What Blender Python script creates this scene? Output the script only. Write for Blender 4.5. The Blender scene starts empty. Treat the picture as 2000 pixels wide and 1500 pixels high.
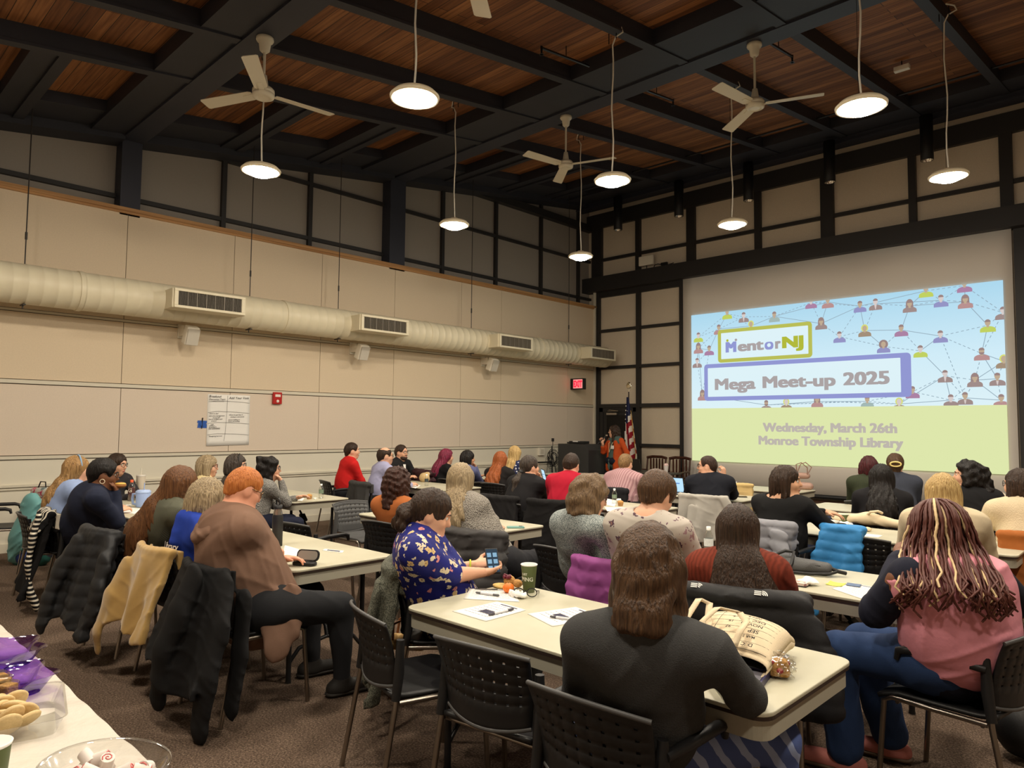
import bpy, bmesh, math, random
import numpy as np
from mathutils import Vector, Matrix

random.seed(7)
PI = math.pi
SC = bpy.context.scene
COL = SC.collection

# ------------------------------------------------------------------ camera
F_PX, YAW, PITCH, ROLL, EYE = 1378.617, math.radians(-43.9465), math.radians(3.39636), math.radians(0.51758), 1.62
CAMX = 10.6
YB = 14.036          # back wall plane
_fw = np.array([math.sin(YAW)*math.cos(PITCH), math.cos(YAW)*math.cos(PITCH), math.sin(PITCH)])
_r0 = np.array([math.cos(YAW), -math.sin(YAW), 0.0]); _u0 = np.cross(_r0, _fw)
_r = math.cos(ROLL)*_r0 + math.sin(ROLL)*_u0; _u = -math.sin(ROLL)*_r0 + math.cos(ROLL)*_u0
CAMP = np.array([CAMX, 0.0, EYE])
cam = bpy.data.cameras.new('camera'); cam_o = bpy.data.objects.new('camera', cam); COL.objects.link(cam_o)
M = Matrix.Identity(4)
for i in range(3):
    M[i][0] = _r[i]; M[i][1] = _u[i]; M[i][2] = -_fw[i]; M[i][3] = CAMP[i]
cam_o.matrix_world = M
cam.sensor_fit = 'HORIZONTAL'; cam.sensor_width = 36.0; cam.lens = 36.0*F_PX/2000.0
cam.clip_start = 0.05; cam.clip_end = 100
SC.camera = cam_o

# ------------------------------------------------------------------ world, exposure
w = bpy.data.worlds.new('world'); SC.world = w; w.use_nodes = True
w.node_tree.nodes['Background'].inputs[0].default_value = (0.05, 0.047, 0.043, 1)
w.node_tree.nodes['Background'].inputs[1].default_value = 0.3
SC.view_settings.view_transform = 'Standard'; SC.view_settings.look = 'None'
SC.view_settings.exposure = 0.32; SC.view_settings.gamma = 1.0; SC.view_settings.use_curve_mapping = False
SC.cycles.use_denoising = True
SC.cycles.max_bounces = 7; SC.cycles.diffuse_bounces = 4; SC.cycles.transmission_bounces = 6
SC.cycles.caustics_reflective = False; SC.cycles.caustics_refractive = False
LAMP_W = 190.0       # radiance of the pendant diffusers
LAMP_COL = (1.0, 0.89, 0.73)

# ------------------------------------------------------------------ pixel -> point on a real plane
def ray(px, py):
    return _fw + _r*((px-1000)/F_PX) - _u*((py-750)/F_PX)
def atz(px, py, z):
    d = ray(px, py); return Vector(CAMP + d*((z-EYE)/d[2]))
def aty(px, py, y):
    d = ray(px, py); return Vector(CAMP + d*(y/d[1]))
def atx(px, py, x):
    d = ray(px, py); return Vector(CAMP + d*((x-CAMX)/d[0]))

# ------------------------------------------------------------------ materials
def lin(c):
    out = []
    for v in c:
        v /= 255.0
        out.append(v/12.92 if v <= 0.04045 else ((v+0.055)/1.055)**2.4)
    return out
_mats = {}
def mat(name, c, rough=0.7, metal=0.0, noise=None, bump=None, emit=None, trans=0.0, alpha=1.0, spec=0.4, streak=None, sheen=0.0, fn=None, coat=0.0):
    """c sRGB 0..255; noise=(scale, amount); bump=(scale, strength); streak=(scale xyz, second colour)"""
    if name in _mats: return _mats[name]
    m = bpy.data.materials.new(name); m.use_nodes = True; _mats[name] = m
    nt = m.node_tree; nd = nt.nodes; lk = nt.links
    b = nd['Principled BSDF']
    L = lin(c)
    b.inputs['Base Color'].default_value = (*L, 1)
    b.inputs['Roughness'].default_value = rough; b.inputs['Metallic'].default_value = metal
    b.inputs['Specular IOR Level'].default_value = spec
    b.inputs['Transmission Weight'].default_value = trans; b.inputs['Alpha'].default_value = alpha
    if sheen: b.inputs['Sheen Weight'].default_value = sheen
    if coat: b.inputs['Coat Weight'].default_value = coat
    if emit:
        b.inputs['Emission Color'].default_value = (*lin(emit[0]), 1); b.inputs['Emission Strength'].default_value = emit[1]
    tc = nd.new('ShaderNodeTexCoord')
    if noise or streak:
        mp = nd.new('ShaderNodeMapping'); lk.new(tc.outputs['Object'], mp.inputs[0])
        n = nd.new('ShaderNodeTexNoise'); lk.new(mp.outputs[0], n.inputs['Vector']); n.inputs['Detail'].default_value = 4
        mix = nd.new('ShaderNodeMix'); mix.data_type = 'RGBA'
        if streak:
            mp.inputs['Scale'].default_value = streak[0]; n.inputs['Scale'].default_value = 1.0
            c2 = lin(streak[1]); mix.inputs[6].default_value = (*L, 1); mix.inputs[7].default_value = (*c2, 1)
            rp = nd.new('ShaderNodeValToRGB'); rp.color_ramp.elements[0].position = 0.36; rp.color_ramp.elements[1].position = 0.68
            lk.new(n.outputs['Fac'], rp.inputs[0]); lk.new(rp.outputs[0], mix.inputs[0])
        else:
            n.inputs['Scale'].default_value = noise[0]; a = noise[1]
            mix.inputs[6].default_value = (*[v*(1-a) for v in L], 1); mix.inputs[7].default_value = (*[min(1, v*(1+a)) for v in L], 1)
            lk.new(n.outputs['Fac'], mix.inputs[0])
        lk.new(mix.outputs[2], b.inputs['Base Color'])
    if bump:
        n2 = nd.new('ShaderNodeTexNoise'); n2.inputs['Scale'].default_value = bump[0]; n2.inputs['Detail'].default_value = 3
        if streak:
            lk.new(mp.outputs[0], n2.inputs['Vector'])
        else: lk.new(tc.outputs['Object'], n2.inputs['Vector'])
        bp = nd.new('ShaderNodeBump'); bp.inputs['Strength'].default_value = bump[1]; bp.inputs['Distance'].default_value = 0.01
        lk.new(n2.outputs['Fac'], bp.inputs['Height']); lk.new(bp.outputs[0], b.inputs['Normal'])
    if fn: fn(nt, b, tc)
    return m

def ramp(nt, fac, stops, const=True):
    r = nt.nodes.new('ShaderNodeValToRGB'); r.color_ramp.interpolation = 'CONSTANT' if const else 'LINEAR'
    e = r.color_ramp.elements
    while len(e) > 1: e.remove(e[-1])
    e[0].position = stops[0][0]; e[0].color = (*lin(stops[0][1]), 1)
    for p, c in stops[1:]:
        k = e.new(p); k.color = (*lin(c), 1)
    nt.links.new(fac, r.inputs[0]); return r.outputs[0]

# ------------------------------------------------------------------ objects
def tag(o, label=None, cat=None, group=None, kind=None):
    if label: o['label'] = label
    if cat: o['category'] = cat
    if group: o['group'] = group
    if kind: o['kind'] = kind
    return o
def thing(name, label, cat, loc=(0, 0, 0), rz=0.0, group=None):
    o = bpy.data.objects.new(name, None); COL.objects.link(o); o.empty_display_size = 0.05
    o.location = loc; o.rotation_euler = (0, 0, rz)
    return tag(o, label, cat, group)
def dup(root, loc, rz, label, group=None):
    r = root.copy(); COL.objects.link(r); r.location = loc; r.rotation_euler = (0, 0, rz); r['label'] = label
    if group: r['group'] = group
    for ch in list(root.children):
        c = ch.copy(); COL.objects.link(c); c.parent = r
        for g in ch.children:
            d = g.copy(); COL.objects.link(d); d.parent = c
    return r

class MB:
    """mesh builder: shapes collect into one mesh; cur = material slot of the next shape"""
    def __init__(s): s.v = []; s.f = []; s.mi = []; s.cur = 0; s.sm = []; s.smooth = False; s.T = None
    def add(s, vs, fs, smooth=None):
        n = len(s.v)
        if s.T is not None: vs = [s.T @ Vector(q) for q in vs]
        s.v.extend([tuple(q) for q in vs]); s.f.extend([tuple(i+n for i in q) for q in fs])
        s.mi.extend([s.cur]*len(fs)); s.sm.extend([s.smooth if smooth is None else smooth]*len(fs))
        return s
    def box(s, c, size, R=None, taper=1.0):
        x, y, z = [q/2 for q in size]; c = Vector(c)
        vs = [Vector((sx*x*(taper if sz > 0 else 1), sy*y*(taper if sz > 0 else 1), sz*z)) for sz in (-1, 1) for sy in (-1, 1) for sx in (-1, 1)]
        if R is not None: vs = [R @ q for q in vs]
        return s.add([c+q for q in vs], [(0, 2, 3, 1), (4, 5, 7, 6), (0, 1, 5, 4), (2, 6, 7, 3), (0, 4, 6, 2), (1, 3, 7, 5)], False)
    def span(s, a, b):
        return s.box([(p+q)/2 for p, q in zip(a, b)], [abs(q-p) for p, q in zip(a, b)])
    def tube(s, pts, r, n=8, cap=True):
        pts = [Vector(p) for p in pts]; rs = r if isinstance(r, (list, tuple)) else [r]*len(pts)
        vs = []; fs = []; prev = None
        for i, p in enumerate(pts):
            t = (pts[min(i+1, len(pts)-1)] - pts[max(i-1, 0)])
            t = t.normalized() if t.length > 1e-9 else Vector((0, 0, 1))
            if prev is None:
                a = Vector((0, 0, 1)) if abs(t.z) < .9 else Vector((1, 0, 0)); x = t.cross(a).normalized()
            else:
                x = prev - t*prev.dot(t); x = x.normalized() if x.length > 1e-6 else t.orthogonal().normalized()
            prev = x; y = t.cross(x)
            for k in range(n):
                a = 2*PI*k/n; vs.append(p + (x*math.cos(a) + y*math.sin(a))*rs[i])
        for i in range(len(pts)-1):
            for k in range(n):
                k2 = (k+1) % n; fs.append((i*n+k, i*n+k2, (i+1)*n+k2, (i+1)*n+k))
        s.add(vs, fs, True)
        if cap: s.add(vs[:n], [tuple(range(n))[::-1]], False); s.add(vs[-n:], [tuple(range(n))], False)
        return s
    def cyl(s, a, b, r, r2=None, n=16): return s.tube([a, b], [r, r if r2 is None else r2], n)
    def lathe(s, prof, c=(0, 0, 0), n=24, sx=1.0, sy=1.0):
        vs = []; fs = []; c = Vector(c)
        for r, z in prof:
            for k in range(n):
                a = 2*PI*k/n; vs.append(c + Vector((r*math.cos(a)*sx, r*math.sin(a)*sy, z)))
        for i in range(len(prof)-1):
            for k in range(n):
                k2 = (k+1) % n; fs.append((i*n+k, i*n+k2, (i+1)*n+k2, (i+1)*n+k))
        return s.add(vs, fs, True)
    def disc(s, c, r, n=24, up=1, sx=1.0, sy=1.0):
        c = Vector(c); vs = [c + Vector((r*math.cos(2*PI*k/n)*sx, r*math.sin(2*PI*k/n)*sy, 0)) for k in range(n)]
        return s.add(vs, [tuple(range(n)) if up > 0 else tuple(range(n))[::-1]], False)
    def prism(s, poly, z0, z1):
        """poly in xy, extruded in z"""
        n = len(poly); vs = [(x, y, z0) for x, y in poly] + [(x, y, z1) for x, y in poly]
        return s.add(vs, [tuple(range(n))[::-1], tuple(range(n, 2*n))] + [(k, (k+1) % n, n+(k+1) % n, n+k) for k in range(n)], False)
    def grid(s, fn, nu, nv, smooth=True, skip=None):
        vs = [fn(i/nu, j/nv) for j in range(nv+1) for i in range(nu+1)]
        fs = [(j*(nu+1)+i, j*(nu+1)+i+1, (j+1)*(nu+1)+i+1, (j+1)*(nu+1)+i) for j in range(nv) for i in range(nu) if not (skip and skip(i, j))]
        return s.add(vs, fs, smooth)
    def ball(s, c, r, n=10, R=None):
        rr = r if isinstance(r, (list, tuple)) else (r, r, r); c = Vector(c); vs = []; fs = []
        m = n
        for j in range(m+1):
            for k in range(2*n):
                t = PI*j/m; a = PI*k/n
                q = Vector((rr[0]*math.sin(t)*math.cos(a), rr[1]*math.sin(t)*math.sin(a), rr[2]*math.cos(t)))
                vs.append(c + (R @ q if R is not None else q))
        N = 2*n
        for j in range(m):
            for k in range(N):
                fs.append((j*N+k, (j+1)*N+k, (j+1)*N+(k+1) % N, j*N+(k+1) % N))
        return s.add(vs, fs, True)
    def build(s, name, mats, parent=None, bevel=0, solid=0, loc=None, subsurf=0, weld=False):
        me = bpy.data.meshes.new(name); me.from_pydata(s.v, [], s.f)
        ms = mats if isinstance(mats, (list, tuple)) else [mats]
        for m in ms: me.materials.append(m)
        me.polygons.foreach_set('material_index', s.mi); me.polygons.foreach_set('use_smooth', s.sm)
        if weld:
            bm = bmesh.new(); bm.from_mesh(me); bmesh.ops.remove_doubles(bm, verts=bm.verts, dist=1e-5); bm.to_mesh(me); bm.free()
        me.update()
        o = bpy.data.objects.new(name, me); COL.objects.link(o)
        if parent: o.parent = parent
        if loc is not None: o.location = loc
        if solid: md = o.modifiers.new('solid', 'SOLIDIFY'); md.thickness = solid; md.offset = 0
        if bevel: md = o.modifiers.new('bevel', 'BEVEL'); md.width = bevel; md.segments = 2; md.limit_method = 'ANGLE'
        if subsurf: md = o.modifiers.new('sub', 'SUBSURF'); md.levels = subsurf; md.render_levels = subsurf
        return o
def struct(name, mb, mats, bevel=0):
    return tag(mb.build(name, mats, bevel=bevel), kind='structure')
def text(s, size, bold=0.0, align='CENTER', shear=0.0):
    """flat text as (verts, faces) in the xy plane, origin at its anchor"""
    cu = bpy.data.curves.new('t', 'FONT'); cu.body = s; cu.size = size; cu.offset = bold; cu.align_x = align; cu.shear = shear
    cu.resolution_u = 3
    o = bpy.data.objects.new('t', cu); COL.objects.link(o)
    me = bpy.data.meshes.new_from_object(o.evaluated_get(bpy.context.evaluated_depsgraph_get()))
    vs = [v.co.copy() for v in me.vertices]; fs = [tuple(p.vertices) for p in me.polygons]
    bpy.data.objects.remove(o); bpy.data.curves.remove(cu); bpy.data.meshes.remove(me)
    return vs, fs
def put_text(mb, s, size, fn, bold=0.0, align='CENTER', shear=0.0):
    vs, fs = text(s, size, bold, align, shear)
    mb.add([fn(v.x, v.y) for v in vs], fs, False)
# ================================================================== ROOM
def roof(y, c=0.0): return 5.57 + 0.141*(y-3.32) + c

def wood_fn(nt, b, tc):
    br = nt.nodes.new('ShaderNodeTexBrick'); mp = nt.nodes.new('ShaderNodeMapping'); lk = nt.links
    lk.new(tc.outputs['Object'], mp.inputs[0]); lk.new(mp.outputs[0], br.inputs['Vector'])
    br.inputs['Scale'].default_value = 1.0; br.inputs['Brick Width'].default_value = 3.1; br.inputs['Row Height'].default_value = 0.135
    br.inputs['Mortar Size'].default_value = 0.004; br.inputs['Mortar Smooth'].default_value = 0.3; br.offset = 0.37
    br.inputs['Color1'].default_value = (*lin((176, 120, 74)), 1); br.inputs['Color2'].default_value = (*lin((120, 74, 42)), 1)
    br.inputs['Mortar'].default_value = (*lin((38, 24, 15)), 1)
    n = nt.nodes.new('ShaderNodeTexNoise'); mp2 = nt.nodes.new('ShaderNodeMapping'); mp2.inputs['Scale'].default_value = (1.2, 26, 8)
    lk.new(tc.outputs['Object'], mp2.inputs[0]); lk.new(mp2.outputs[0], n.inputs['Vector']); n.inputs['Detail'].default_value = 5; n.inputs['Scale'].default_value = 1.3
    mx = nt.nodes.new('ShaderNodeMix'); mx.data_type = 'RGBA'; mx.blend_type = 'MULTIPLY'; mx.inputs[0].default_value = 0.75
    r = ramp(nt, n.outputs['Fac'], [(0.3, (135, 110, 90)), (0.52, (215, 205, 190)), (0.7, (255, 252, 240))], False)
    lk.new(br.outputs['Color'], mx.inputs[6]); lk.new(r, mx.inputs[7]); lk.new(mx.outputs[2], b.inputs['Base Color'])
def carpet_fn(nt, b, tc):
    lk = nt.links
    n = nt.nodes.new('ShaderNodeTexNoise'); n.inputs['Scale'].default_value = 95; n.inputs['Detail'].default_value = 3; n.inputs['Roughness'].default_value = 0.8
    lk.new(tc.outputs['Object'], n.inputs['Vector'])
    r = ramp(nt, n.outputs['Fac'], [(0.3, (58, 47, 40)), (0.46, (96, 80, 68)), (0.56, (124, 105, 90)), (0.72, (170, 148, 128))], False)
    n2 = nt.nodes.new('ShaderNodeTexNoise'); n2.inputs['Scale'].default_value = 2.5; lk.new(tc.outputs['Object'], n2.inputs['Vector'])
    mx = nt.nodes.new('ShaderNodeMix'); mx.data_type = 'RGBA'; mx.blend_type = 'MULTIPLY'; mx.inputs[0].default_value = 0.35
    lk.new(r, mx.inputs[6]); lk.new(n2.outputs['Fac'], mx.inputs[7]); lk.new(mx.outputs[2], b.inputs['Base Color'])
    bp = nt.nodes.new('ShaderNodeBump'); bp.inputs['Strength'].default_value = 0.7; bp.inputs['Distance'].default_value = 0.01
    lk.new(n.outputs['Fac'], bp.inputs['Height']); lk.new(bp.outputs[0], b.inputs['Normal'])

M_steel = mat('painted_steel', (50, 52, 62), 0.55, noise=(3, 0.12))
M_steel2 = mat('painted_joist', (46, 47, 54), 0.6, noise=(4, 0.15))
M_frame = mat('dark_frame', (44, 42, 41), 0.5, noise=(6, 0.1))
M_panel = mat('tan_fabric_panel', (218, 200, 173), 0.9, noise=(60, 0.07), bump=(350, 0.12))
M_panel_l = mat('taupe_fabric_panel', (219, 204, 186), 0.9, noise=(70, 0.07), bump=(350, 0.12))
M_paint = mat('cream_wall_paint', (222, 216, 198), 0.7, noise=(2, 0.03))
M_trimp = mat('painted_trim', (212, 205, 186), 0.55)
M_gap = mat('panel_gap', (96, 82, 66), 0.9)
M_cap = mat('oak_cap', (186, 142, 92), 0.55, streak=((4, 0.6, 30), (160, 116, 70)))
M_upper = mat('grey_upper_panel', (150, 142, 132), 0.9, noise=(40, 0.05))
M_back = mat('grey_tan_panel', (214, 200, 178), 0.9, noise=(90, 0.12), bump=(250, 0.1))
M_wood = mat('deck_boards', (150, 100, 60), 0.65, fn=wood_fn)
M_carpet = mat('brown_carpet', (100, 85, 72), 0.95, fn=carpet_fn, spec=0.1)
M_black = mat('black_plastic', (27, 27, 28), 0.45)
M_blackm = mat('black_metal', (22, 22, 23), 0.35)
M_chrome = mat('chrome', (190, 185, 178), 0.22, metal=1.0)
M_white = mat('white_paint', (232, 226, 210), 0.45)
M_paper = mat('white_paper', (240, 238, 232), 0.8)
M_ink = mat('dark_ink', (40, 38, 48), 0.8)
M_glass = mat('clear_plastic', (245, 248, 250), 0.06, trans=1.0, spec=0.5)

mb = MB(); mb.span((-0.6, -4, -0.1), (17.2, YB+0.3, 0)); struct('floor', mb, M_carpet)
# left wall: low painted part, fabric panels with open joints, trims
mb = MB(); mb.cur = 2; mb.span((-0.45, -4, 0), (-0.012, YB, 4.55)); mb.cur = 1; mb.span((-0.05, -4, 0), (0.0, YB, 1.137))
ys = [-4, -2.87, -1.34, .19, 1.72, 3.25, 4.78, 6.31, 7.84, 9.5, 10.65, 12.88, YB]
for a, b_ in zip(ys, ys[1:]):
    mb.cur = 0; mb.span((-0.05, a+.004, 2.155), (0.0, b_-.004, 3.0)); mb.span((-0.05, a+.004, 3.045), (0.0, b_-.004, 4.52))
    mb.cur = 3; mb.span((-0.05, a+.004, 1.197), (0.0, b_-.004, 2.088))
struct('wall_left', mb, [M_panel, M_paint, M_gap, M_panel_l])
mb = MB(); mb.span((-0.01, -4, 2.098), (0.022, YB, 2.145)); mb.span((-0.01, -4, 1.147), (0.022, YB, 1.187)); mb.span((-0.01, -4, 3.008), (0.012, YB, 3.038))
struct('trim_1', mb, M_trimp)
mb = MB(); mb.span((-0.01, -4, .80), (0.035, YB, .83)); mb.span((-0.01, -4, .765), (0.02, YB, .79)); struct('trim_2', mb, M_trimp)
mb = MB(); mb.span((-0.01, -4, 0), (0.018, YB, .11)); struct('baseboard_left', mb, M_trimp)
mb = MB(); mb.span((-0.45, -4, 4.55), (0.05, YB, 4.60)); mb.span((-0.01, -4, 4.52), (0.03, YB, 4.55)); struct('trim_3', mb, M_cap)
# upper left wall and its frame
mb = MB(); mb.add([(-.25, -4, 4.5), (-.25, YB, 4.5), (-.25, YB, 7.6), (-.25, -4, 5.0)], [(0, 1, 2, 3)]); mb.add([(-.45, -4, 4.5), (-.45, YB, 4.5), (-.45, YB, 7.6), (-.45, -4, 5.0)], [(3, 2, 1, 0)])
struct('wall_upper_left', mb, M_upper)
mb = MB()
for y in (-2.9, -1.3, 0.2, 1.7, 4.67, 6.17, 9.15, 10.67, 12.15, 13.54): mb.span((-.25, y-.035, 4.55), (-.18, y+.035, roof(y, .1)))
for z in (4.8, 5.75): mb.span((-.25, -4, z-.03), (-.185, YB, z+.03))
mb.span((-.25, 8.05, 6.5), (-.1, YB, 6.66))
struct('trim_4', mb, M_frame)
for i, (a, b_, zt) in enumerate(((-1.45, -1.2, 4.95), (3.14, 3.40, 5.6), (7.70, 8.05, 6.25))):
    mb = MB(); mb.span((-.25, a, 4.5), (.0, b_, zt)); struct('trim_%d' % (5+i), mb, M_steel)
# ceiling deck
mb = MB(); ya, yb_ = -4.2, YB+.3
vs = [(x, y, roof(y, .243)+dz) for dz in (0, .1) for (x, y) in ((-.5, ya), (17.2, ya), (17.2, yb_), (-.5, yb_))]
mb.add(vs, [(0, 3, 2, 1), (4, 5, 6, 7), (0, 1, 5, 4), (1, 2, 6, 5), (2, 3, 7, 6), (3, 0, 4, 7)])
struct('ceiling', mb, M_wood)
tn = 8
def sl(mb, x0, x1, y0, y1, c0, c1):
    """box that follows the roof slope"""
    vs = [(x, y, roof(y, c)) for c in (c0, c1) for (x, y) in ((x0, y0), (x1, y0), (x1, y1), (x0, y1))]
    mb.add(vs, [(0, 3, 2, 1), (4, 5, 6, 7), (0, 1, 5, 4), (1, 2, 6, 5), (2, 3, 7, 6), (3, 0, 4, 7)])
# girders along x: flange, web, boxed header on the low side
for y in (-1.3, 3.27, 7.9, 13.62):
    z = 5.57 + 0.141*(min(y, 13.0)-3.32); mb = MB()
    mb.span((-.25, y-.14, z), (17.1, y+.14, z+.03)); mb.span((-.25, y-.1, z+.03), (17.1, y+.1, z+.24)); mb.span((-.25, y-.13, z+.24), (17.1, y+.13, z+.27))
    mb.span((-.25, y-.06, z+.27), (17.1, y+.06, roof(y, .25)))
    struct('trim_%d' % tn, mb, M_steel); tn += 1
    mb = MB(); sl(mb, -.2, 17.1, y-(.9 if y > 13 else .56 if y < 5 else .93), y-.06, .05, .25); struct('trim_%d' % tn, mb, M_steel2); tn += 1
for k in range(12):
    x = 2.35+1.252*k
    for y0, y1 in ((-4, -1.4), (-1.2, 3.15), (3.4, 7.78), (8.03, 13.5)):
        if x > 13 and y0 < 3: continue
        mb = MB(); sl(mb, x-.06, x+.06, y0, y1, .03, .06); sl(mb, x-.045, x+.045, y0, y1, .06, .25); struct('trim_%d' % tn, mb, M_steel2); tn += 1
# edge beam along the left wall and the short stubs to the first joist
for y0, y1 in ((-4, 3.14), (3.4, 7.7), (8.05, 13.5)):
    mb = MB(); sl(mb, -.25, .12, y0, y1, -.02, .25); sl(mb, .1, .75, y0, y1, .1, .25); struct('trim_%d' % tn, mb, M_steel2); tn += 1
for y in (.2, 1.9, 4.75, 6.2, 9.2, 10.7, 12.2):
    mb = MB(); sl(mb, .1, 2.3, y-.06, y+.06, .04, .07); sl(mb, .1, 2.3, y-.3, y+.045, .07, .25); struct('trim_%d' % tn, mb, M_steel2); tn += 1
# back wall
mb = MB(); mb.span((-.25, YB, 0), (17.2, YB+.15, 7.6)); mb.cur = 1; mb.span((-.25, YB-.02, 5.0), (17.2, YB, 7.3)); struct('wall_back', mb, [M_back, M_back])
mb = MB(); y0 = YB-.09
for x0, x1 in ((-.02, .12), (1.2, 1.3), (2.36, 2.47), (8.58, 8.75), (10.0, 10.1), (11.5, 11.6), (13, 13.1), (14.5, 14.6)): mb.span((x0, y0, 0), (x1, YB, 4.95))
for z0, z1 in ((4.80, 4.95), (3.93, 4.0), (3.02, 3.09), (2.08, 2.17), (1.165, 1.235), (0, .1)):
    mb.span((0, y0+.01, z0), (2.4, YB, z1)); mb.span((8.7, y0+.01, z0), (17, YB, z1))
struct('trim_%d' % tn, mb, M_frame); tn += 1
mb = MB()
for x0, x1 in ((-.1, .2), (1.2, 1.32), (2.56, 2.76), (4.15, 4.28), (5.5, 5.74), (7.05, 7.17), (8.42, 8.6), (10, 10.12), (11.5, 11.7), (13, 13.2)): mb.span((x0, y0-.02, 5.2), (x1, YB, 6.9))
mb.span((-.1, y0, 5.70), (17, YB, 5.77))
struct('trim_%d' % tn, mb, M_frame); tn += 1
mb = MB(); mb.span((-.25, YB-.3, 4.93), (17, YB, 5.28)); struct('trim_%d' % tn, mb, M_frame); tn += 1
mb = MB(); mb.span((-.25, YB-.12, 6.55), (17, YB, 6.9)); struct('trim_%d' % tn, mb, M_frame); tn += 1
mb = MB(); mb.span((2.47, YB-.05, .2), (8.6, YB, .24)); struct('trim_%d' % tn, mb, mat('walnut_strip', (92, 62, 44), .5)); tn += 1
mb = MB(); mb.span((.0, YB-.16, 1.2), (.05, YB-.11, 5.0)); struct('trim_%d' % tn, mb, M_trimp); tn += 1
# door
mb = MB(); mb.span((.12, YB-.06, 0), (.22, YB, 2.08)); mb.span((1.1, YB-.06, 0), (1.2, YB, 2.08)); mb.span((.12, YB-.06, 1.98), (1.2, YB, 2.08)); mb.cur = 1; mb.span((.22, YB-.04, .02), (1.1, YB, 1.98))
mb.cur = 2; mb.span((.33, YB-.05, .9), (.98, YB-.03, 1.9))
dr = struct('door_1', mb, [M_frame, mat('dark_door', (40, 39, 38), .5), mat('dark_door_glass', (12, 12, 13), .15)])
mb = MB(); mb.box((.52, YB-.09, 1.93), (.3, .06, .05)); mb.tube([(.4, YB-.1, 2.0), (.75, YB-.16, 2.0)], .012); mb.tube([(.75, YB-.16, 2.0), (.42, YB-.08, 2.03)], .01); tag(mb.build('door_closer', M_chrome, dr), 'silver door closer arm')
mb = MB(); mb.box((1.02, YB-.08, 1.0), (.04, .06, .2)); mb.tube([(1.02, YB-.1, 1.05), (.9, YB-.1, 1.05)], .012); mb.build('door_handle', M_chrome, dr)
mb = MB(); mb.box((.93, YB-.055, 1.42), (.14, .004, .2)); mb.build('door_notice', M_paper, dr)
# rest of the shell
mb = MB(); mb.span((17, -4, 0), (17.2, YB, 7.5)); struct('wall_right', mb, M_panel_l)
mb = MB(); mb.span((-.4, -4.2, 0), (17.2, -4, 5)); struct('wall_front', mb, M_panel_l)

# ------------------------------------------------------------------ pendant lamps
M_lampon = mat('lit_diffuser', (255, 244, 222), .5, emit=((255, 255, 255), 1.0))
bn = M_lampon.node_tree.nodes['Principled BSDF']; bn.inputs['Emission Color'].default_value = (*LAMP_COL, 1); bn.inputs['Emission Strength'].default_value = LAMP_W
M_rim = mat('lamp_rim', (236, 222, 190), .4)
def lamp(x, y, zl, label, side=1):
    t = thing('pendant_lamp', label, 'lamp', (x, y, 0), 0, 'round pendant lamps over the hall')
    zt = roof(y, .03)
    mb = MB(); mb.lathe([(.001, zl+.10), (.05, zl+.10), (.07, zl+.075), (.17, zl+.055), (.205, zl+.02), (.2, zl+.0), (.172, zl+.0), (.172, zl+.01), (.001, zl+.012)], n=40); mb.build('lamp_shade', M_rim, t)
    mb = MB(); mb.lathe([(.001, zl-.055), (.05, zl-.052), (.10, zl-.038), (.145, zl-.014), (.168, zl+.008)], n=24); mb.build('diffuser', M_lampon, t)
    mb = MB(); pts = [(.02*side, 0, zt+.1), (.10*side, .03, zt+.06), (.12*side, .03, zt-.0), (.04*side, 0, zt-.04), (0, 0, zt-.12)]
    n = 8
    for i in range(1, n+1): pts.append((.012*math.sin(i*1.3+x), 0, zt-.12+(zl+.1-zt+.12)*i/n))
    mb.tube(pts, .0085, 6); mb.build('cord', M_white, t)
    mb = MB(); mb.tube([(-.02, 0, zl+.1), (-.02, 0, zt)], .002, 4); mb.tube([(.05, 0, zt-.06), (.05, 0, zt+.06)], .006, 5); mb.tube([(-.05, 0, zt-.09), (-.05, 0, zt+.06)], .006, 5); mb.build('hanger_wire', M_blackm, t)
LL = [(6.06, 3.52, 4.31, 'lit round pendant lamp above the navy sweater table, largest in the front of the hall'), (3.56, 3.43, 4.29, 'lit round pendant lamp hanging below the fan nearest the left wall'),
      (3.49, 6.22, 4.32, 'lit round pendant lamp between the two wall columns, behind the frontmost lamps'), (6.05, 6.30, 4.34, 'lit round pendant lamp whose cord crosses the tip of the far fan blade'),
      (3.47, 8.99, 4.39, 'lit round pendant lamp nearest the corner of the two walls'), (6.06, 9.12, 4.45, 'lit round pendant lamp whose cord hangs behind the left blade of the right fan'),
      (8.68, 6.2, 4.32, 'lit round pendant lamp high above the screen, the biggest on the right'), (8.7, 9.08, 4.48, 'lit round pendant lamp in front of the top right corner of the screen')]
LL[0] = (LL[0][0], LL[0][1], LL[0][2], 'lit round pendant lamp right of the nearest fan, its cord cut by the top edge')
for x, y, z, l in LL: lamp(x, y, z, l, 1 if x > 4 else -1)
for x, y in ((8.67, 3.45), (11.27, 3.45), (11.27, 6.3), (11.27, 9.05), (3.5, .6), (6.06, .6), (8.67, .6), (11.27, .6)): lamp(x, y, 4.35, 'lit round pendant lamp of the same row, outside the view')

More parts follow.
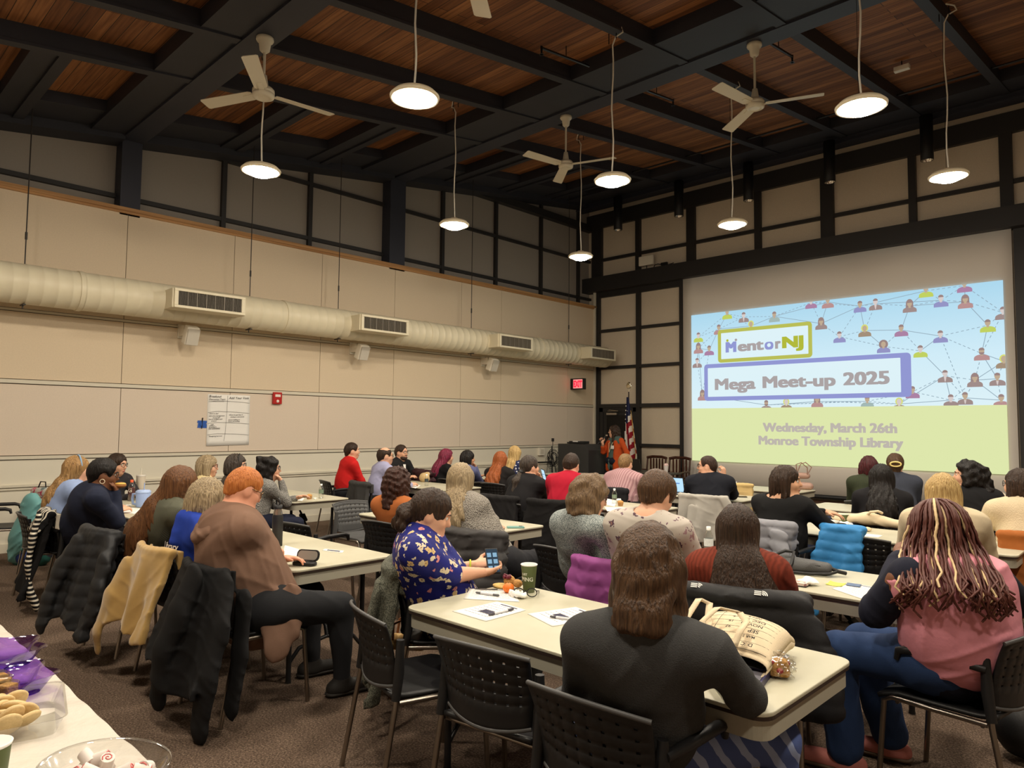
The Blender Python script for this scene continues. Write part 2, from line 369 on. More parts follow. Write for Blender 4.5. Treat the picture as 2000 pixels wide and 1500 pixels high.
# ------------------------------------------------------------------ ceiling fans
M_fan = mat('fan_enamel', (222, 213, 190), .4)
def fan(x, y, zt, zh, a0, label):
    t = thing('ceiling_fan', label, 'fan', (x, y, 0), 0, 'white three blade ceiling fans')
    mb = MB(); mb.lathe([(.001, zt), (.085, zt), (.088, zt-.03), (.08, zt-.045), (.062, zt-.05), (.05, zt-.14), (.03, zt-.16), (.001, zt-.16)], n=28); mb.build('canopy', M_fan, t)
    mb = MB(); mb.cyl((0, 0, zh+.1), (0, 0, zt-.15), .014); mb.lathe([(.015, zh+.2), (.03, zh+.19), (.045, zh+.09), (.06, zh+.05)], n=20); mb.build('downrod', M_fan, t)
    mb = MB(); mb.lathe([(.001, zh+.06), (.09, zh+.055), (.108, zh+.035), (.11, zh+.008), (.104, zh+.004), (.104, zh-.004), (.11, zh-.008), (.105, zh-.04), (.075, zh-.055), (.07, zh-.048), (.04, zh-.05), (.001, zh-.05)], n=36); mb.build('motor_housing', M_fan, t)
    for k in range(3):
        a = a0 + k*2*PI/3; R = Matrix.Rotation(a, 3, 'Z') @ Matrix.Rotation(math.radians(12), 3, 'X')
        mb = MB(); prof = [(.12, -.05), (.15, -.065), (.74, -.075), (.755, -.06), (.755, .06), (.74, .075), (.15, .065), (.12, .05)]
        mb.prism(prof, -.003, .003); mb.prism([(.09, -.03), (.24, -.02), (.24, .02), (.09, .03)], -.009, -.003)
        mb.v = [tuple(R @ Vector(q) + Vector((0, 0, zh))) for q in mb.v]; mb.build('blade', M_fan, t)
fan(3.89, 3.27, 5.57, 4.98, math.radians(84), 'white ceiling fan nearest the left wall, hung from the first beam')
fan(4.05, 7.9, 6.22, 5.48, math.radians(20), 'white ceiling fan over the middle of the hall, the smallest of the fans')
fan(6.97, 7.9, 6.22, 5.47, math.radians(22), 'white ceiling fan on the second beam, just left of the biggest lamp on the right')
fan(6.97, 3.27, 5.57, 4.98, math.radians(128), 'white ceiling fan cut by the top edge, only one blade tip in view')

# downlights on the back beam, sprinkler pipes
M_refl = mat('reflector', (225, 220, 210), .12, metal=1.0)
for i, x in enumerate((1.15, 2.75, 4.33, 5.91, 7.51)):
    t = thing('downlight', ['black can downlight nearest the corner of the room', 'black can downlight above the white wall antenna', 'black can downlight in the middle of the row of five', 'black can downlight fourth of the row from the corner', 'black can downlight nearest the right end of the row above the screen'][i], 'downlight', (x, 13.3, 0), 0, 'black can downlights over the screen')
    mb = MB(); mb.lathe([(.001, 6.95), (.10, 6.95), (.10, 6.18), (.095, 6.175), (.095, 6.25)], n=24); mb.build('can', M_black, t)
    mb = MB(); mb.lathe([(.092, 6.18), (.06, 6.27), (.001, 6.28)], n=20); mb.build('reflector', M_refl, t)
def pipe(pts, label, head=None):
    t = thing('sprinkler_pipe', label, 'pipe', pts[0], 0, 'black sprinkler pipes under the deck'); o = Vector(pts[0])
    mb = MB(); mb.tube([Vector(p)-o for p in pts], .018, 8)
    mb.build('pipe', M_blackm, t)
    e = Vector(pts[-1])-o; mb = MB(); mb.cyl(e+Vector((0, 0, .02)), e+Vector((0, 0, -.07)), .016, .01); mb.disc(e+Vector((0, 0, -.08)), .03, 10); mb.tube([e+Vector((0, 0, -.07)), e+Vector((0, 0, -.08))], .02, 8); mb.build('sprinkler_head', M_blackm, t)
    mb = MB(); m = (o+Vector(pts[-1]))/2-o; mb.tube([m, (m.x, m.y, roof((o+m).y, .25)-o.z)], .006, 6); mb.build('hanger_rod', M_blackm, t)
pipe([(2.0, 12.05, roof(12.05, .1)), (12.5, 12.05, roof(12.05, .1))], 'long black sprinkler pipe running across the ceiling in front of the back wall')
for x, y0, y1, l in ((5.25, 6.9, 6.0, 'short black sprinkler pipe left of the cord that meets the far fan blade'), (7.75, 6.9, 6.0, 'short black sprinkler pipe beside the pinkish patch of deck at the top'), (7.0, 8.1, 8.95, 'short black sprinkler pipe behind the rod of the right fan'), (5.2, 8.1, 9.0, 'short black sprinkler pipe on the joist left of the right fan')):
    pipe([(x, y0, roof(y0, .1)), (x, y1, roof(y1, .1))], l)
# ================================================================== WALL FIXTURES
M_duct = mat('cream_duct_paint', (222, 212, 184), .42, noise=(5, .05), bump=(9, .08))
t = thing('air_duct', 'long round cream spiral air duct hung along the left wall', 'air duct', (.43, 0, 3.285))
mb = MB(); pts = []; rs = []
y = -3.9
while y < 13.75:
    pts += [(0, y, 0), (0, y+.006, 0), (0, y+.012, 0)]; rs += [.245, .249, .245]; y += .155
for yy in (13.78, 13.86, 13.92): pts.append((0, yy, -.0)); rs.append([.24, .19, .06][len(rs) % 1 + (0 if yy < 13.8 else 1 if yy < 13.9 else 2)])
mb.tube(pts, rs, 32); mb.build('duct_tube', M_duct, t)
for y in (1.15, 2.55, 5.35, 8.2, 11.3):
    mb = MB(); mb.tube([(0, y, 0), (0, y+.05, 0)], .256, 32, False); mb.tube([(0, y, 0), (0, y-.001, 0)], .256, 32); mb.build('coupling_band', M_duct, t)
for y in (1.99, 4.84, 6.37, 9.38, 12.4):
    mb = MB(); mb.tube([(0, y, .24), (0, y, roof(y, .1)-3.285)], .007, 6); mb.tube([(0, y, .55), (0, y, .64)], .014, 6); mb.tube([(0, y, -.24), (0, y, -.3)], .008, 6); mb.box((0, y, -.255), (.16, .03, .012)); mb.build('hanger_rod', mat('rod_steel', (46, 40, 36), .5), t)
M_grille = mat('grille_dark', (58, 54, 48), .6); M_fin = mat('grille_fin', (120, 112, 98), .4)
for i, (a, b_) in enumerate(((3.57, 4.54), (6.5, 7.46), (9.68, 10.64), (12.58, 13.52))):
    v = thing('air_vent', ['boxy cream air vent on the duct, nearest to the camera end above the wall poster', 'second boxy cream air vent along the duct, above the middle wall speaker', 'third boxy cream air vent along the duct, above the farthest wall speaker', 'last boxy cream air vent at the corner end of the duct'][i], 'air vent', (.43, (a+b_)/2, 3.285), 0, 'boxy vents on the air duct')
    L = (b_-a)/2; mb = MB(); R = .49
    mb.span((.1, -L-.02, -.13), (R-.02, L+.02, .13))
    for z0, z1, y0, y1 in ((.095, .13, -L, L), (-.13, -.095, -L, L), (-.095, .095, -L, -L+.05), (-.095, .095, L-.05, L)): mb.span((R-.02, y0, z0), (R+.012, y1, z1))
    mb.build('vent_box', M_duct, v, bevel=.004)
    mb = MB(); mb.span((R-.02, -L+.05, -.095), (R-.015, L-.05, .095)); mb.cur = 1
    for k in range(46): mb.box((R-.005, -L+.06+k*(2*L-.12)/45, 0), (.018, .004, .19))
    for k in range(1, 7): mb.box((R-.002, -L+.05+k*(2*L-.1)/7, 0), (.02, .01, .19))
    mb.build('grille', [M_grille, M_fin], v)
for i, y in enumerate((4.06, 6.97, 10.14)):
    v = thing('wall_speaker', ['small white wall speaker under the duct, nearest the poster', 'small white wall speaker under the duct, in the middle of the three', 'small white wall speaker under the duct, closest to the exit sign'][i], 'speaker', (.2, y, 2.9), 0, 'small wall speakers under the duct')
    R = Matrix.Rotation(math.radians(-18), 3, 'Y').inverted() if False else Matrix.Rotation(math.radians(22), 3, 'Y')
    mb = MB(); mb.box((.06, 0, -.02), (.15, .19, .27), R, .92); mb.build('speaker_cabinet', M_white, v, bevel=.02)
    mb = MB(); mb.box((.145, 0, -.055), (.012, .165, .235), R); mb.build('speaker_grille', mat('speaker_mesh', (205, 198, 184), .7, bump=(500, .3)), v)
    mb = MB(); mb.box((-.09, -.07, .05), (.2, .03, .14)); mb.box((-.185, -.04, .05), (.03, .1, .2)); mb.build('bracket', M_white, v)
# exit sign sticking out of the wall, facing the hall
t = thing('exit_sign', 'lit red EXIT sign on the left wall near the corner', 'exit sign', (.02, 13.05, 2.62))
mb = MB(); mb.span((-.02, -.06, -.13), (.36, .06, .13)); mb.build('sign_case', M_black, t, bevel=.006)
mb = MB(); mb.add([(.07, -.064, -.105), (.345, -.064, -.105), (.345, -.064, .105), (.07, -.064, .105)], [(0, 1, 2, 3)]); mb.build('sign_face', mat('exit_face', (232, 170, 165), .4, emit=((255, 150, 150), .55)), t)
mb = MB(); put_text(mb, 'EXIT', .2, lambda x, y: (.207+x*.62, -.068, -.07+y), .012); mb.build('lettering', mat('exit_red', (235, 40, 60), .4, emit=((255, 40, 70), .9)), t)
t = thing('fire_alarm', 'small red fire alarm strobe on the wall right of the poster', 'fire alarm', (.0, 5.54, 2.03))
mb = MB(); mb.span((0, -.075, -.095), (.05, .075, .095)); mb.build('alarm_body', mat('alarm_red', (178, 28, 24), .35), t, bevel=.008)
mb = MB(); mb.ball((.05, 0, -.05), (.015, .025, .025), 6); mb.span((.05, -.045, .02), (.056, .045, .06)); mb.build('strobe', mat('strobe_lens', (240, 225, 215), .2), t)
# flip chart poster, blue tape with marker
def onwall(yc, zc): return lambda x, y: (.006, yc+x, zc+y)
t = thing('flip_chart_sheet', 'white flip chart sheet with handwritten breakout topics taped to the wall', 'poster', (.0, 4.44, 1.29))
mb = MB(); mb.grid(lambda u, v: (.0045+.006*(1-v)**3*(1-.6*u)+.001*math.sin(7*u+4*v), .66*u, .765*v-.01*(1-u)*(1-v)), 10, 10); mb.build('sheet', M_paper, t, solid=.001)
mb = MB(); Q = lambda yy, zz: (lambda x, y: (.014, yy+x, zz+y+.03*x))
def stroke(pts, w=.0035):
    for (a, b), (c, d) in zip(pts, pts[1:]):
        dx, dy = c-a, d-b; l = math.hypot(dx, dy) or 1; nx, ny = -dy/l*w/2, dx/l*w/2
        mb.add([(.0135, a+nx, b+ny), (.0135, a-nx, b-ny), (.0135, c-nx, d-ny), (.0135, c+nx, d+ny)], [(0, 1, 2, 3)])
stroke([(.3, .75), (.295, .5), (.28, .2), (.262, .06)])
for z in (.66, .5, .335, .165): stroke([(.01, z-.01), (.15, z+.008), (.3, z+.006), (.45, z+.002), (.65, z-.012)])
for s, yy, zz, sz in (('Breakout', .015, .715, .05), ('Discussion Topic', .015, .675, .036), ('Add Your Vote', .32, .70, .05), ('How to deal', .03, .465, .026), ('with time management', .02, .43, .026), ('among staff', .08, .405, .024),
                      ('how to navigate early', .02, .38, .024), ('projects', .06, .355, .024), ('(How to get buy in', .33, .45, .028), ('sharing or retirement)', .35, .42, .024), ('Senior staffing or', .32, .375, .026), ('hours and building', .32, .35, .024), ('staff', .05, .3, .026), ('growing in', .03, .265, .026), ('new committees', .02, .235, .026), ('Navigating burnout', .03, .125, .026)):
    put_text(mb, s, sz, Q(yy, zz), .0002, 'LEFT', .25)
for z, a, b in ((.655, .05, .25), (.29, .03, .12), (.255, .03, .2)): stroke([(a, z), (b, z+.006)])
mb.build('handwriting', mat('marker_ink', (52, 48, 52), .8), t)
t = thing('taped_marker', 'black marker held on the wall by torn blue tape left of the flip chart sheet', 'marker', (.0, 4.37, 1.6))
mb = MB(); rr = random.Random(3)
for k in range(4):
    a = -.075+rr.random()*.02; b_ = .06+rr.random()*.02; z = -.05+k*.025
    mb.add([(.004+k*.0008, a, z), (.004+k*.0008, b_, z-.004), (.004+k*.0008, b_, z+.03), (.004+k*.0008, a+.01, z+.034)], [(0, 1, 2, 3)])
mb.add([(.013, -.03, -.02), (.013, .03, -.02), (.013, .03, .03), (.013, -.03, .03)], [(0, 1, 2, 3)]); mb.build('blue_tape', mat('blue_tape', (44, 92, 178), .6), t)
mb = MB(); mb.tube([(.009, -.005, -.06), (.009, .0, .05)], .007, 8); mb.tube([(.009, 0, .05), (.009, .004, .1)], .009, 8); mb.build('marker_pen', M_black, t)
t = thing('wall_antenna', 'white box antenna on a short stem in front of the upper back wall panels', 'antenna', (1.58, YB-.2, 5.28))
mb = MB(); mb.span((-.19, -.05, .09), (.19, .02, .31)); mb.build('antenna_box', M_white, t, bevel=.01)
mb = MB(); mb.tube([(0, 0, 0), (0, 0, .1)], .012); mb.box((0, 0, .005), (.1, .1, .01)); mb.build('stem', M_blackm, t)
mb = MB(); mb.tube([(.18, 0, .0), (.22, 0, .07), (.3, 0, .085), (.42, 0, .05), (.5, .02, .02), (.7, .02, .05)], .01); mb.box((.47, 0, .06), (.16, .05, .06)); mb.build('cable', M_black, t)
t = thing('wall_outlet_box', 'small ivory outlet box on the left wall beside the cable stand', 'outlet', (0, 11.93, 1.05))
mb = MB(); mb.span((0, -.09, -.085), (.06, .09, .085)); mb.build('outlet_body', M_white, t, bevel=.005)
mb = MB(); mb.span((.06, -.05, -.05), (.064, .05, .05)); mb.build('cover_plate', M_trimp, t)

# ------------------------------------------------------------------ projection screen with the slide
t = thing('projection_screen', 'large white projection screen showing a blue and green meeting slide', 'projection screen', (0, YB-.13, 0))
M_screen = mat('screen_fabric', (236, 230, 220), .85)
mb = MB(); mb.grid(lambda u, v: (2.485+6.075*u, .012*math.sin(u*9)*(1-v)**2, .36+4.66*v), 24, 8); mb.build('screen_fabric', M_screen, t, solid=.002)
mb = MB(); mb.tube([(2.44, 0, .32), (8.6, 0, .32)], .045, 10); mb.build('bottom_bar', M_black, t)
mb = MB(); mb.span((1.6, -.11, 5.02), (8.75, .1, 5.27)); mb.build('screen_housing', mat('housing_black', (20, 19, 20), .5), t, bevel=.005)
SY = YB-.13-.03      # the projected picture lies just off the cloth
def sx(px, py): p = aty(px, py, SY); return p.x, p.z
def em(name, c, k=.80):
    m = mat(name, (0, 0, 0), 1.0, spec=0.0, emit=(c, k)); return m
def slide_fn(nt, b, tc):
    s = nt.nodes.new('ShaderNodeSeparateXYZ'); nt.links.new(tc.outputs['Object'], s.inputs[0])
    mr = nt.nodes.new('ShaderNodeMapRange'); mr.inputs[1].default_value = 2.0; mr.inputs[2].default_value = 4.1; nt.links.new(s.outputs['Z'], mr.inputs[0])
    nt.links.new(ramp(nt, mr.outputs[0], [(0, (222, 242, 248)), (.45, (208, 236, 248)), (1, (172, 216, 238))], False), b.inputs['Emission Color'])
E_sky = mat('slide_sky', (0, 0, 0), 1, spec=0, emit=((200, 230, 245), .80), fn=slide_fn)
E_green = em('slide_green', (222, 231, 172)); E_box = em('slide_white_box', (222, 242, 248)); E_olive = em('slide_olive', (186, 190, 88)); E_peri = em('slide_periwinkle', (146, 152, 210))
E_grey = em('slide_grey_type', (172, 164, 164)); E_grey2 = em('slide_grey_type_pale', (190, 182, 172)); E_lime = em('slide_lime_type', (178, 186, 60)); E_line = em('slide_line', (150, 172, 186))
X0, X1, Z0, ZM, Z1 = 2.705, 8.43, .905, 2.035, 4.09
mb = MB(); mb.cur = 0
def quad(x0, x1, z0, z1, d): mb.add([(x0, -.03-d, z0), (x1, -.03-d, z0), (x1, -.03-d, z1), (x0, -.03-d, z1)], [(0, 1, 2, 3)])
quad(X0, X1, ZM, Z1, 0); mb.cur = 1; quad(X0, X1, Z0, ZM, 0)
sp = mb.build('projected_slide', [E_sky, E_green], t)
# network lines and little people
ic = [(130, 465, 'g', 'b'), (130, 530, 'r', 'l'), (192, 540, 'm', 'r'), (123, 612, 'b', 's'), (247, 420, 'r', 'd'), (295, 332, 'g', 'd'), (390, 350, 'b', 's'), (566, 347, 't', 'r'), (835, 388, 'b', 'l'), (777, 268, 'm', 'd'), (873, 265, 'r', 'd'), (1058, 288, 'p', 'd'), (1147, 275, 'b', 's'),
      (1343, 287, 'b', 'l'), (1437, 200, 'g', 'd'), (1523, 255, 'p', 'd'), (1663, 262, 'r', 'l'), (1658, 170, 'm', 'd'), (940, 463, 'p', 'b'), (1085, 428, 'o', 'y'), (1295, 425, 'm', 'r'), (1520, 460, 'p', 'd'), (1792, 398, 'g', 'b'), (1193, 520, 'p', 'a'), (1405, 545, 'g', 'b'), (1757, 560, 'r', 'k'),
      (1885, 605, 'o', 'y'), (1547, 688, 'b', 's'), (1718, 713, 'b', 'l'), (1847, 705, 'b', 's'), (1580, 828, 'b', 'b'), (1662, 815, 'b', 's'), (1870, 828, 'r', 'd'), (1283, 850, 'o', 'y'), (1100, 835, 't', 'r'), (812, 836, 'r', 'l'), (635, 850, 'o', 'y'), (520, 856, 'b', 'k'), (153, 800, 'r', 'l'), (1880, 325, 'b', 'd'), (1360, 780, 'm', 'd'), (432, 402, 'g', 'y')]
def zp(x, y): return sx(1320+x/2.9412, 500+y/2.9412)
cs = {'g': (186, 205, 70), 'r': (176, 128, 126), 'm': (160, 110, 150), 'b': (146, 122, 118), 't': (150, 176, 172), 'p': (132, 132, 190), 'o': (150, 126, 100), 'hair': (140, 112, 108), 'skin': (186, 160, 130), 'pale': (214, 200, 196), 'y': (214, 220, 96)}
keys = list(cs); ems = [em('slide_'+{'g': 'green_shirt', 'r': 'red_shirt', 'm': 'mauve_shirt', 'b': 'brown_shirt', 't': 'teal_shirt', 'p': 'purple_shirt', 'o': 'ochre_shirt', 'hair': 'hair', 'skin': 'skin', 'pale': 'pale_skin', 'y': 'yellow_hair'}[k], [v+.18*(225-v) for v in cs[k]]) for k in keys]
mb = MB()
def clip(x, z): return min(max(x, X0), X1), min(max(z, ZM), Z1)
def poly(pts, c, d):
    mb.cur = keys.index(c) if c in keys else 0; q = [clip(x, z) for x, z in pts]
    if max(p[0] for p in q)-min(p[0] for p in q) < .004 or max(p[1] for p in q)-min(p[1] for p in q) < .004: return
    mb.add([(x, -.0335-d, z) for x, z in q], [tuple(range(len(q)))])
def ell(cx, cz, rx, rz, a0=0, a1=2*PI, n=14): return [(cx+rx*math.cos(a0+(a1-a0)*k/n), cz+rz*math.sin(a0+(a1-a0)*k/n)) for k in range(n+(0 if a1-a0 > 6 else 1))]
P = []
for k, (x, y, c, h) in enumerate(ic):
    X, Z = zp(x, y); P.append((X, Z)); S = .112
    sk = 'skin' if k % 3 else 'pale'
    if h in 'la': poly(ell(X, Z+.04, .078 if h == 'a' else .06, .085), 'hair', .000)
    if h == 'l': poly([(X-.065, Z-.07), (X+.065, Z-.07), (X+.055, Z+.06), (X-.055, Z+.06)], 'hair', .0002)
    if h == 'y': poly(ell(X, Z+.045, .062, .07), 'y', .000)
    poly([(X-S, Z-.115)] + ell(X, Z-.075, S, .06, 0, PI, 10)[::-1] + [(X+S, Z-.115)], c, .0004)
    if h == 's': poly([(X-.02, Z-.02), (X+.02, Z-.02), (X+.006, Z-.1), (X-.006, Z-.1)], 'pale', .0008)
    poly([(X-.018, Z-.035), (X+.018, Z-.035), (X+.018, Z+.02), (X-.018, Z+.02)], sk, .0010)
    poly(ell(X, Z+.04, .04, .052), sk, .0012)
    if h in 'drsblk': poly(ell(X, Z+.055, .043, .045, 0, PI, 8), 'hair' if h != 'y' else 'y', .0015)
    if h == 'k': poly(ell(X, Z+.02, .04, .04, PI, 2*PI, 8), 'hair', .0016)
mb.build('slide_people', ems, t)
mb = MB()
def seg(a, b, dash):
    L = math.hypot(b[0]-a[0], b[1]-a[1]); n = max(1, int(L/.075)) if dash else 1
    nx, nz = -(b[1]-a[1])/L*.0055, (b[0]-a[0])/L*.0055
    for k in range(n):
        t0, t1 = k/n, (k+(.55 if dash else 1))/n
        p = (a[0]+(b[0]-a[0])*t0, a[1]+(b[1]-a[1])*t0); q = (a[0]+(b[0]-a[0])*t1, a[1]+(b[1]-a[1])*t1)
        if not (X0 < p[0] < X1 and X0 < q[0] < X1 and ZM < p[1] < Z1 and ZM < q[1] < Z1): continue
        mb.add([(p[0]-nx, -.0322, p[1]-nz), (q[0]-nx, -.0322, q[1]-nz), (q[0]+nx, -.0322, q[1]+nz), (p[0]+nx, -.0322, p[1]+nz)], [(0, 1, 2, 3)])
done = set()
for i, p in enumerate(P):
    near = sorted(range(len(P)), key=lambda j: math.hypot(P[j][0]-p[0], (P[j][1]-p[1])*1.3))[1:4+i % 2]
    for j in near:
        if (j, i) in done: continue
        done.add((i, j)); seg(p, P[j], (i+j) % 3 != 0)
for i, j in ((11, 14), (12, 15), (13, 16), (21, 24), (16, 22), (20, 21), (19, 20), (24, 27), (22, 25), (25, 29), (15, 17), (21, 31), (7, 10), (8, 11)): seg(P[i], P[j], (i+j) % 2 == 0)
mb.build('slide_lines', E_line, t)
def frame(name, p0, p1, th, thr, m):
    (xa, za), (xb, zb) = p0, p1; r = .07; mb = MB()
    def rr(x0, x1, z0, z1, r, d, c):
        pts = []
        for cx, cz, a in ((x1-r, z1-r, 0), (x0+r, z1-r, PI/2), (x0+r, z0+r, PI), (x1-r, z0+r, 1.5*PI)):
            for k in range(5): pts.append((cx+r*math.cos(a+k*PI/8), -.0355-d, cz+r*math.sin(a+k*PI/8)))
        mb.cur = c; mb.add(pts, [tuple(range(20))[::-1]])
    rr(xa, xb, za, zb, r, 0, 0); rr(xa+th, xb-thr, za+th, zb-th, .012, .0006, 1); mb.build(name, [m, E_box], t); return xa, xb, za, zb
c0, c1 = zp(243, 612), zp(782, 378)
frame('olive_title_frame', (c0[0], zp(600, 593)[1]), (c1[0], zp(600, 392)[1]), .075, .075, E_olive)
d0, d1 = zp(165, 835), zp(1350, 550)
frame('purple_title_frame', (d0[0], zp(700, 822)[1]), (d1[0], zp(700, 592)[1]), .085, .17, E_peri)
mb = MB(); mats4 = [E_grey, E_peri, E_lime, E_grey2, E_box]
def st(s, x0, x1, y, size, c, bold=.010):
    """a word set between two places, made bold by laying it a few times side by side"""
    vs, fs = text(s, size, 0, 'LEFT'); lo, hi = min(v.x for v in vs), max(v.x for v in vs)
    (Xa, Z), (Xb, _) = zp(x0, y), zp(x1, y); k = (Xb-Xa-2*bold)/(hi-lo); mb.cur = c
    for q in range(5):
        for r_ in (-.4, .4): mb.add([(Xa+bold*(q/2)+(v.x-lo)*k, -.0375, Z+v.y+bold*r_) for v in vs], fs, False)
st('M', 287, 349, 553, .30, 1, .022); st('ent', 356, 507, 547, .30, 0, .020); st('o', 511, 562, 536, .30, 1, .026); st('r', 571, 604, 531, .30, 0, .020); st('NJ', 611, 735, 528, .31, 2, .026)
X, Z = zp(297, 486); mb.cur = 2; mb.add([(X+.028*math.cos(k*.5236), -.0375, Z+.028*math.sin(k*.5236)) for k in range(12)], [tuple(range(12))])
X, Z = zp(346, 482); mb.cur = 0; mb.add([(X+.028*math.cos(k*.5236), -.0375, Z+.028*math.sin(k*.5236)) for k in range(12)], [tuple(range(12))])
X, Z = zp(536, 512); mb.cur = 4; mb.add([(X+.04*math.cos(k*.5236), -.038, Z+.04*math.sin(k*.5236)) for k in range(12)], [tuple(range(12))])
st('Mega', 225, 460, 768, .325, 0, .020); st('Meet-up', 499, 920, 757, .325, 0, .020); st('2025', 962, 1230, 741, .33, 0, .020)
st('Wednesday, March 26th', 500, 1273, 1007, .245, 3, .014); st('Monroe Township Library', 476, 1308, 1081, .245, 3, .014)
mb.build('slide_lettering', mats4, t)

# ------------------------------------------------------------------ lectern, cable stand, flag
t = thing('lectern', 'dark grey lectern with a slanted side near the room corner', 'lectern', (.95, 12.2, 0))
M_lect = mat('lectern_laminate', (52, 52, 52), .5, noise=(30, .08))
mb = MB(); mb.add([(-.42, -.28, 0), (.42, -.28, 0), (.42, -.28, 1.12), (.30, -.28, 1.24), (-.42, -.28, 1.24), (-.42, .28, 0), (.42, .28, 0), (.42, .28, 1.12), (.30, .28, 1.24), (-.42, .28, 1.24)],
  [(0, 1, 2, 3, 4), (9, 8, 7, 6, 5), (0, 5, 6, 1), (1, 6, 7, 2), (2, 7, 8, 3), (3, 8, 9, 4), (4, 9, 5, 0)]); mb.build('lectern_body', M_lect, t, bevel=.006)
mb = MB(); mb.span((-.44, -.3, 0), (.44, .3, .06)); mb.build('plinth', M_black, t)
t2 = thing('control_box', 'flat black control box lying on top of the lectern', 'box', (.9, 12.2, 1.245))
mb = MB(); mb.span((-.19, -.12, 0), (.19, .12, .055)); mb.build('case', M_black, t2, bevel=.006)
mb = MB(); mb.span((-.08, -.125, .04), (.06, -.05, .06)); mb.build('paper_strip', M_paper, t2)
t2 = thing('small_black_box', 'tiny black box beside the control box on the lectern', 'box', (.62, 12.2, 1.245)); mb = MB(); mb.span((-.04, -.03, 0), (.04, .03, .03)); mb.build('case', M_black, t2, bevel=.004)
t = thing('cable_stand', 'black stand with a tangle of coiled cables beside the lectern', 'stand', (.72, 11.5, 0))
mb = MB(); mb.cyl((0, 0, .02), (0, 0, 1.2), .014); mb.build('pole', M_blackm, t)
for k in range(3):
    a = k*2*PI/3+.4; mb = MB(); mb.tube([(0, 0, .3), (.3*math.cos(a), .3*math.sin(a), .01)], .01); mb.build('leg', M_blackm, t)
mb = MB(); mb.tube([(0, 0, .86), (-.1, -.62, .86), (-.12, -.7, .84)], .014); mb.build('boom_arm', M_blackm, t)
mb = MB(); rr = random.Random(5)
for k in range(13):
    cx, cz, r = rr.uniform(-.06, .06), .93+rr.uniform(-.08, .08), rr.uniform(.09, .19); ph = rr.random()*6; ti = rr.uniform(-.4, .4)
    mb.tube([(cx+r*.75*math.cos(ph+i*.42), rr.uniform(-.03, .03)+ti*.1*math.sin(i*.42), cz+r*math.sin(ph+i*.42)) for i in range(16)], .005, 5)
for k in range(5):
    x0 = rr.uniform(-.12, .12); mb.tube([(x0, 0, .85), (x0*1.4, .02, .6), (x0*2+.05, .03, .35), (x0*1.2+.12, .02, .12), (x0+.3, .0, .02)], .005, 5)
mb.build('cable_tangle', M_black, t)
mb = MB(); mb.tube([(.02, 0, 1.2), (.03, -.01, 1.3)], .006); mb.box((.03, -.01, 1.33), (.05, .03, .07)); mb.build('clip_head', M_black, t)

M_flag = None
def flag_fn(nt, b, tc):
    pass
t = thing('flag_stand', 'American flag hanging furled from a gold topped pole beside the screen', 'flag', (aty(1228, 752, 12.9).x, 12.9, 0))
top = aty(1228, 765, 12.9).z
mb = MB(); mb.lathe([(.001, .0), (.17, .0), (.17, .03), (.05, .07), (.03, .12)], n=24); mb.build('flag_base', mat('brass', (176, 142, 72), .3, metal=1.0), t)
mb = MB(); mb.cyl((0, 0, .1), (0, 0, top), .014); mb.build('pole', mat('pole_wood', (52, 34, 24), .4), t)
mb = MB(); mb.cyl((0, 0, top), (0, 0, top+.06), .012); mb.ball((0, 0, top+.14), (.05, .018, .075), 8); mb.ball((.035, 0, top+.12), (.03, .012, .05), 6); mb.ball((-.035, 0, top+.12), (.03, .012, .05), 6); mb.build('finial', mat('silver_gilt', (225, 215, 190), .15, metal=1.0), t)
def flagp(u, v):
    """u across the furled cloth, v downwards"""
    ww = .07+.36*min(1, v*1.15)**1.1; z = top-.12-1.62*v
    x = -.04-.05*v+ww*u*.74; yq = -.03+(.05+.03*v)*math.sin(u*15+v*2.0)*min(1, v*3+.2)
    if u > .55: z += (.50*(u-.55)*v)
    return (x, yq, z)
NU, NV = 44, 48; cols = {'blue': [], 'red': [], 'white': []}
mb = MB(); vs = [flagp(i/NU, j/NV) for j in range(NV+1) for i in range(NU+1)]
for j in range(NV):
    for i in range(NU):
        u, v = (i+.5)/NU, (j+.5)/NV
        if v < .36 and not (u > .62 and v > .30-.2*(u-.62)): c = 0
        elif u > .6: c = 1+int((v*13+u*2.0)) % 2     # stripes turned on the outer fold
        else: c = 1+int(u*7.5-.6*v+4) % 2
        if u > .965 and v > .2 or (v > .985): c = 3
        mb.cur = c; a = j*(NU+1)+i; n0 = len(mb.v)
        mb.add([vs[a], vs[a+1], vs[a+NU+2], vs[a+NU+1]], [(0, 1, 2, 3)], True)
fl = mb.build('flag_cloth', [mat('flag_blue', (28, 32, 66), .8), mat('flag_red', (150, 24, 40), .8), mat('flag_white', (226, 218, 206), .8), mat('flag_gold', (200, 150, 52), .6)], t, weld=True)
mb = MB()
for k, (u, v) in enumerate(((.3, .12), (.55, .145), (.3, .18), (.62, .19), (.42, .215), (.25, .235), (.6, .25), (.42, .28), (.22, .3), (.55, .315), (.38, .335), (.2, .345))):
    x, yq, z = flagp(u, v); R = .018
    mb.add([(x+R*(1 if q % 2 == 0 else .42)*math.sin(q*PI/5), yq-.014, z+R*(1 if q % 2 == 0 else .42)*math.cos(q*PI/5)) for q in range(10)], [tuple(range(10))])
mb.build('stars', mat('star_white', (240, 238, 230), .7), fl)

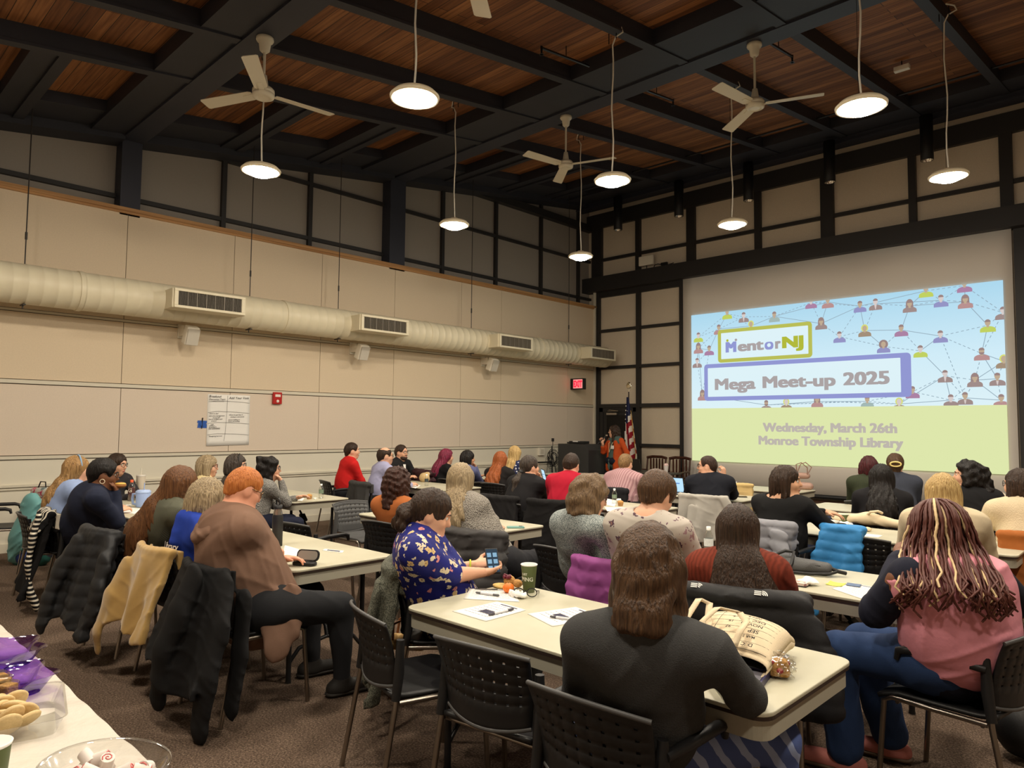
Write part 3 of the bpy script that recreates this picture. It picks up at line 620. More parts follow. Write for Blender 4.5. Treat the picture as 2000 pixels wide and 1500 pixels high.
# dark wood chairs behind the demo table
M_dw = mat('mahogany', (74, 38, 24), .35, streak=((30, 30, 4), (48, 24, 15)))
t = thing('wooden_chair', 'dark wooden slat back armchair nearer the flag', 'chair', (2.0, 13.3, 0), PI, 'dark wooden chairs by the back wall')
def W(name, *boxes):
    mb = MB()
    for b_ in boxes:
        if len(b_) == 2: mb.span(*b_)
        else: mb.tube(*b_)
    return mb.build(name, M_dw, t, bevel=.004)
W('seat', ((-.24, -.24, .42), (.24, .24, .46)))
for x in (-.23, .23):
    W('leg', ([(x, .22, 0), (x, .22, .66)], .02, 8)); W('leg', ([(x, -.22, 0), (x, -.2, .45), (x*1.02, -.28, .95)], .02, 8)); W('armrest', ([(x, -.22, .67), (x*1.1, .0, .68), (x, .26, .66)], .022, 8))
W('top_rail', ([(-.25, -.27, .94), (-.12, -.30, .965), (.12, -.30, .965), (.25, -.27, .94)], .032, 8)); W('bottom_rail', ([(-.23, -.225, .53), (.23, -.225, .53)], .015, 8))
for k in range(5): x = -.15+.075*k; W('back_slat', ((x-.018, -.275, .53), (x+.018, -.26, .93)))
dup(t, (2.62, 13.28, 0), PI+.1, 'dark wooden slat back armchair right of its twin, against the screen edge')
t = thing('demo_table', 'narrow dark table holding the laptop by the back wall', 'table', (2.9, 11.86, 0))
M_dt = mat('dark_tabletop', (58, 53, 48), .4)
mb = MB(); mb.span((-.6, -.3, .71), (.55, .3, .745)); mb.build('tabletop', M_dt, t, bevel=.004)
for x in (-.55, .5):
    for y in (-.26, .26): mb = MB(); mb.span((x-.02, y-.02, 0), (x+.02, y+.02, .71)); mb.build('leg', M_dt, t)
mb = MB(); mb.span((-.55, -.25, .32), (.5, .25, .35)); mb.build('shelf', M_dt, t)
t = thing('laptop', 'dark grey laptop open on the demo table, its lid towards the hall', 'laptop', (2.52, 11.93, .746))
M_lap = mat('space_grey', (74, 72, 68), .35, metal=.6)
mb = MB(); mb.span((-.18, -.02, 0), (.18, .22, .014)); mb.build('base', M_lap, t)
mb = MB(); mb.add([(-.18, -.02, .014), (.18, -.02, .014), (.18, -.10, .24), (-.18, -.10, .24), (-.18, -.012, .016), (.18, -.012, .016), (.18, -.092, .242), (-.18, -.092, .242)], [(0, 1, 2, 3), (7, 6, 5, 4), (0, 4, 5, 1), (2, 6, 7, 3), (1, 5, 6, 2), (0, 3, 7, 4)]); ld = mb.build('lid', M_lap, t)
mb = MB(); mb.ball((0, -.062, .125), (.014, .003, .016), 6); mb.ball((.006, -.069, .144), (.004, .002, .006), 5); mb.build('logo', M_black, ld)
t = thing('iced_drink_cup', 'clear cup with a pale drink standing on the demo table', 'cup', (*atz(1301, 925, .746)[:2], .746))
mb = MB(); mb.lathe([(.03, 0), (.045, .15)], n=16); mb.lathe([(.001, 0), (.03, 0)], n=16); mb.build('cup_body', mat('frosted_cup', (214, 208, 204), .4), t)
mb = MB(); mb.lathe([(.047, .15), (.047, .16), (.03, .19), (.001, .195)], n=16); mb.build('lid', mat('pink_lid', (222, 190, 184), .4), t)
# ================================================================== CHAIRS AND TABLES
M_shell = mat('charcoal_shell', (26, 26, 27), .45, bump=(600, .06))
M_shellg = mat('grey_shell', (78, 78, 78), .45)
M_tube = mat('chair_tube', (150, 142, 132), .28, metal=1.0)
def make_chair(name, label, arms, shell=None):
    sh = shell or M_shell
    t = thing(name, label, 'chair', group='black perforated stacking chairs')
    # perforated backrest
    ul = [-1]; hole_u = []; nc = 8
    for k in range(nc):
        c = -.80+1.6*k/(nc-1); ul += [c-.028, c+.028]; hole_u.append(len(ul)-2)
    ul.append(1)
    vl = [0, .06, .2]; hole_v = []
    for k in range(5):
        c = .33+.135*k; vl += [c-.019, c+.019]; hole_v.append(len(vl)-2)
    vl += [.95, 1]
    def bp(u, v):
        hw = .205+.03*v; return (u*hw, -.205-.05*(1-u*u)-.06*v*v-.012*(1-v)*0, .485+.305*v-.02*u*u*v+(.03*u*u-.015)*(1-v))
    mb = MB(); nu, nv = len(ul)-1, len(vl)-1
    vs = [bp(u, v) for v in vl for u in ul]
    fs = [(j*(nu+1)+i, j*(nu+1)+i+1, (j+1)*(nu+1)+i+1, (j+1)*(nu+1)+i) for j in range(nv) for i in range(nu) if not (i in hole_u and j in hole_v)]
    mb.add(vs, fs, True); mb.build('backrest', sh, t, solid=.009)
    mb = MB(); mb.tube([bp(-1+2*k/14, 1) for k in range(15)], .0085, 8); mb.tube([bp(-1+2*k/14, 0) for k in range(15)], .009, 8)
    mb.build('backrest_rim', M_shellg, t)
    mb = MB()
    def sp(u, v):
        x = (u-.5)*2; w = .235-.02*(1-v); y = -.225+.46*v
        z = .452-.016*(1-x*x)*(1-(2*v-1)**2)-.035*max(0, v-.82)**1.2*6+.02*max(0, .15-v)*4
        return (x*w, y+.012*(1-x*x)*(v-.5), z)
    mb.grid(sp, 14, 16); mb.build('seat', sh, t, solid=.018)
    for s in (-1, 1):
        mb = MB(); mb.tube([(s*.232, -.195, .70), (s*.234, -.2, .56), (s*.24, -.215, .45)], [.018, .024, .02], 8); mb.build('side_sleeve', sh, t)
        mb = MB(); mb.tube([(s*.235, -.205, .5), (s*.24, -.215, .42), (s*.252, -.29, 0)], .0125, 8); mb.build('leg', M_tube, t)
        mb = MB(); mb.tube([(s*.24, -.2, .435), (s*.24, .17, .435), (s*.242, .205, .415), (s*.25, .235, 0)], .0125, 8); mb.build('leg', M_tube, t)
        if arms:
            mb = MB(); mb.T = Matrix.Diagonal((1, 1, 1, 1))
            mb.tube([(s*.245, -.2, .655), (s*.268, -.1, .668), (s*.275, .08, .668), (s*.272, .125, .655), (s*.27, .135, .615)], [.016, .02, .02, .018, .012], 8)
            mb.build('armrest', sh, t)
    mb = MB(); mb.tube([(-.24, -.18, .425), (.24, -.18, .425)], .009, 6); mb.tube([(-.24, .15, .42), (.24, .15, .42)], .009, 6); mb.build('cross_bar', M_tube, t)
    return t
CH0 = make_chair('stacking_chair', 'x', False); CH1 = make_chair('stacking_chair', 'x', True); CHG = make_chair('stacking_chair', 'x', False, M_shellg)
_used = set()
CHAIRS = []
def chair(x, y, deg, label, arms=False, grey=False):
    """deg: world direction the sitter faces"""
    src = CHG if grey else CH1 if arms else CH0
    rz = math.radians(deg)-PI/2
    if src.name not in _used:
        _used.add(src.name); src.location = (x, y, 0); src.rotation_euler = (0, 0, rz); src['label'] = label; return src
    return dup(src, (x, y, 0), rz, label)

def lam_fn(nt, b, tc):
    n = nt.nodes.new('ShaderNodeTexNoise'); n.inputs['Scale'].default_value = 3.5; n.inputs['Detail'].default_value = 6
    nt.links.new(tc.outputs['Object'], n.inputs['Vector'])
    nt.links.new(ramp(nt, n.outputs['Fac'], [(.3, (183, 178, 154)), (.6, (194, 190, 168)), (.8, (188, 184, 162))], False), b.inputs['Base Color'])
    r = nt.nodes.new('ShaderNodeMapRange'); r.inputs[3].default_value = .28; r.inputs[4].default_value = .5; nt.links.new(n.outputs['Fac'], r.inputs[0]); nt.links.new(r.outputs[0], b.inputs['Roughness'])
M_lam = mat('table_laminate', (212, 205, 176), .35, fn=lam_fn)
M_edge = mat('table_edge_band', (52, 40, 34), .4); M_apron = mat('table_apron', (168, 163, 146), .5)
def rrect(hx, hy, r, n=6):
    p = []
    for cx, cy, a in ((hx-r, hy-r, 0), (-hx+r, hy-r, PI/2), (-hx+r, -hy+r, PI), (hx-r, -hy+r, 1.5*PI)):
        for k in range(n+1): p.append((cx+r*math.cos(a+k*PI/2/n), cy+r*math.sin(a+k*PI/2/n)))
    return p
def make_table():
    t = thing('folding_table', 'x', 'table', group='folding tables in three columns')
    hx, hy = .915, .381
    mb = MB(); mb.prism(rrect(hx, hy, .06), .722, .737); mb.build('tabletop', M_lam, t, bevel=.004)
    mb = MB(); mb.prism(rrect(hx-.001, hy-.001, .06), .711, .722); mb.build('edge_band', M_edge, t)
    mb = MB(); o = rrect(hx-.012, hy-.012, .055); i_ = rrect(hx-.05, hy-.05, .04); n = len(o)
    mb.add([(x, y, z) for z in (.645, .712) for x, y in o] + [(x, y, z) for z in (.645, .712) for x, y in i_],
           [(k, (k+1) % n, n+(k+1) % n, n+k) for k in range(n)] + [(2*n+(k+1) % n, 2*n+k, 3*n+k, 3*n+(k+1) % n) for k in range(n)] + [((k+1) % n, k, 2*n+k, 2*n+(k+1) % n) for k in range(n)])
    mb.build('apron', M_apron, t)
    for s in (-1, 1):
        x = s*.70
        for y in (-.27, .27):
            mb = MB(); mb.tube([(x, y, .7), (x, y, .02), (x, y, 0)], [.0165, .0165, .02], 8); mb.build('leg', M_blackm, t)
        mb = MB(); mb.tube([(x, -.27, .12), (x, -.2, .2), (x, 0, .235), (x, .2, .2), (x, .27, .12)], .013, 8); mb.tube([(x, -.27, .66), (x, .27, .66)], .014, 8); mb.build('leg_arch', M_blackm, t)
        mb = MB(); mb.tube([(x, 0, .235), (x-s*.02, 0, .3), (x-s*.36, 0, .66), (x-s*.40, 0, .7)], .013, 8); mb.box((x-s*.2, 0, .5), (.1, .07, .025), Matrix.Rotation(s*math.radians(45), 3, 'Y')); mb.build('brace', M_blackm, t)
    return t
TB0 = make_table(); _tb = [0]
def table(x, y, deg, label):
    if not _tb[0]:
        _tb[0] = 1; TB0.location = (x, y, 0); TB0.rotation_euler = (0, 0, math.radians(deg)); TB0['label'] = label; return TB0
    return dup(TB0, (x, y, 0), math.radians(deg), label)
table(8.715, 2.535, -.3, 'cream folding table in front with handouts, green cup and tote bag')
table(5.76, 2.56, .5, 'cream folding table holding the open glasses case and black flask')
table(2.61, 2.68, 0, 'cream folding table with pale blue tumbler, near the left wall')
table(2.37, 4.43, 0, 'cream folding table by the wall with a muffin and small bottle, cable knit sitter')
table(5.505, 4.41, 0, 'cream folding table with a teal phone near its corner')
table(8.69, 4.30, .6, 'cream folding table with a black belt bag and yellow note')
table(2.32, 6.68, 0, 'cream folding table by the wall where the man in lavender shirt sits')
table(5.57, 6.58, 0, 'cream folding table with water bottle, muffin cup and pink lidded mug nearby')
table(8.76, 6.46, .8, 'cream folding table under the woman in black reaching out her arms')
table(2.35, 8.5, 0, 'cream folding table with an open tablet screen, in front of the cable stand')
table(5.74, 8.46, 0, 'cream folding table where the man in the black polo rests his elbow')
table(8.3, 8.42, .5, 'cream folding table behind the blonde woman, facing the right of the screen')
table(2.70, 10.3, 0, 'cream folding table nearest the lectern')
table(5.75, 10.05, 0, 'cream folding table carrying a rose handbag in front of the screen')
# ================================================================== SOLID MODELLER (signed distance fields -> smooth meshes)
def npv(v): return np.array([v[0], v[1], v[2]], np.float32)
class Model:
    def __init__(s): s.p = []
    def _add(s, fn, lo, hi, k, op): s.p.append((fn, np.array(lo, np.float32), np.array(hi, np.float32), k, op)); return s
    def rc(s, a, b, ra, rb=None, k=.03, flat=None, op='add'):
        """tapered capsule; flat=(direction, factor) squashes it along a direction"""
        a, b = npv(a), npv(b); rb = ra if rb is None else rb
        R = max(ra, rb); lo, hi = np.minimum(a, b)-R, np.maximum(a, b)+R
        n, f = (npv(flat[0]), flat[1]) if flat else (None, 1.0)
        if n is not None: n = n/np.linalg.norm(n)
        def sc(v):
            return v if n is None else v + n*(v@n)*(1/f-1)
        ba = sc(b-a); bb = float(ba@ba)+1e-9
        def fn(X, Y, Z):
            px, py, pz = X-a[0], Y-a[1], Z-a[2]
            if n is not None:
                q = (px*n[0]+py*n[1]+pz*n[2])*(1/f-1); px, py, pz = px+q*n[0], py+q*n[1], pz+q*n[2]
            t = np.clip((px*ba[0]+py*ba[1]+pz*ba[2])/bb, 0, 1)
            d = np.sqrt((px-ba[0]*t)**2+(py-ba[1]*t)**2+(pz-ba[2]*t)**2) - (ra+(rb-ra)*t)
            return d*(1 if n is None else .5+.5*min(1, f))
        return s._add(fn, lo, hi, k, op)
    def ell(s, c, r, R=None, k=.03, op='add'):
        """ellipsoid; R = 3x3 world-from-local columns"""
        c = npv(c); r = np.array(r, np.float32); m = float(max(r)); R = np.eye(3, dtype=np.float32) if R is None else R
        def fn(X, Y, Z):
            px, py, pz = X-c[0], Y-c[1], Z-c[2]
            l = [(px*R[0, i]+py*R[1, i]+pz*R[2, i]) for i in range(3)]
            k0 = np.sqrt(sum((l[i]/r[i])**2 for i in range(3))); k1 = np.sqrt(sum((l[i]/r[i]**2)**2 for i in range(3)))+1e-6
            return k0*(k0-1)/k1
        return s._add(fn, c-m, c+m, k, op)
    def cut(s, c, n, k=.01):
        """remove everything on the side the normal points to"""
        c, n = npv(c), npv(n); n = n/np.linalg.norm(n)
        def fn(X, Y, Z): return -((X-c[0])*n[0]+(Y-c[1])*n[1]+(Z-c[2])*n[2])
        return s._add(fn, [-99]*3, [99]*3, k, 'sub')
    def chain(s, pts, rs, k=.03, flat=None):
        for i in range(len(pts)-1): s.rc(pts[i], pts[i+1], rs[i], rs[i+1], k, flat)
        return s
    def fun(s, fn, lo, hi, k=.01, op='add'): return s._add(fn, lo, hi, k, op)
    def mesh(s, h, disp=None, smooth=2):
        adds = [q for q in s.p if q[4] == 'add']
        lo = np.min([q[1] for q in adds], 0)-.05-3*h; hi = np.max([q[2] for q in adds], 0)+.05+3*h
        n = np.ceil((hi-lo)/h).astype(int)+1
        D = np.full(n, 1.0, np.float32); A = [(lo[i]+h*np.arange(n[i])).astype(np.float32) for i in range(3)]
        for fn, a, b, k, op in s.p:
            pad = k+2*h
            i0 = np.clip(np.floor((a-pad-lo)/h).astype(int), 0, n-1); i1 = np.clip(np.ceil((b+pad-lo)/h).astype(int)+1, 1, n)
            if (i1 <= i0).any(): continue
            sl = tuple(slice(i0[i], i1[i]) for i in range(3))
            f = fn(A[0][sl[0]][:, None, None], A[1][sl[1]][None, :, None], A[2][sl[2]][None, None, :]); d = D[sl]
            if op == 'add':
                t = np.clip(.5+.5*(d-f)/k, 0, 1); D[sl] = d*(1-t)+f*t-k*t*(1-t)
            else:
                g = -f; t = np.clip(.5+.5*(g-d)/k, 0, 1); D[sl] = d*(1-t)+g*t+k*t*(1-t)
        if disp is not None:
            m = np.abs(D) < .045; I = np.nonzero(m)
            D[m] += disp(A[0][I[0]], A[1][I[1]], A[2][I[2]]).astype(np.float32)
        D[0] = D[-1] = 1; D[:, 0] = D[:, -1] = 1; D[:, :, 0] = D[:, :, -1] = 1
        ins = D < 0; c = [ins[a:n[0]-1+a, b:n[1]-1+b, e:n[2]-1+e] for a in (0, 1) for b in (0, 1) for e in (0, 1)]
        al = c[0].copy(); an = c[0].copy()
        for q in c[1:]: al &= q; an |= q
        act = an & ~al; I = np.argwhere(act); vid = np.full(act.shape, -1, np.int32); vid[act] = np.arange(len(I))
        P = np.zeros((len(I), 3), np.float32); N = np.zeros(len(I), np.float32)
        cor = [(a, b, e) for a in (0, 1) for b in (0, 1) for e in (0, 1)]
        vals = {q: D[I[:, 0]+q[0], I[:, 1]+q[1], I[:, 2]+q[2]] for q in cor}
        for q in cor:
            for ax in range(3):
                if q[ax]: continue
                r = list(q); r[ax] = 1; r = tuple(r); v1, v2 = vals[q], vals[r]; m = (v1 < 0) != (v2 < 0)
                t = v1[m]/(v1[m]-v2[m]); o = np.repeat(np.array([q], np.float32), len(t), 0); o[:, ax] += t; P[m] += o; N[m] += 1
        P = lo + h*(I + P/N[:, None])
        Fs = []
        for ax in range(3):
            a = np.take(ins, range(n[ax]-1), ax); b = np.take(ins, range(1, n[ax]), ax)
            E = np.argwhere(a != b); u, v = [(1, 2), (2, 0), (0, 1)][ax]
            fl = a[E[:, 0], E[:, 1], E[:, 2]]; q = []
            for du, dv in ((-1, -1), (0, -1), (0, 0), (-1, 0)):
                e = E.copy(); e[:, u] += du; e[:, v] += dv; q.append(vid[e[:, 0], e[:, 1], e[:, 2]])
            q = np.stack(q, 1); q[~fl] = q[~fl][:, ::-1]; Fs.append(q)
        Fq = np.concatenate(Fs); Fq = Fq[(Fq >= 0).all(1)]
        for _ in range(smooth):
            acc = np.zeros_like(P); cnt = np.zeros(len(P), np.float32)
            for i in range(4):
                a, b = Fq[:, i], Fq[:, (i+1) % 4]
                for d_ in range(3): acc[:, d_] += np.bincount(a, P[b, d_], len(P))+np.bincount(b, P[a, d_], len(P))
                cnt += np.bincount(a, minlength=len(P))+np.bincount(b, minlength=len(P))
            P = .45*P+.55*acc/np.maximum(cnt, 1)[:, None]
        return P, Fq
def mesh_obj(name, parts, mats, parent=None, origin=(0, 0, 0)):
    """parts: list of (verts, quads[, slot]) joined into one mesh"""
    V = np.concatenate([p[0] for p in parts])-npv(origin); off = 0; Q = []; S = []
    for p in parts: Q.append(p[1]+off); off += len(p[0]); S.append(np.full(len(p[1]), p[2] if len(p) > 2 else 0, np.int32))
    Q = np.concatenate(Q); S = np.concatenate(S)
    me = bpy.data.meshes.new(name); me.vertices.add(len(V)); me.vertices.foreach_set('co', V.astype(np.float32).ravel())
    me.loops.add(Q.size); me.loops.foreach_set('vertex_index', Q.astype(np.int32).ravel())
    me.polygons.add(len(Q)); me.polygons.foreach_set('loop_start', np.arange(0, Q.size, 4, dtype=np.int32))
    for m in (mats if isinstance(mats, (list, tuple)) else [mats]): me.materials.append(m)
    me.polygons.foreach_set('material_index', S)
    me.polygons.foreach_set('use_smooth', np.ones(len(Q), bool)); me.update(calc_edges=True)
    o = bpy.data.objects.new(name, me); COL.objects.link(o)
    if parent: o.parent = parent
    return o
def folds(amp, seed, sc=1.0, vert=.55):
    """soft cloth: broad swells plus a few drag lines that fade in and out"""
    r = np.random.RandomState(seed); K = r.normal(size=(4, 3))*np.array([1, 1, 1.2])*9/sc; ph = r.rand(12)*6
    D = r.normal(size=(3, 3))*np.array([.5, .5, 1.0]); D = D/np.linalg.norm(D, axis=1)[:, None]*np.array([[46.], [58.], [70.]])/sc
    def f(x, y, z):
        wx = .06*np.sin(6*z+ph[0]+4*x); wz = .06*np.sin(5*x+6*y+ph[1]); X, Z = x+wx, z+wz; t = 0
        for i in range(4): t = t + .45*np.sin(K[i, 0]*X+K[i, 1]*y+K[i, 2]*Z+ph[i])
        for i in range(3):
            m = np.clip(np.sin(K[i, 2]*X*1.1+K[(i+1) % 4, 0]*y*1.1+6*Z+ph[4+i])-.15, 0, 1)
            t = t + 1.5*m*(1-np.abs(np.sin(.5*(D[i, 0]*X+D[i, 1]*y+D[i, 2]*Z)+ph[7+i])))**2.5
        return -amp*t*.8
    return f
def quilt(amp, h, base, z0=0.0, wob=.006):
    def f(x, y, z):
        return -amp*(np.abs(np.sin(PI*(z-z0+wob*np.sin(14*x+9*y))/h))**.55-.6) + (base(x, y, z) if base else 0)
    return f

# ================================================================== PEOPLE
def skin(name, c, c2): return mat(name, c, .5, noise=(14, .06), spec=.35)
S_fair = skin('fair_skin', (222, 170, 140), 0); S_pink = skin('pink_skin', (226, 160, 130), 0); S_tan = skin('tan_skin', (204, 150, 116), 0); S_brown = skin('brown_skin', (120, 78, 54), 0); S_olive = skin('olive_skin', (212, 162, 128), 0)
def hairmat(name, c, c2, sc=(150, 150, 7)): return mat(name, c, .45, streak=(sc, c2), bump=(1.0, .8), spec=.28)
def cloth(name, c, rough=.85, **k):
    k.setdefault('noise', (25, .08)); k.setdefault('bump', (400, .15)); return mat(name, c, rough, spec=.2, **k)
def unit(v): return v/ (np.linalg.norm(v)+1e-9)
Zv = np.array([0, 0, 1.0])
def yawv(d): a = math.radians(d); return np.array([math.cos(a), math.sin(a), 0.0])
def head_frame(yaw, pitch, roll=0):
    f0 = yawv(yaw); R = np.array([f0[1], -f0[0], 0]); p = math.radians(pitch)
    F = f0*math.cos(p)+Zv*math.sin(p); U = np.cross(R, F)
    if roll:
        a = math.radians(roll); R, U = R*math.cos(a)+U*math.sin(a), U*math.cos(a)-R*math.sin(a)
    return R, F, U
def hand_model(Wp, d, n, side, curl=.5, spread=0.0, thumb=.5, sc=1.0):
    """Wp wrist, d towards the fingers, n palm normal, side +1 right hand / -1 left"""
    d = unit(d); n = unit(n-d*(n@d)); x = np.cross(d, n)*side      # x points to the thumb side
    m = Model(); q = sc
    Rm = np.stack([x, d, n], 1).astype(np.float32)
    m.rc(Wp-d*.03, Wp+d*.02, .026*q, .026*q, k=.02, flat=(n, .8)); m.ell(Wp+d*.05*q, (.042*q, .056*q, .018*q), Rm, k=.02)
    for i, (ox, ln) in enumerate(((.031, .066), (.010, .076), (-.011, .071), (-.030, .056))):
        b = Wp+d*(.09-.006*abs(i-1))*q+x*ox*q; dd = unit(d+x*ox*3*spread); a = b; ang = 0
        for j, fr in enumerate((.46, .32, .26)):
            ang += curl*(.75 if j == 0 else 1.0); e = a+(dd*math.cos(ang)+n*math.sin(ang))*ln*fr*q
            m.rc(a, e, (.0088-.001*j)*q, (.0083-.001*j)*q, k=.006); a = e
    b = Wp+d*.025*q+x*.03*q; e1 = b+unit(d*.6+x*.8+n*.35*thumb)*.038*q; e2 = e1+unit(d*.9+x*.25+n*.6*thumb)*.03*q
    m.rc(b-x*.008, e1, .0125*q, .010*q, k=.014); m.rc(e1, e2, .0098*q, .0085*q, k=.006)
    return m
def glasses(parent, Hc, R, F, U, o, m, name='glasses', wdt=.030, round_=False):
    mb = MB(); g = lambda x, y, z: Vector(Hc+R*x+F*y+U*z-o)
    for s in (-1, 1):
        mb.tube([g(s*.034+wdt*math.cos(a)*.85, .108-.02*abs(math.cos(a))*(1 if s*math.cos(a) > 0 else 0), .008+.022*math.sin(a)) for a in [2*PI*k/14 for k in range(15)]], .0025, 6)
        mb.tube([g(s*.060, .092, .014), g(s*.079, .03, .014), g(s*.082, -.02, .008)], .0024, 6)
    mb.tube([g(-.008, .112, .012), g(.008, .112, .012)], .0025, 6); mb.build(name, m, parent)
PRE = {'table': (.15, .38, .775), 'lap': (.10, .30, .60), 'wide': (.26, .34, .775), 'write': (.05, .36, .78)}
def person(label, head, hy, ty, skinm, top, hair, pitch=0, roll=0, w=1.0, lean=.07, sleeve='long', pants=None, L='lap', Rh='lap', h=.010, seat=.47, face=False, gl=None, fold=.005, tdisp=None, topx=None, legdir=None, hairx=None, hips=None, neck=0.0, bare=0.0, stand=False, shoes=None, hand_opt=None, legs=True, sw=None, eyes=None, knee=None, beard=None, hem=-.02, bust=0.0, hdn=None):
    Hc = npv(head).astype(float); R, F, U = head_frame(hy, pitch, roll); Ft = yawv(ty); Rt = np.array([Ft[1], -Ft[0], 0])
    Rm = np.stack([R, F, U], 1).astype(np.float32)
    N = Hc-U*.118-F*.035-Zv*(.018+neck); S = N-Zv*.05-Ft*.005
    P = np.array([*(S-Ft*lean)[:2], seat+.10]) if hips is None else np.array(hips, float)
    o = np.array([P[0], P[1], 0.0]); t = thing('person', label, 'person', tuple(o))
    sw = sw or .138+.050*w; wl, wu = w**.66, w**.60; q = w**.42
    ShR, ShL = S+Rt*sw, S-Rt*sw; lerp = lambda a, b, k: a+(b-a)*k
    def hp(spec, s):
        if isinstance(spec, str):
            if spec == 'chin': return Hc+F*.115-U*.125+R*s*.03
            l, f, z = PRE[spec]; return np.array([*(S+Rt*s*l+Ft*f)[:2], z])
        return npv(spec).astype(float)
    arms = []
    for s, sh, spec in ((1, ShR, Rh), (-1, ShL, L)):
        W = hp(spec, s); v = W-sh; dist = np.linalg.norm(v); l1, l2 = .29, .255
        if dist > .535: W = sh+v*(.535/dist); v = W-sh; dist = .535
        a = (l1*l1-l2*l2+dist*dist)/(2*dist); hh = math.sqrt(max(0, l1*l1-a*a)); u = v/dist
        pole = Rt*s*.55-Zv*1.0-Ft*.25; po = (hand_opt or {}).get('R' if s > 0 else 'L', {}).get('pole'); pole = pole if po is None else Rt*po[0]+Ft*po[1]+Zv*po[2]; pole = unit(pole-u*(pole@u)); arms.append((s, sh, npv((hand_opt or {}).get('R' if s > 0 else 'L', {}).get('el', sh+u*a+pole*hh)).astype(float), W, spec))
    def torso(m, e, low=True):
        m.rc(P+Zv*hem, lerp(P, S, .42)-Ft*.015, .158*wl+e, .150*wl+e, k=.06, flat=(Ft, min(1.08, .78+.26*(w-1))))
        m.rc(lerp(P, S, .40)-Ft*.02, lerp(P, S, .80)-Ft*.012, .150*wl+e, .150*wu+e, k=.07, flat=(Ft, min(.95, .70+.20*(w-1))))
        m.rc(lerp(ShL, ShR, .08)-Zv*.015, lerp(ShL, ShR, .92)-Zv*.015, .064*q+e, .064*q+e, k=.08)
        if bust: m.ell(lerp(P, S, .66)+Ft*.08, (.12*w, .07*bust, .08), None, k=.06)
        for s in (ShL, ShR): m.rc(N-Zv*.005, lerp(N, s, .62)-Zv*.012, .050+e, .046*q+e, k=.06)
    # body: head, neck, core and arms in one surface
    m = Model()
    g = lambda x, y, z: Hc+R*x+F*y+U*z
    m.ell(g(0, -.010, .032), (.076, .097, .090), Rm, k=.02); m.ell(g(0, .030, -.040), (.061, .066, .080), Rm, k=.035); m.ell(g(0, .062, -.098), (.026, .026, .022), Rm, k=.035)
    m.rc(g(0, .088, .018), g(0, .112, -.026), .009, .013, k=.018); m.ell(g(0, .076, .030), (.052, .022, .014), Rm, k=.02)
    for s in (-1, 1):
        m.ell(g(s*.031, .098, .008), (.017, .012, .011), Rm, k=.014, op='sub'); m.ell(g(s*.042, .062, -.028), (.022, .026, .024), Rm, k=.03)
        m.ell(g(s*.077, -.008, -.006), (.011, .024, .034), Rm, k=.010); m.ell(g(s*.088, -.002, -.002), (.007, .011, .017), Rm, k=.006, op='sub')
    m.ell(g(0, .088, -.060), (.024, .013, .006), Rm, k=.008); m.ell(g(0, .086, -.071), (.020, .013, .007), Rm, k=.008); m.rc(g(-.018, .099, -.0655), g(.018, .099, -.0655), .0035, .0035, k=.004, op='sub')
    m.rc(g(0, -.018, -.035), N-Zv*.03, .056*(.8+.2*w), .064*(.8+.2*w), k=.045); m.rc(N-Zv*.005, S-Zv*.05+Ft*.025, .056, .05, k=.04)
    torso(m, -.012)
    for s, sh, el, W, spec in arms:
        m.rc(sh, el, .048*q, .041*q, k=.03); m.rc(el, W, .041*q, .027, k=.025)
    skinparts = [m.mesh(h)]
    for i, (s, sh, el, W, spec) in enumerate(arms):
        ho = (hand_opt or {}).get('R' if s > 0 else 'L', {})
        d = npv(ho.get('d', W-el)).astype(float); n = npv(ho.get('n', (-Zv*1.0+(-Rt*s)*.3))).astype(float)
        if spec == 'chin': d, n = unit(Hc-W+U*.02), -F
        skinparts.append(hand_model(W, d, n, s, ho.get('curl', .45), ho.get('spread', 0), ho.get('thumb', .5)).mesh(.0048 if h < .012 else .006))
    mesh_obj('body', skinparts, skinm, t, o)
    # top
    m = Model(); torso(m, .010)
    if bare:      # wide neckline
        m.ell(N+Zv*.02, (bare, bare*.9, .075), None, k=.02, op='sub')
    for s, sh, el, W, spec in arms:
        if sleeve == 'none': continue
        if sleeve == 'long':
            m.rc(sh-Zv*.004, el, .060*q, .051*q, k=.04); m.rc(el, lerp(el, W, .93), .052*q, .036, k=.03)
        elif sleeve == 'half': m.rc(sh-Zv*.004, lerp(sh, el, .92), .063*q, .062*q, k=.04)
        elif sleeve == 'short': m.rc(sh-Zv*.004, lerp(sh, el, .66), .060*q, .060*q, k=.04)
    if topx: topx(m, dict(Hc=Hc, R=R, F=F, U=U, N=N, S=S, P=P, Ft=Ft, Rt=Rt, w=w, ShL=ShL, ShR=ShR, arms=arms, Rm=Rm))
    ff = folds(fold, int(abs(Hc[0]*31+Hc[1]*17)*10) % 999)
    mesh_obj('top', [m.mesh(h, tdisp(dict(N=N, P=P, S=S), ff) if tdisp else ff)], top, t, o)
    # trousers
    if legs:
        m = Model(); m.rc(P-Rt*.06*w, P+Rt*.06*w, .150*q, .150*q, k=.05, flat=(Zv, .75)); fl = yawv(legdir if legdir is not None else ty); rl = np.array([fl[1], -fl[0], 0])
        feet = []
        for s in (-1, 1):
            hj = P+Rt*s*.085*w-Zv*.015
            if stand: kn = hj-Zv*.42+fl*.02; an = kn-Zv*.42-fl*.03
            elif knee and s in knee: kn, an = [npv(v).astype(float) for v in knee[s]]
            else: kn = hj+fl*.42+rl*s*.045; kn[2] = seat+.055; an = np.array([*(kn+fl*.02)[:2], .10])
            m.rc(hj, kn, .090*q, .066*q, k=.05); m.rc(kn, an, .064*q, .050 if not shoes or shoes[1] != 'flare' else .085, k=.03); feet.append((an, fl))
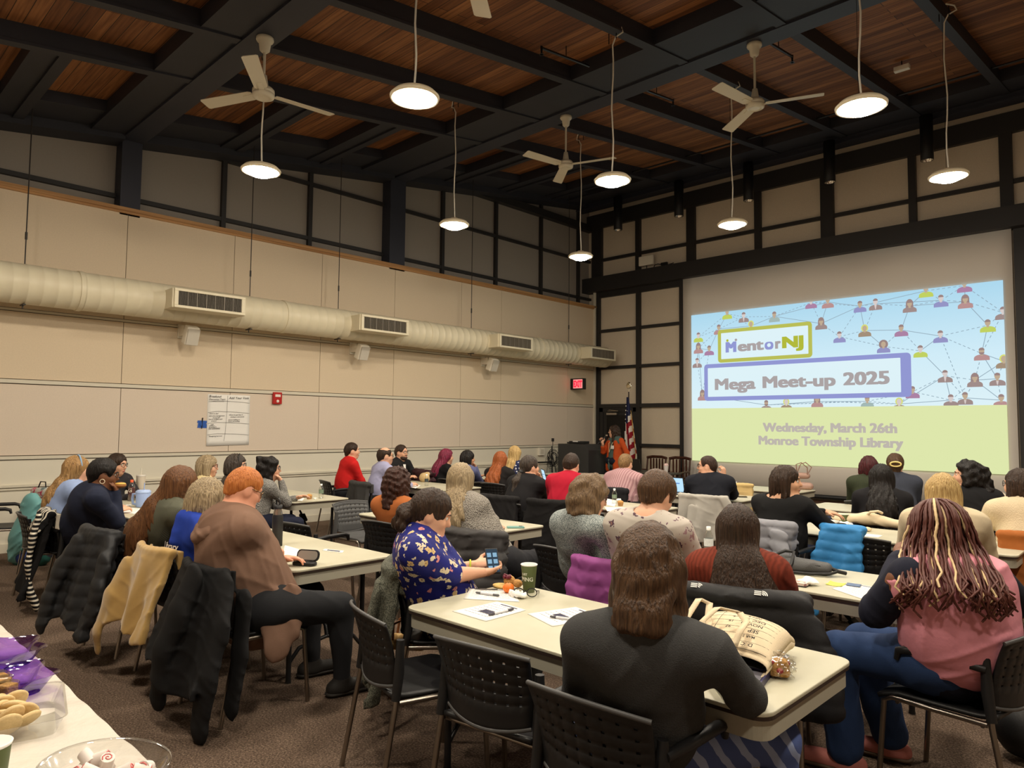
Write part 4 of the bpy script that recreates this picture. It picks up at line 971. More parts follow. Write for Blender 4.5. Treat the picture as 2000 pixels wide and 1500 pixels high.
        mesh_obj('trousers', [m.mesh(max(h, .009), folds(.006, 5))], pants or PANTS, t, o)
        if shoes:
            for an, fl in feet:
                f2 = shoes[2] if len(shoes) > 2 else fl
                m = Model(); b = np.array([an[0], an[1], .045]); m.rc(b-f2*.05, b+f2*.16, .047, .04, k=.02); m.rc(b+Zv*.05, b, .05, .048, k=.03); m.cut((0, 0, .022), -Zv, .006)
                sole = Model(); sole.rc(b-f2*.055-Zv*.025, b+f2*.17-Zv*.025, .05, .044, k=.02, flat=(Zv, .35)); sole.cut((0, 0, .003), -Zv, .004)
                mesh_obj('shoe', [m.mesh(.007)+(0,), sole.mesh(.007)+(1,)], [shoes[0], mat('shoe_sole', (92, 74, 58), .7) if shoes[1] == 'flare' else mat('shoe_sole_dark', (46, 42, 38), .7)], t, o)
    # hair
    style, hm = hair[0], hair[1]; ho = hair[2] if len(hair) > 2 else {}
    m = Model(); e = ho.get('e', .012); A, nn = ho.get('A', .0042), 34; curl = 0
    m.ell(g(0, -.012, .034), (.079+e, .100+e, .092+e), Rm, k=.02)
    if style in ('short', 'balding', 'crop'):
        m.rc(g(0, -.055, -.01), g(0, -.06, -.055), .062+e*.5, .05, k=.04); m.cut(g(0, 0, -.052 if style == 'short' else -.032), -U+F*.38); A, nn = .003, 40
        if style == 'balding': m.ell(g(0, -.005, .115), (.075, .085, .045), Rm, k=.02, op='sub')
    elif style in ('bob', 'curly', 'wavy'):
        ln = ho.get('len', .13); m.ell(g(0, -.035, -.025), (.088+e, .085+e, .105+e*.5), Rm, k=.03)
        for s in (-1, 1): m.rc(g(s*.072, -.01, .02), g(s*(.075+e*.6), -.005, -ln+.03), .03+e*.4, .032+e*.4, k=.03)
        m.rc(g(0, -.07, 0), g(0, -.075-.45*max(0, ln-.13), -ln+.025), .05+e*.5, .055+e*.5+ho.get('bw', 0), k=.05, flat=(F, .7)); m.cut(g(0, 0, -ln-.02), -U, .02)
        A = .006
        if style != 'bob': curl = ho.get('curl', .014)
    elif style in ('long', 'pony', 'bun', 'updo'):
        m.rc(g(0, -.05, 0), g(0, -.06, -.07), .062+e*.4, .05, k=.04)
        if style == 'long':
            kx, bk_, la = ho.get('rel', (.35, .17, 0)); end = lerp(S, P, kx)-Ft*bk_+Rt*la; r1 = ho.get('r', .10); mid = lerp(g(0, -.07, -.10), end, .35)-Ft*.02
            m.chain([g(0, -.045, -.02), mid, lerp(mid, end, .6), end], [.080+e*.5, .5*(.085+r1), r1, r1*ho.get('tip', .8)], k=.05, flat=(Ft, .42))
            for s in (-1, 1): m.rc(g(s*.066, -.005, .03), lerp(g(s*.085, -.02, -.17), end, .25), .028+e*.3, .034, k=.05)
        if style == 'pony':
            tie = g(*ho.get('tie', (0, -.115, 0))); end = npv(ho['end']).astype(float) if 'end' in ho else tie-Zv*.3-Ft*.05
            m.chain([tie, lerp(tie, end, .35)-Ft*.03, lerp(tie, end, .7), end], [.028, .045, .04, .018], k=.03)
        if style in ('bun', 'updo'): m.ell(g(*ho.get('bun', (0, -.125, .0))), ho.get('bunr', (.05, .042, .05)), Rm, k=.025)
    if style in ('short', 'balding', 'crop'):
        for s in (-1, 1): m.ell(g(s*.088, .004, -.022), (.030, .034, .046), Rm, k=.012, op='sub')
        ho.setdefault('facec', (0, .132, -.018)); ho.setdefault('facer', (.088, .088, .116))
    if hairx: hairx(m, dict(g=g, Rm=Rm, R=R, F=F, U=U, Ft=Ft, Rt=Rt, S=S, N=N, Hc=Hc))
    m.ell(g(*ho.get('facec', (0, .135, -.04))), ho.get('facer', (.082, .088, .108)), Rm, k=.02, op='sub')
    if 'fringe' in ho: m.rc(g(-.05, .075, .075), g(.05, .075, .075), .028, .028, k=.03); m.rc(g(-.05, .09, .05), g(.05, .09, .05), .016, .016, k=.03)
    Rf, Ff, Uf = R.astype(np.float32), F.astype(np.float32), U.astype(np.float32); ph = float(Hc[0]*7 % 6)
    def disp(x, y, z):
        x, y, z = x-Hc[0], y-Hc[1], z-Hc[2]; a = x*Rf[0]+y*Rf[1]+z*Rf[2]; b = x*Ff[0]+y*Ff[1]+z*Ff[2]+.01; c = x*Uf[0]+y*Uf[1]+z*Uf[2]
        p = np.arctan2(a, -b); E = 1+ho.get('ends', 1.6)*np.clip((-c-.02)/.16, 0, 1)
        if curl:
            k = ho.get('freq', 95); return curl*.5*(np.sin(k*a+2*np.sin(.5*k*c+ph))*np.sin(k*b+1.5*np.sin(.6*k*a))+.7*np.sin(k*c+2*np.sin(.5*k*b)+ph))
        return A*(E*.6*np.sin(nn*.6*p+2.6*np.sin(11*c+ph)+1.2*np.sin(23*c))+.45*E*np.sin(1.5*nn*p+3*np.sin(9*c+2)+ph)+.9*np.sin(5*p+9*c+ph))
    mesh_obj('hair', [m.mesh(min(h, .009), disp, 1)], hm, t, o)
    if beard:
        m = Model(); m.ell(g(0, .042, -.078), (.066, .064, .052), Rm, k=.02); m.ell(g(0, .10, -.055), (.028, .02, .022), Rm, k=.01, op='sub'); m.cut(g(0, 0, -.045), U+F*.2)
        m.rc(g(-.028, .094, -.045), g(.028, .094, -.045), .008, .008, k=.01); mesh_obj('beard', [m.mesh(.007)], beard, t, o)
    if gl: glasses(t, Hc, R, F, U, o, gl)
    if face:
        for s in (-1, 1):
            mb = MB(); mb.ball(Vector(g(s*.031, .081, .008)-o), .0125, 8); mb.cur = 1; mb.ball(Vector(g(s*.031, .0882, .008)-o), .0062, 6); mb.build('eye', [mat('eye_white', (225, 218, 208), .3), mat('iris_dark', (44, 30, 22), .2)], t)
        mb = MB()
        for s in (-1, 1): mb.tube([Vector(g(s*x, y, z)-o) for x, y, z in ((.014, .099, .028), (.03, .098, .034), (.05, .084, .028))], [.0025, .0036, .0018], 6)
        mb.build('eyebrows', hm if style != 'balding' else mat('brow', (60, 42, 30), .7), t)
        mb = MB(); mb.ball(Vector(g(0, .0975, -.0655)-o), (.021, .006, .0075), 8, Matrix([list(R), list(F), list(U)]).transposed()); mb.build('lips', mat('lips', (168, 92, 84), .45), t)
    return t, dict(P=P, S=S, N=N, Hc=Hc, R=R, F=F, U=U, Ft=Ft, Rt=Rt, o=o, g=g, arms=arms)
PANTS = cloth('black_trousers', (34, 34, 38))
# ================================================================== FABRICS
def floral_fn(bg, petals, scale, size, warp=.0):
    def fn(nt, b, tc):
        lk = nt.links; v = nt.nodes.new('ShaderNodeTexVoronoi'); v.inputs['Scale'].default_value = scale
        n = nt.nodes.new('ShaderNodeTexNoise'); n.inputs['Scale'].default_value = scale*1.6
        ad = nt.nodes.new('ShaderNodeMix'); ad.data_type = 'VECTOR'; ad.inputs[0].default_value = warp; lk.new(tc.outputs['Object'], ad.inputs[4]); lk.new(n.outputs['Color'], ad.inputs[5])
        lk.new(ad.outputs[1], v.inputs['Vector'])
        lt = nt.nodes.new('ShaderNodeMath'); lt.operation = 'LESS_THAN'; lt.inputs[1].default_value = size; lk.new(v.outputs['Distance'], lt.inputs[0])
        s = nt.nodes.new('ShaderNodeSeparateColor'); lk.new(v.outputs['Color'], s.inputs[0]); pc = ramp(nt, s.outputs[0], petals)
        # darker heart of each flower
        l2 = nt.nodes.new('ShaderNodeMath'); l2.operation = 'LESS_THAN'; l2.inputs[1].default_value = size*.33; lk.new(v.outputs['Distance'], l2.inputs[0])
        m0 = nt.nodes.new('ShaderNodeMix'); m0.data_type = 'RGBA'; lk.new(l2.outputs[0], m0.inputs[0]); lk.new(pc, m0.inputs[6]); m0.inputs[7].default_value = (*lin((150, 112, 96)), 1)
        mx = nt.nodes.new('ShaderNodeMix'); mx.data_type = 'RGBA'; lk.new(lt.outputs[0], mx.inputs[0]); mx.inputs[6].default_value = (*lin(bg), 1); lk.new(m0.outputs[2], mx.inputs[7]); lk.new(mx.outputs[2], b.inputs['Base Color'])
    return fn
def speck_fn(a, c, scale, lo=.42, hi=.58):
    def fn(nt, b, tc):
        n = nt.nodes.new('ShaderNodeTexNoise'); n.inputs['Scale'].default_value = scale; n.inputs['Detail'].default_value = 2; nt.links.new(tc.outputs['Object'], n.inputs['Vector'])
        nt.links.new(ramp(nt, n.outputs['Fac'], [(lo, a), (hi, c)], False), b.inputs['Base Color'])
    return fn
def band_fn(a, c, scale, axis='Z', duty=.5, dist=0.0, soft=False):
    def fn(nt, b, tc):
        wv = nt.nodes.new('ShaderNodeTexWave'); wv.wave_type = 'BANDS'; wv.bands_direction = axis; wv.inputs['Scale'].default_value = scale; wv.inputs['Distortion'].default_value = dist; wv.inputs['Detail Scale'].default_value = 2
        nt.links.new(tc.outputs['Object'], wv.inputs['Vector']); nt.links.new(ramp(nt, wv.outputs['Fac'], [(0, a), (duty, c)] if not soft else [(0, a), (1, c)], not soft), b.inputs['Base Color'])
    return fn
def knit_fn(a, c, sx=60, sz=45):
    def fn(nt, b, tc):
        lk = nt.links; mp = nt.nodes.new('ShaderNodeMapping'); mp.inputs['Rotation'].default_value = (.3, .2, .5); lk.new(tc.outputs['Object'], mp.inputs[0])
        v = nt.nodes.new('ShaderNodeTexVoronoi'); v.inputs['Scale'].default_value = sx; lk.new(mp.outputs[0], v.inputs['Vector'])
        lk.new(ramp(nt, v.outputs['Distance'], [(.1, a), (.7, c)], False), b.inputs['Base Color'])
        bp = nt.nodes.new('ShaderNodeBump'); bp.inputs['Strength'].default_value = .9; bp.inputs['Distance'].default_value = .01; bp.invert = True; lk.new(v.outputs['Distance'], bp.inputs['Height']); lk.new(bp.outputs[0], b.inputs['Normal'])
    return fn
def pat(name, c, fn, rough=.85): return mat(name, c, rough, fn=fn, spec=.2)
HM = dict(
    ginger=hairmat('ginger_hair', (206, 128, 66), (168, 92, 42)), honey=hairmat('honey_hair', (176, 138, 88), (116, 86, 54)), chest=hairmat('chestnut_hair', (122, 82, 50), (74, 46, 28)), ash=hairmat('ash_blonde_hair', (178, 158, 124), (112, 96, 74)),
    black=hairmat('black_hair', (30, 25, 23), (14, 12, 12)), dark=hairmat('dark_brown_hair', (64, 46, 34), (34, 24, 18)), brown=hairmat('brown_hair', (92, 66, 44), (54, 38, 26)), greydark=hairmat('grey_streaked_hair', (78, 68, 60), (38, 32, 28)),
    copper=hairmat('copper_hair', (176, 98, 50), (118, 60, 30)), magenta=hairmat('magenta_hair', (150, 50, 82), (74, 26, 38)), blonde=hairmat('blonde_hair', (206, 176, 118), (150, 118, 72)), auburn=hairmat('dark_auburn_hair', (70, 40, 30), (36, 20, 16)),
    light=hairmat('light_brown_hair', (150, 118, 78), (104, 78, 50)), redtip=hairmat('red_tipped_hair', (46, 28, 28), (90, 24, 34)))
M_spec = mat('spectacle_frame', (24, 22, 22), .3); M_specb = mat('tortoise_frame', (96, 44, 34), .3); M_wire = mat('wire_frame', (150, 130, 100), .25, metal=1.0)

# coats hung over chair backs
def coat(name, label, cat, x, y, deg, m, L=.5, w0=.235, w1=.29, th=.018, flare=.05, amp=.018, kx=22, seed=1, sleeves=(), qh=0, qa=.008, front=.12, zt=.815, skew=0.0, off=0.0, extra=None, group=None, slm=None, smat=None, hemk=0.0):
    """a garment over the back of the chair at x, y facing deg; sleeves: list of (points, radius) in the chair's frame"""
    t = thing(name, label, cat, (x, y, 0), math.radians(deg)-PI/2, group); rr = random.Random(seed); p1, p2 = rr.random()*6, rr.random()*6
    M_ = Model()
    def slab(X, Y, Z):
        v = np.clip((zt-Z)/L, 0, 1); xx = X-off-skew*v
        yc = -.345+.055*(xx/.235)**2*(1-v) - flare*v + amp*(.25+v)*np.sin(kx*xx+p1+2.2*v)*np.minimum(1, v*2+.25) + amp*.5*np.sin(kx*1.9*xx+p2)*v
        hem = zt-L+hemk*xx+.03*np.sin(5*xx+p2)+.02*np.sin(13*xx+p1)
        return .75*np.maximum(np.maximum(np.abs(xx)-(w0+(w1-w0)*v), np.abs(Y-yc)-th), np.maximum(Z-zt, hem-Z))
    M_.fun(slab, (-w1-abs(skew)-.05+off, -.55-flare, zt-L-.06-abs(hemk)*w1), (w1+abs(skew)+.05+off, -.2, zt+.02))
    M_.chain([(off-w0*.97+w0*.97*k/5, -.335+.055*((-1+k/5)**2), zt-.004) for k in range(11)], [th*1.25]*11, k=.02)
    def flap(X, Y, Z):
        yc = -.275+.05*(X/.235)**2; return .75*np.maximum(np.maximum(np.abs(X-off)-w0*.96, np.abs(Y-yc)-th*.8), np.maximum(Z-zt, zt-front-Z))
    M_.fun(flap, (-w0+off, -.34, zt-front), (w0+off, -.18, zt), k=.015)
    base = folds(.005, seed, .8)
    D = quilt(qa, qh, base) if qh else base
    loose = []
    for pts, r in sleeves:
        S_ = Model() if smat else M_; n = len(pts); S_.chain(pts, [r*(1-.12*k/(n-1)) for k in range(n)], k=.035, flat=((0, 1, 0), .40))
        if smat: loose.append(S_)
    mesh_obj('drape', [M_.mesh(.009, D)], m, t)
    for i, S_ in enumerate(loose): mesh_obj('sleeve', [S_.mesh(.008, folds(.006, seed+i, .8))], smat, t)
    if extra: extra(t)
    return t

# ================================================================== THE PEOPLE, from the left wall to the right, front to back
def row(px, py, y): return tuple(aty(px, py, y))
def seat_at(px, py, deg):
    p = atz(px, py, .80); f = yawv(deg); return np.array([p[0]+f[0]*.30, p[1]+f[1]*.30])
def hipat(px, py, deg, fw=.03): p = seat_at(px, py, deg); f = yawv(deg); return (p[0]+f[0]*fw, p[1]+f[1]*fw, .57)
def seatpx(px, py, deg, label, arms=False, grey=False): p = seat_at(px, py, deg); return chair(p[0], p[1], deg, label, arms, grey), (p[0], p[1], deg)
def seatchair(d, deg, label, arms=False, grey=False, back=.03):
    f = yawv(deg); p = d['P']-f*back; return chair(p[0], p[1], deg, label, arms, grey), (p[0], p[1], deg)

# ---- first row by the left wall
t, d = person('person in pale blue blouse with long fair hair and a blue headband', row(150, 918, 2.0), 88, 84, S_fair, cloth('pale_blue_blouse', (140, 158, 196)), ('long', HM['honey'], dict(rel=(.30, .18, 0), r=.085)), w=1.35, h=.011, L='table', Rh='table', sleeve='half')
mb = MB(); mb.tube([Vector(d['g'](.094*math.sin(a), .02-.01*math.cos(a), .034+.108*math.cos(a))-d['o']) for a in [-1.5+.3*k for k in range(11)]], .008, 6); mb.build('headband', mat('blue_headband', (130, 160, 190), .6), t)
_, c = seatchair(d, 84, 'black chair under the person in the pale blue blouse')
t, d = person('person in navy sweater with hoop earring biting a sandwich', row(203, 927, 1.95), 72, 76, S_brown, cloth('navy_sweater', (33, 38, 56)), ('short', HM['black'], dict(e=.018)), pitch=-8, w=1.75, lean=.10, h=.010, L='chin', Rh='chin', gl=M_spec, fold=.004, face=True, hips=hipat(92, 1006, 80, 0.03))
mb = MB(); mb.tube([Vector(d['g'](.088, .0+.018*math.cos(a), -.052+.018*math.sin(a))-d['o']) for a in [2*PI*k/12 for k in range(13)]], .0035, 6); mb.build('hoop_earring', mat('cream_hoop', (232, 214, 184), .4), t)
Sd = thing('sandwich', 'bitten bread roll in the hands of the navy sweater person', 'sandwich', tuple(d['g'](0, .135, -.075))); mb = MB(); mb.ball((0, 0, .0), (.05, .05, .026), 8); mb.build('bun', mat('bread_crust', (176, 120, 70), .6, noise=(30, .2)), Sd)
mb = MB(); mb.ball((0, 0, .012), (.052, .046, .012), 8); mb.build('filling', mat('egg_filling', (226, 186, 92), .6), Sd)
_, c = seatpx(92, 1006, 80, 'black chair hung with a striped shirt and black jacket, sitter in navy')
SX = c
def stripes(tt): pass
coat('black_jacket', 'long black jacket hanging on the back of the navy sweater chair', 'jacket', c[0], c[1], c[2], cloth('black_wool', (26, 25, 26)), L=.62, w1=.30, seed=3, flare=.12, zt=.80, extra=lambda tt: MB().tube([(-.05, -.475, .5), (-.06, -.50, .3)], .005, 6).build('zip', M_chrome, tt))
coat('striped_shirt', 'black and white striped shirt thrown over the black jacket', 'shirt', c[0], c[1], c[2], pat('bw_stripe', (20, 20, 20), band_fn((22, 22, 24), (226, 218, 200), 8.5, 'X', .62)), L=.16, w0=.245, w1=.265, th=.024, seed=4, zt=.832, amp=.01,
     sleeves=[([(.2, -.37, .80), (.235, -.41, .62), (.25, -.43, .42), (.24, -.41, .2), (.25, -.36, .08)], .058)], smat=pat('bw_stripe_sleeve', (20, 20, 20), band_fn((22, 22, 24), (226, 218, 200), 8.5, 'Z', .62)))
t, d = person('person in glasses with long dark hair at the far end of the tumbler table', row(229, 907, 2.78), 38, 20, S_fair, cloth('dark_cardigan', (52, 50, 54)), ('long', HM['dark'], dict(e=.008)), pitch=-8, h=.011, L='table', Rh='write', gl=M_spec, face=True)
seatchair(d, 20, 'black chair of the dark haired person in glasses, against the wall')
# ---- first row, middle table
t, d = person('person in olive knit with chestnut hair down to the waist, bending forward', row(352, 948, 2.0), 96, 92, S_fair, pat('olive_knit', (90, 92, 78), band_fn((104, 104, 88), (76, 78, 66), 38, 'X', .5, soft=True)), ('long', HM['chest'], dict(rel=(.62, .20, .02), r=.125, ends=1, e=.016)), pitch=-12, w=1.25, lean=.30, h=.009, L='table', Rh='table', sw=.18, hips=hipat(200, 1050, 97, 0.03))
_, c = seatpx(200, 1050, 97, 'black chair under the black puffer coat, long haired sitter')
coat('puffer_coat', 'long black puffer coat slumped on the chair of the long chestnut hair', 'coat', c[0]-.02, c[1]-.02, c[2], cloth('black_puffer', (44, 45, 47), .5), L=.62, w0=.26, w1=.33, th=.03, qh=.085, qa=.008, seed=7, flare=.14, zt=.84, hemk=-.2, amp=.022, sleeves=[([(.25, -.33, .76), (.33, -.40, .66), (.36, -.45, .50), (.33, -.47, .34)], .075), ([(-.10, -.40, .74), (-.2, -.47, .56), (-.24, -.52, .36), (-.25, -.55, .2)], .07)])
def bluehood_x(m, d):
    m.rc(d['N']-d['Ft']*.05+d['Rt']*.09, d['N']-d['Ft']*.05-d['Rt']*.09, .05, .05, k=.04); m.rc(d['N']-d['Ft']*.07, d['N']-d['Ft']*.13-Zv*.13, .07, .035, k=.04)
t, d = person('person in royal blue sweatshirt with grey blonde bob, half behind the brown hoodie', row(407, 975, 2.0), 82, 88, S_fair, cloth('royal_blue_sweat', (40, 66, 164)), ('bob', HM['ash'], dict(len=.15, e=.016)), pitch=-14, w=1.15, lean=.16, h=.009, L='table', Rh='table', topx=bluehood_x, hips=hipat(300, 1078, 92, 0.03))
mb = MB(); bk = d['S']-d['Ft']*.165-d['o']
for s, z, sz, sh in (('Library', -.12, .062, .3), ('BRUNSWICK FREE PUBLIC', -.175, .016, 0)):
    put_text(mb, s, sz, lambda a, b: Vector(bk+d['Rt']*(a+.045)-d['Ft']*(.018-((a+.045)/.19)**2*.04)+Zv*(z+b)), .001, 'CENTER', sh)
mb.build('back_print', mat('white_print', (220, 222, 235), .7), t)
_, c = seatpx(300, 1078, 92, 'black chair under the tan fleece jacket')
coat('fleece_jacket', 'tan velour jacket draped over the chair beside the black puffer', 'jacket', c[0], c[1], c[2], cloth('tan_velour', (186, 152, 92), .8, sheen=.4), L=.50, w0=.25, w1=.30, th=.02, amp=.028, kx=26, seed=9, flare=.10, zt=.825, sleeves=[([(-.22, -.38, .7), (-.27, -.46, .5), (-.33, -.5, .28), (-.36, -.48, .16)], .05)])
def hood_x(m, d):
    Rt, Ft, P = d['Rt'], d['Ft'], d['P']
    m.rc(P+Rt*.24+Ft*.02, P+Rt*.30-Ft*.0-Zv*.20, .11, .075, k=.04, flat=(Rt, .22)); m.rc(P+Rt*.24+Ft*.12+Zv*.06, P+Rt*.30+Ft*.10-Zv*.14, .06, .045, k=.04, flat=(Rt, .4))
Ph = row(477, 956, 1.95)
t, d = person('ginger haired person in a brown zip hoodie writing at the table end', Ph, 88, 86, S_pink, cloth('brown_hoodie', (124, 96, 80), .9), ('crop', HM['ginger'], dict(e=.007)), pitch=-26, w=1.9, neck=.05, lean=.08, h=.008, fold=.007, L='write', Rh=tuple(atz(545, 1080, .79)), topx=hood_x, legdir=78, shoes=(cloth('black_boot', (42, 40, 38), .6), 'boot'), pants=cloth('charcoal_trousers', (34, 35, 38)), gl=M_wire, hips=hipat(395, 1113, 92, 0.03))
m = Model(); N, S, Rt, Ft = d['N'], d['S'], d['Rt'], d['Ft']
for k in range(7):
    u = -1+k/3; m.rc(N+Rt*u*.085-Ft*.055*(1-.3*u*u)+Zv*.012, S+Rt*u*.09-Ft*(.175-.04*u*u)-Zv*(.055-.04*u*u), .036, .030, k=.025)
for s in (-1, 1): m.rc(N+Rt*s*.09-Ft*.035+Zv*.005, N+Rt*s*.075+Ft*.075-Zv*.05, .036, .030, k=.025)
mesh_obj('hood', [m.mesh(.008, folds(.008, 77, .7))], cloth('brown_hoodie', (124, 96, 80), .9), t, d['o'])
_, c = seatpx(395, 1113, 92, 'black chair under the long black coat of the hoodie wearer')
coat('long_coat', 'long black coat draped over the front hoodie chair, hem and sleeves touching the carpet', 'coat', c[0], c[1], c[2], cloth('black_soft_shell', (26, 26, 27), .8), L=.56, w0=.245, w1=.37, th=.016, amp=.030, kx=11, seed=12, flare=.15, zt=.822, hemk=-.12, sleeves=[([(.12, -.40, .79), (.10, -.47, .60), (.04, -.52, .40), (-.03, -.50, .16)], .085), ([(.27, -.30, .74), (.34, -.36, .55), (.36, -.42, .32), (.33, -.44, .07)], .085), ([(.30, -.2, .66), (.34, -.24, .4), (.35, -.28, .14)], .07), ([(-.26, -.30, .5), (-.29, -.3, .3), (-.29, -.3, .20)], .06)])
# ---- second row by the wall
def stripe_collar(m, d): m.rc(d['N']+d['Rt']*.06-Zv*.01, d['N']-d['Rt']*.06-Zv*.01, .06, .06, k=.03)
t, d = person('person in cream jacket with blonde bob and red glasses near the wall', row(406, 912, 3.62), 58, 74, S_fair, cloth('cream_jacket', (226, 208, 158)), ('bob', HM['ash'], dict(len=.125, e=.02)), h=.011, L='lap', Rh='lap', gl=M_specb, face=True)
mb = MB()
for k in range(7): mb.tube([Vector(d['N']+d['Rt']*(.03+.012*k)+d['Ft']*(.06-.008*k)+Zv*(.02-.012*k)-d['o']), Vector(d['N']+d['Rt']*(.05+.012*k)+d['Ft']*(.085-.008*k)+Zv*(-.03-.012*k)-d['o'])], .005, 5)
mb.build('striped_scarf', M_black, t)
seatchair(d, 80, 'black chair of the person in the cream jacket')
t, d = person('person in black jacket with dark grey hair and glasses pushed up on the head', row(461, 910, 3.66), 58, 72, S_fair, mat('black_leather', (34, 33, 35), .4, noise=(20, .1), bump=(60, .2)), ('bob', HM['greydark'], dict(len=.085, e=.014)), h=.011, gl=M_spec, face=True)
mb = MB(); mb.tube([Vector(d['g'](.09*math.sin(a), .035, .04+.10*math.cos(a))-d['o']) for a in [-1.4+.28*k for k in range(11)]], .006, 6); mb.build('sunglasses', M_spec, t)
seatchair(d, 80, 'black chair of the person in the black leather jacket')
def cable_hair(m, d):
    r = random.Random(4)
    for k in range(16): m.ell(d['g'](r.uniform(-.08, .08), r.uniform(-.12, .02), r.uniform(-.13, .12)), (.045, .045, .045), None, k=.02)
t, d = person('person in grey cable knit with black curls, chin resting on a hand', row(527, 916, 3.78), 66, 76, S_fair, pat('grey_cable_knit', (128, 126, 122), knit_fn((158, 156, 150), (116, 114, 110), 85)), ('curly', HM['black'], dict(len=.13, e=.016, curl=.012, freq=70)), h=.010, Rh='chin', L='table', gl=M_spec, hairx=cable_hair, pants=cloth('dark_jeans', (28, 32, 50)), lean=.10, face=True)
seatchair(d, 84, 'black chair of the person in the grey cable knit')
# ---- second row, middle table
t, d = person('person in rust sweater with dark brown curls', row(777, 945, 3.78), 100, 98, S_fair, cloth('rust_sweater', (172, 100, 54), .9), ('curly', HM['auburn'], dict(len=.20, e=.030, curl=.016, freq=110)), w=1.2, h=.009, L='table', Rh='table', lean=.06, hips=hipat(737, 1016, 98, 0.03))
seatpx(737, 1016, 98, 'black chair behind the rust sweater, left of the knit sweater')
t, d = person('person in chunky grey knit sweater with long ash blonde hair', row(901, 938, 3.80), 112, 104, S_fair, pat('grey_chunky_knit', (160, 154, 146), knit_fn((178, 172, 162), (132, 126, 118), 105)), ('long', HM['ash'], dict(rel=(.28, .20, 0), r=.085, e=.018)), w=1.5, h=.009, L='table', Rh='table', lean=.08, fold=.006, sw=.2, hips=hipat(918, 1048, 106, 0.03))
_, c = seatpx(918, 1048, 106, 'black chair of the chunky knit sitter')
coat('puffer_jacket', 'dark grey puffer jacket on the seat back behind the chunky knit sweater', 'jacket', c[0]+.03, c[1], c[2], cloth('dark_grey_puffer', (62, 60, 60), .5), L=.40, w0=.25, w1=.31, th=.035, qh=.09, qa=.012, seed=15, flare=.07)
seat_e = chair(5.02, 3.32, 100, 'empty black armchair between the wall table and the rust sweater table', True)
chair(4.27, 4.36, 4, 'empty grey backed chair pulled to the end of the rust sweater table', False, True)
# ---- front row, right table
M_flo = pat('blue_floral_print', (34, 40, 128), floral_fn((34, 38, 118), [(0, (226, 212, 182)), (.45, (222, 192, 136)), (.62, (214, 142, 142)), (.78, (230, 218, 192))], 21, .36, .035), .6)
def bun_low(m, d):
    r = random.Random(2)
    for k in range(9): m.ell(d['g'](r.uniform(-.04, .05), r.uniform(-.16, -.12), r.uniform(-.12, -.01)), (.03, .03, .035), None, k=.015)
t, d = person('person in blue floral blouse with tied dark hair looking down at a phone', row(843, 1003, 2.50), 50, 50, S_fair, M_flo, ('updo', HM['dark'], dict(e=.011, bun=(0, -.125, -.04), bunr=(.05, .04, .05))), pitch=-22, w=1.45, lean=.12, h=.007, L=row(928, 1103, 2.92), Rh=row(945, 1118, 2.80), sleeve='half', hairx=bun_low, face=True, pants=cloth('dark_grey_leggings', (52, 52, 52)), fold=.005, hand_opt={'R': dict(n=(-.3, .3, .8), curl=.6, thumb=.6), 'L': dict(n=(.3, -.2, .8), curl=.55)}, legdir=50, hips=hipat(772, 1112, 48, 0.03))
ph = thing('smartphone', 'dark smartphone held by the person in the blue floral blouse', 'phone', row(962, 1099, 2.88), math.radians(60))
R_ = Matrix.Rotation(math.radians(55), 3, 'X'); mb = MB(); mb.box((0, 0, .01), (.075, .155, .011), R_); mb.build('phone_case', M_black, ph, bevel=.004)
mb = MB(); mb.add([R_ @ Vector((x, y, .0065))+Vector((0, 0, .01)) for x, y in ((-.033, -.07), (.033, -.07), (.033, .07), (-.033, .07))], [(0, 1, 2, 3)]); mb.cur = 1
for k in range(3):
    for x in (-.018, .016): mb.add([R_ @ Vector((x+a, -.045+k*.04+b, .0072))+Vector((0, 0, .01)) for a, b in ((-.012, -.014), (.012, -.014), (.012, .012), (-.012, .012))], [(0, 1, 2, 3)])
mb.build('phone_screen', [mat('screen_dark', (20, 30, 40), .2, emit=((38, 60, 78), .6)), mat('screen_blue', (60, 90, 110), .3, emit=((120, 160, 190), .7))], ph)
mb = MB(); W = [a for a in d['arms'] if a[0] < 0][0]; q = unit(W[3]-W[2]); mb.tube([Vector(W[3]-q*.03+(np.cross(q, Zv)*math.cos(a)+Zv*math.sin(a))*.033-d['o']) for a in [2*PI*k/14 for k in range(15)]], .006, 6); mb.build('wristband', mat('lime_band', (196, 206, 60), .5), t)
_, c = seatpx(772, 1112, 48, 'black chair under the grey wool coat of the floral blouse')
coat('wool_coat', 'grey green wool coat hanging behind the person in the floral blouse', 'coat', c[0], c[1], c[2], pat('grey_wool', (92, 94, 84), speck_fn((70, 72, 64), (116, 117, 104), 160)), L=.66, w0=.25, w1=.30, th=.028, amp=.02, seed=18, flare=.05, zt=.835, sleeves=[([(.2, -.37, .72), (.22, -.42, .5), (.2, -.43, .28)], .06)])
def collar_x(m, d):
    pts = [d['N']+d['Rt']*(.078*math.sin(a))-d['Ft']*(.072*math.cos(a)+.0)+Zv*(.012-.02*(1-math.cos(a))*.5) for a in [-2.2+.4*k for k in range(12)]]
    m.chain(pts, [.026]*12, k=.02)
M_fleece = cloth('charcoal_fleece', (66, 66, 66), .95, noise=(120, .18), bump=(260, .3))
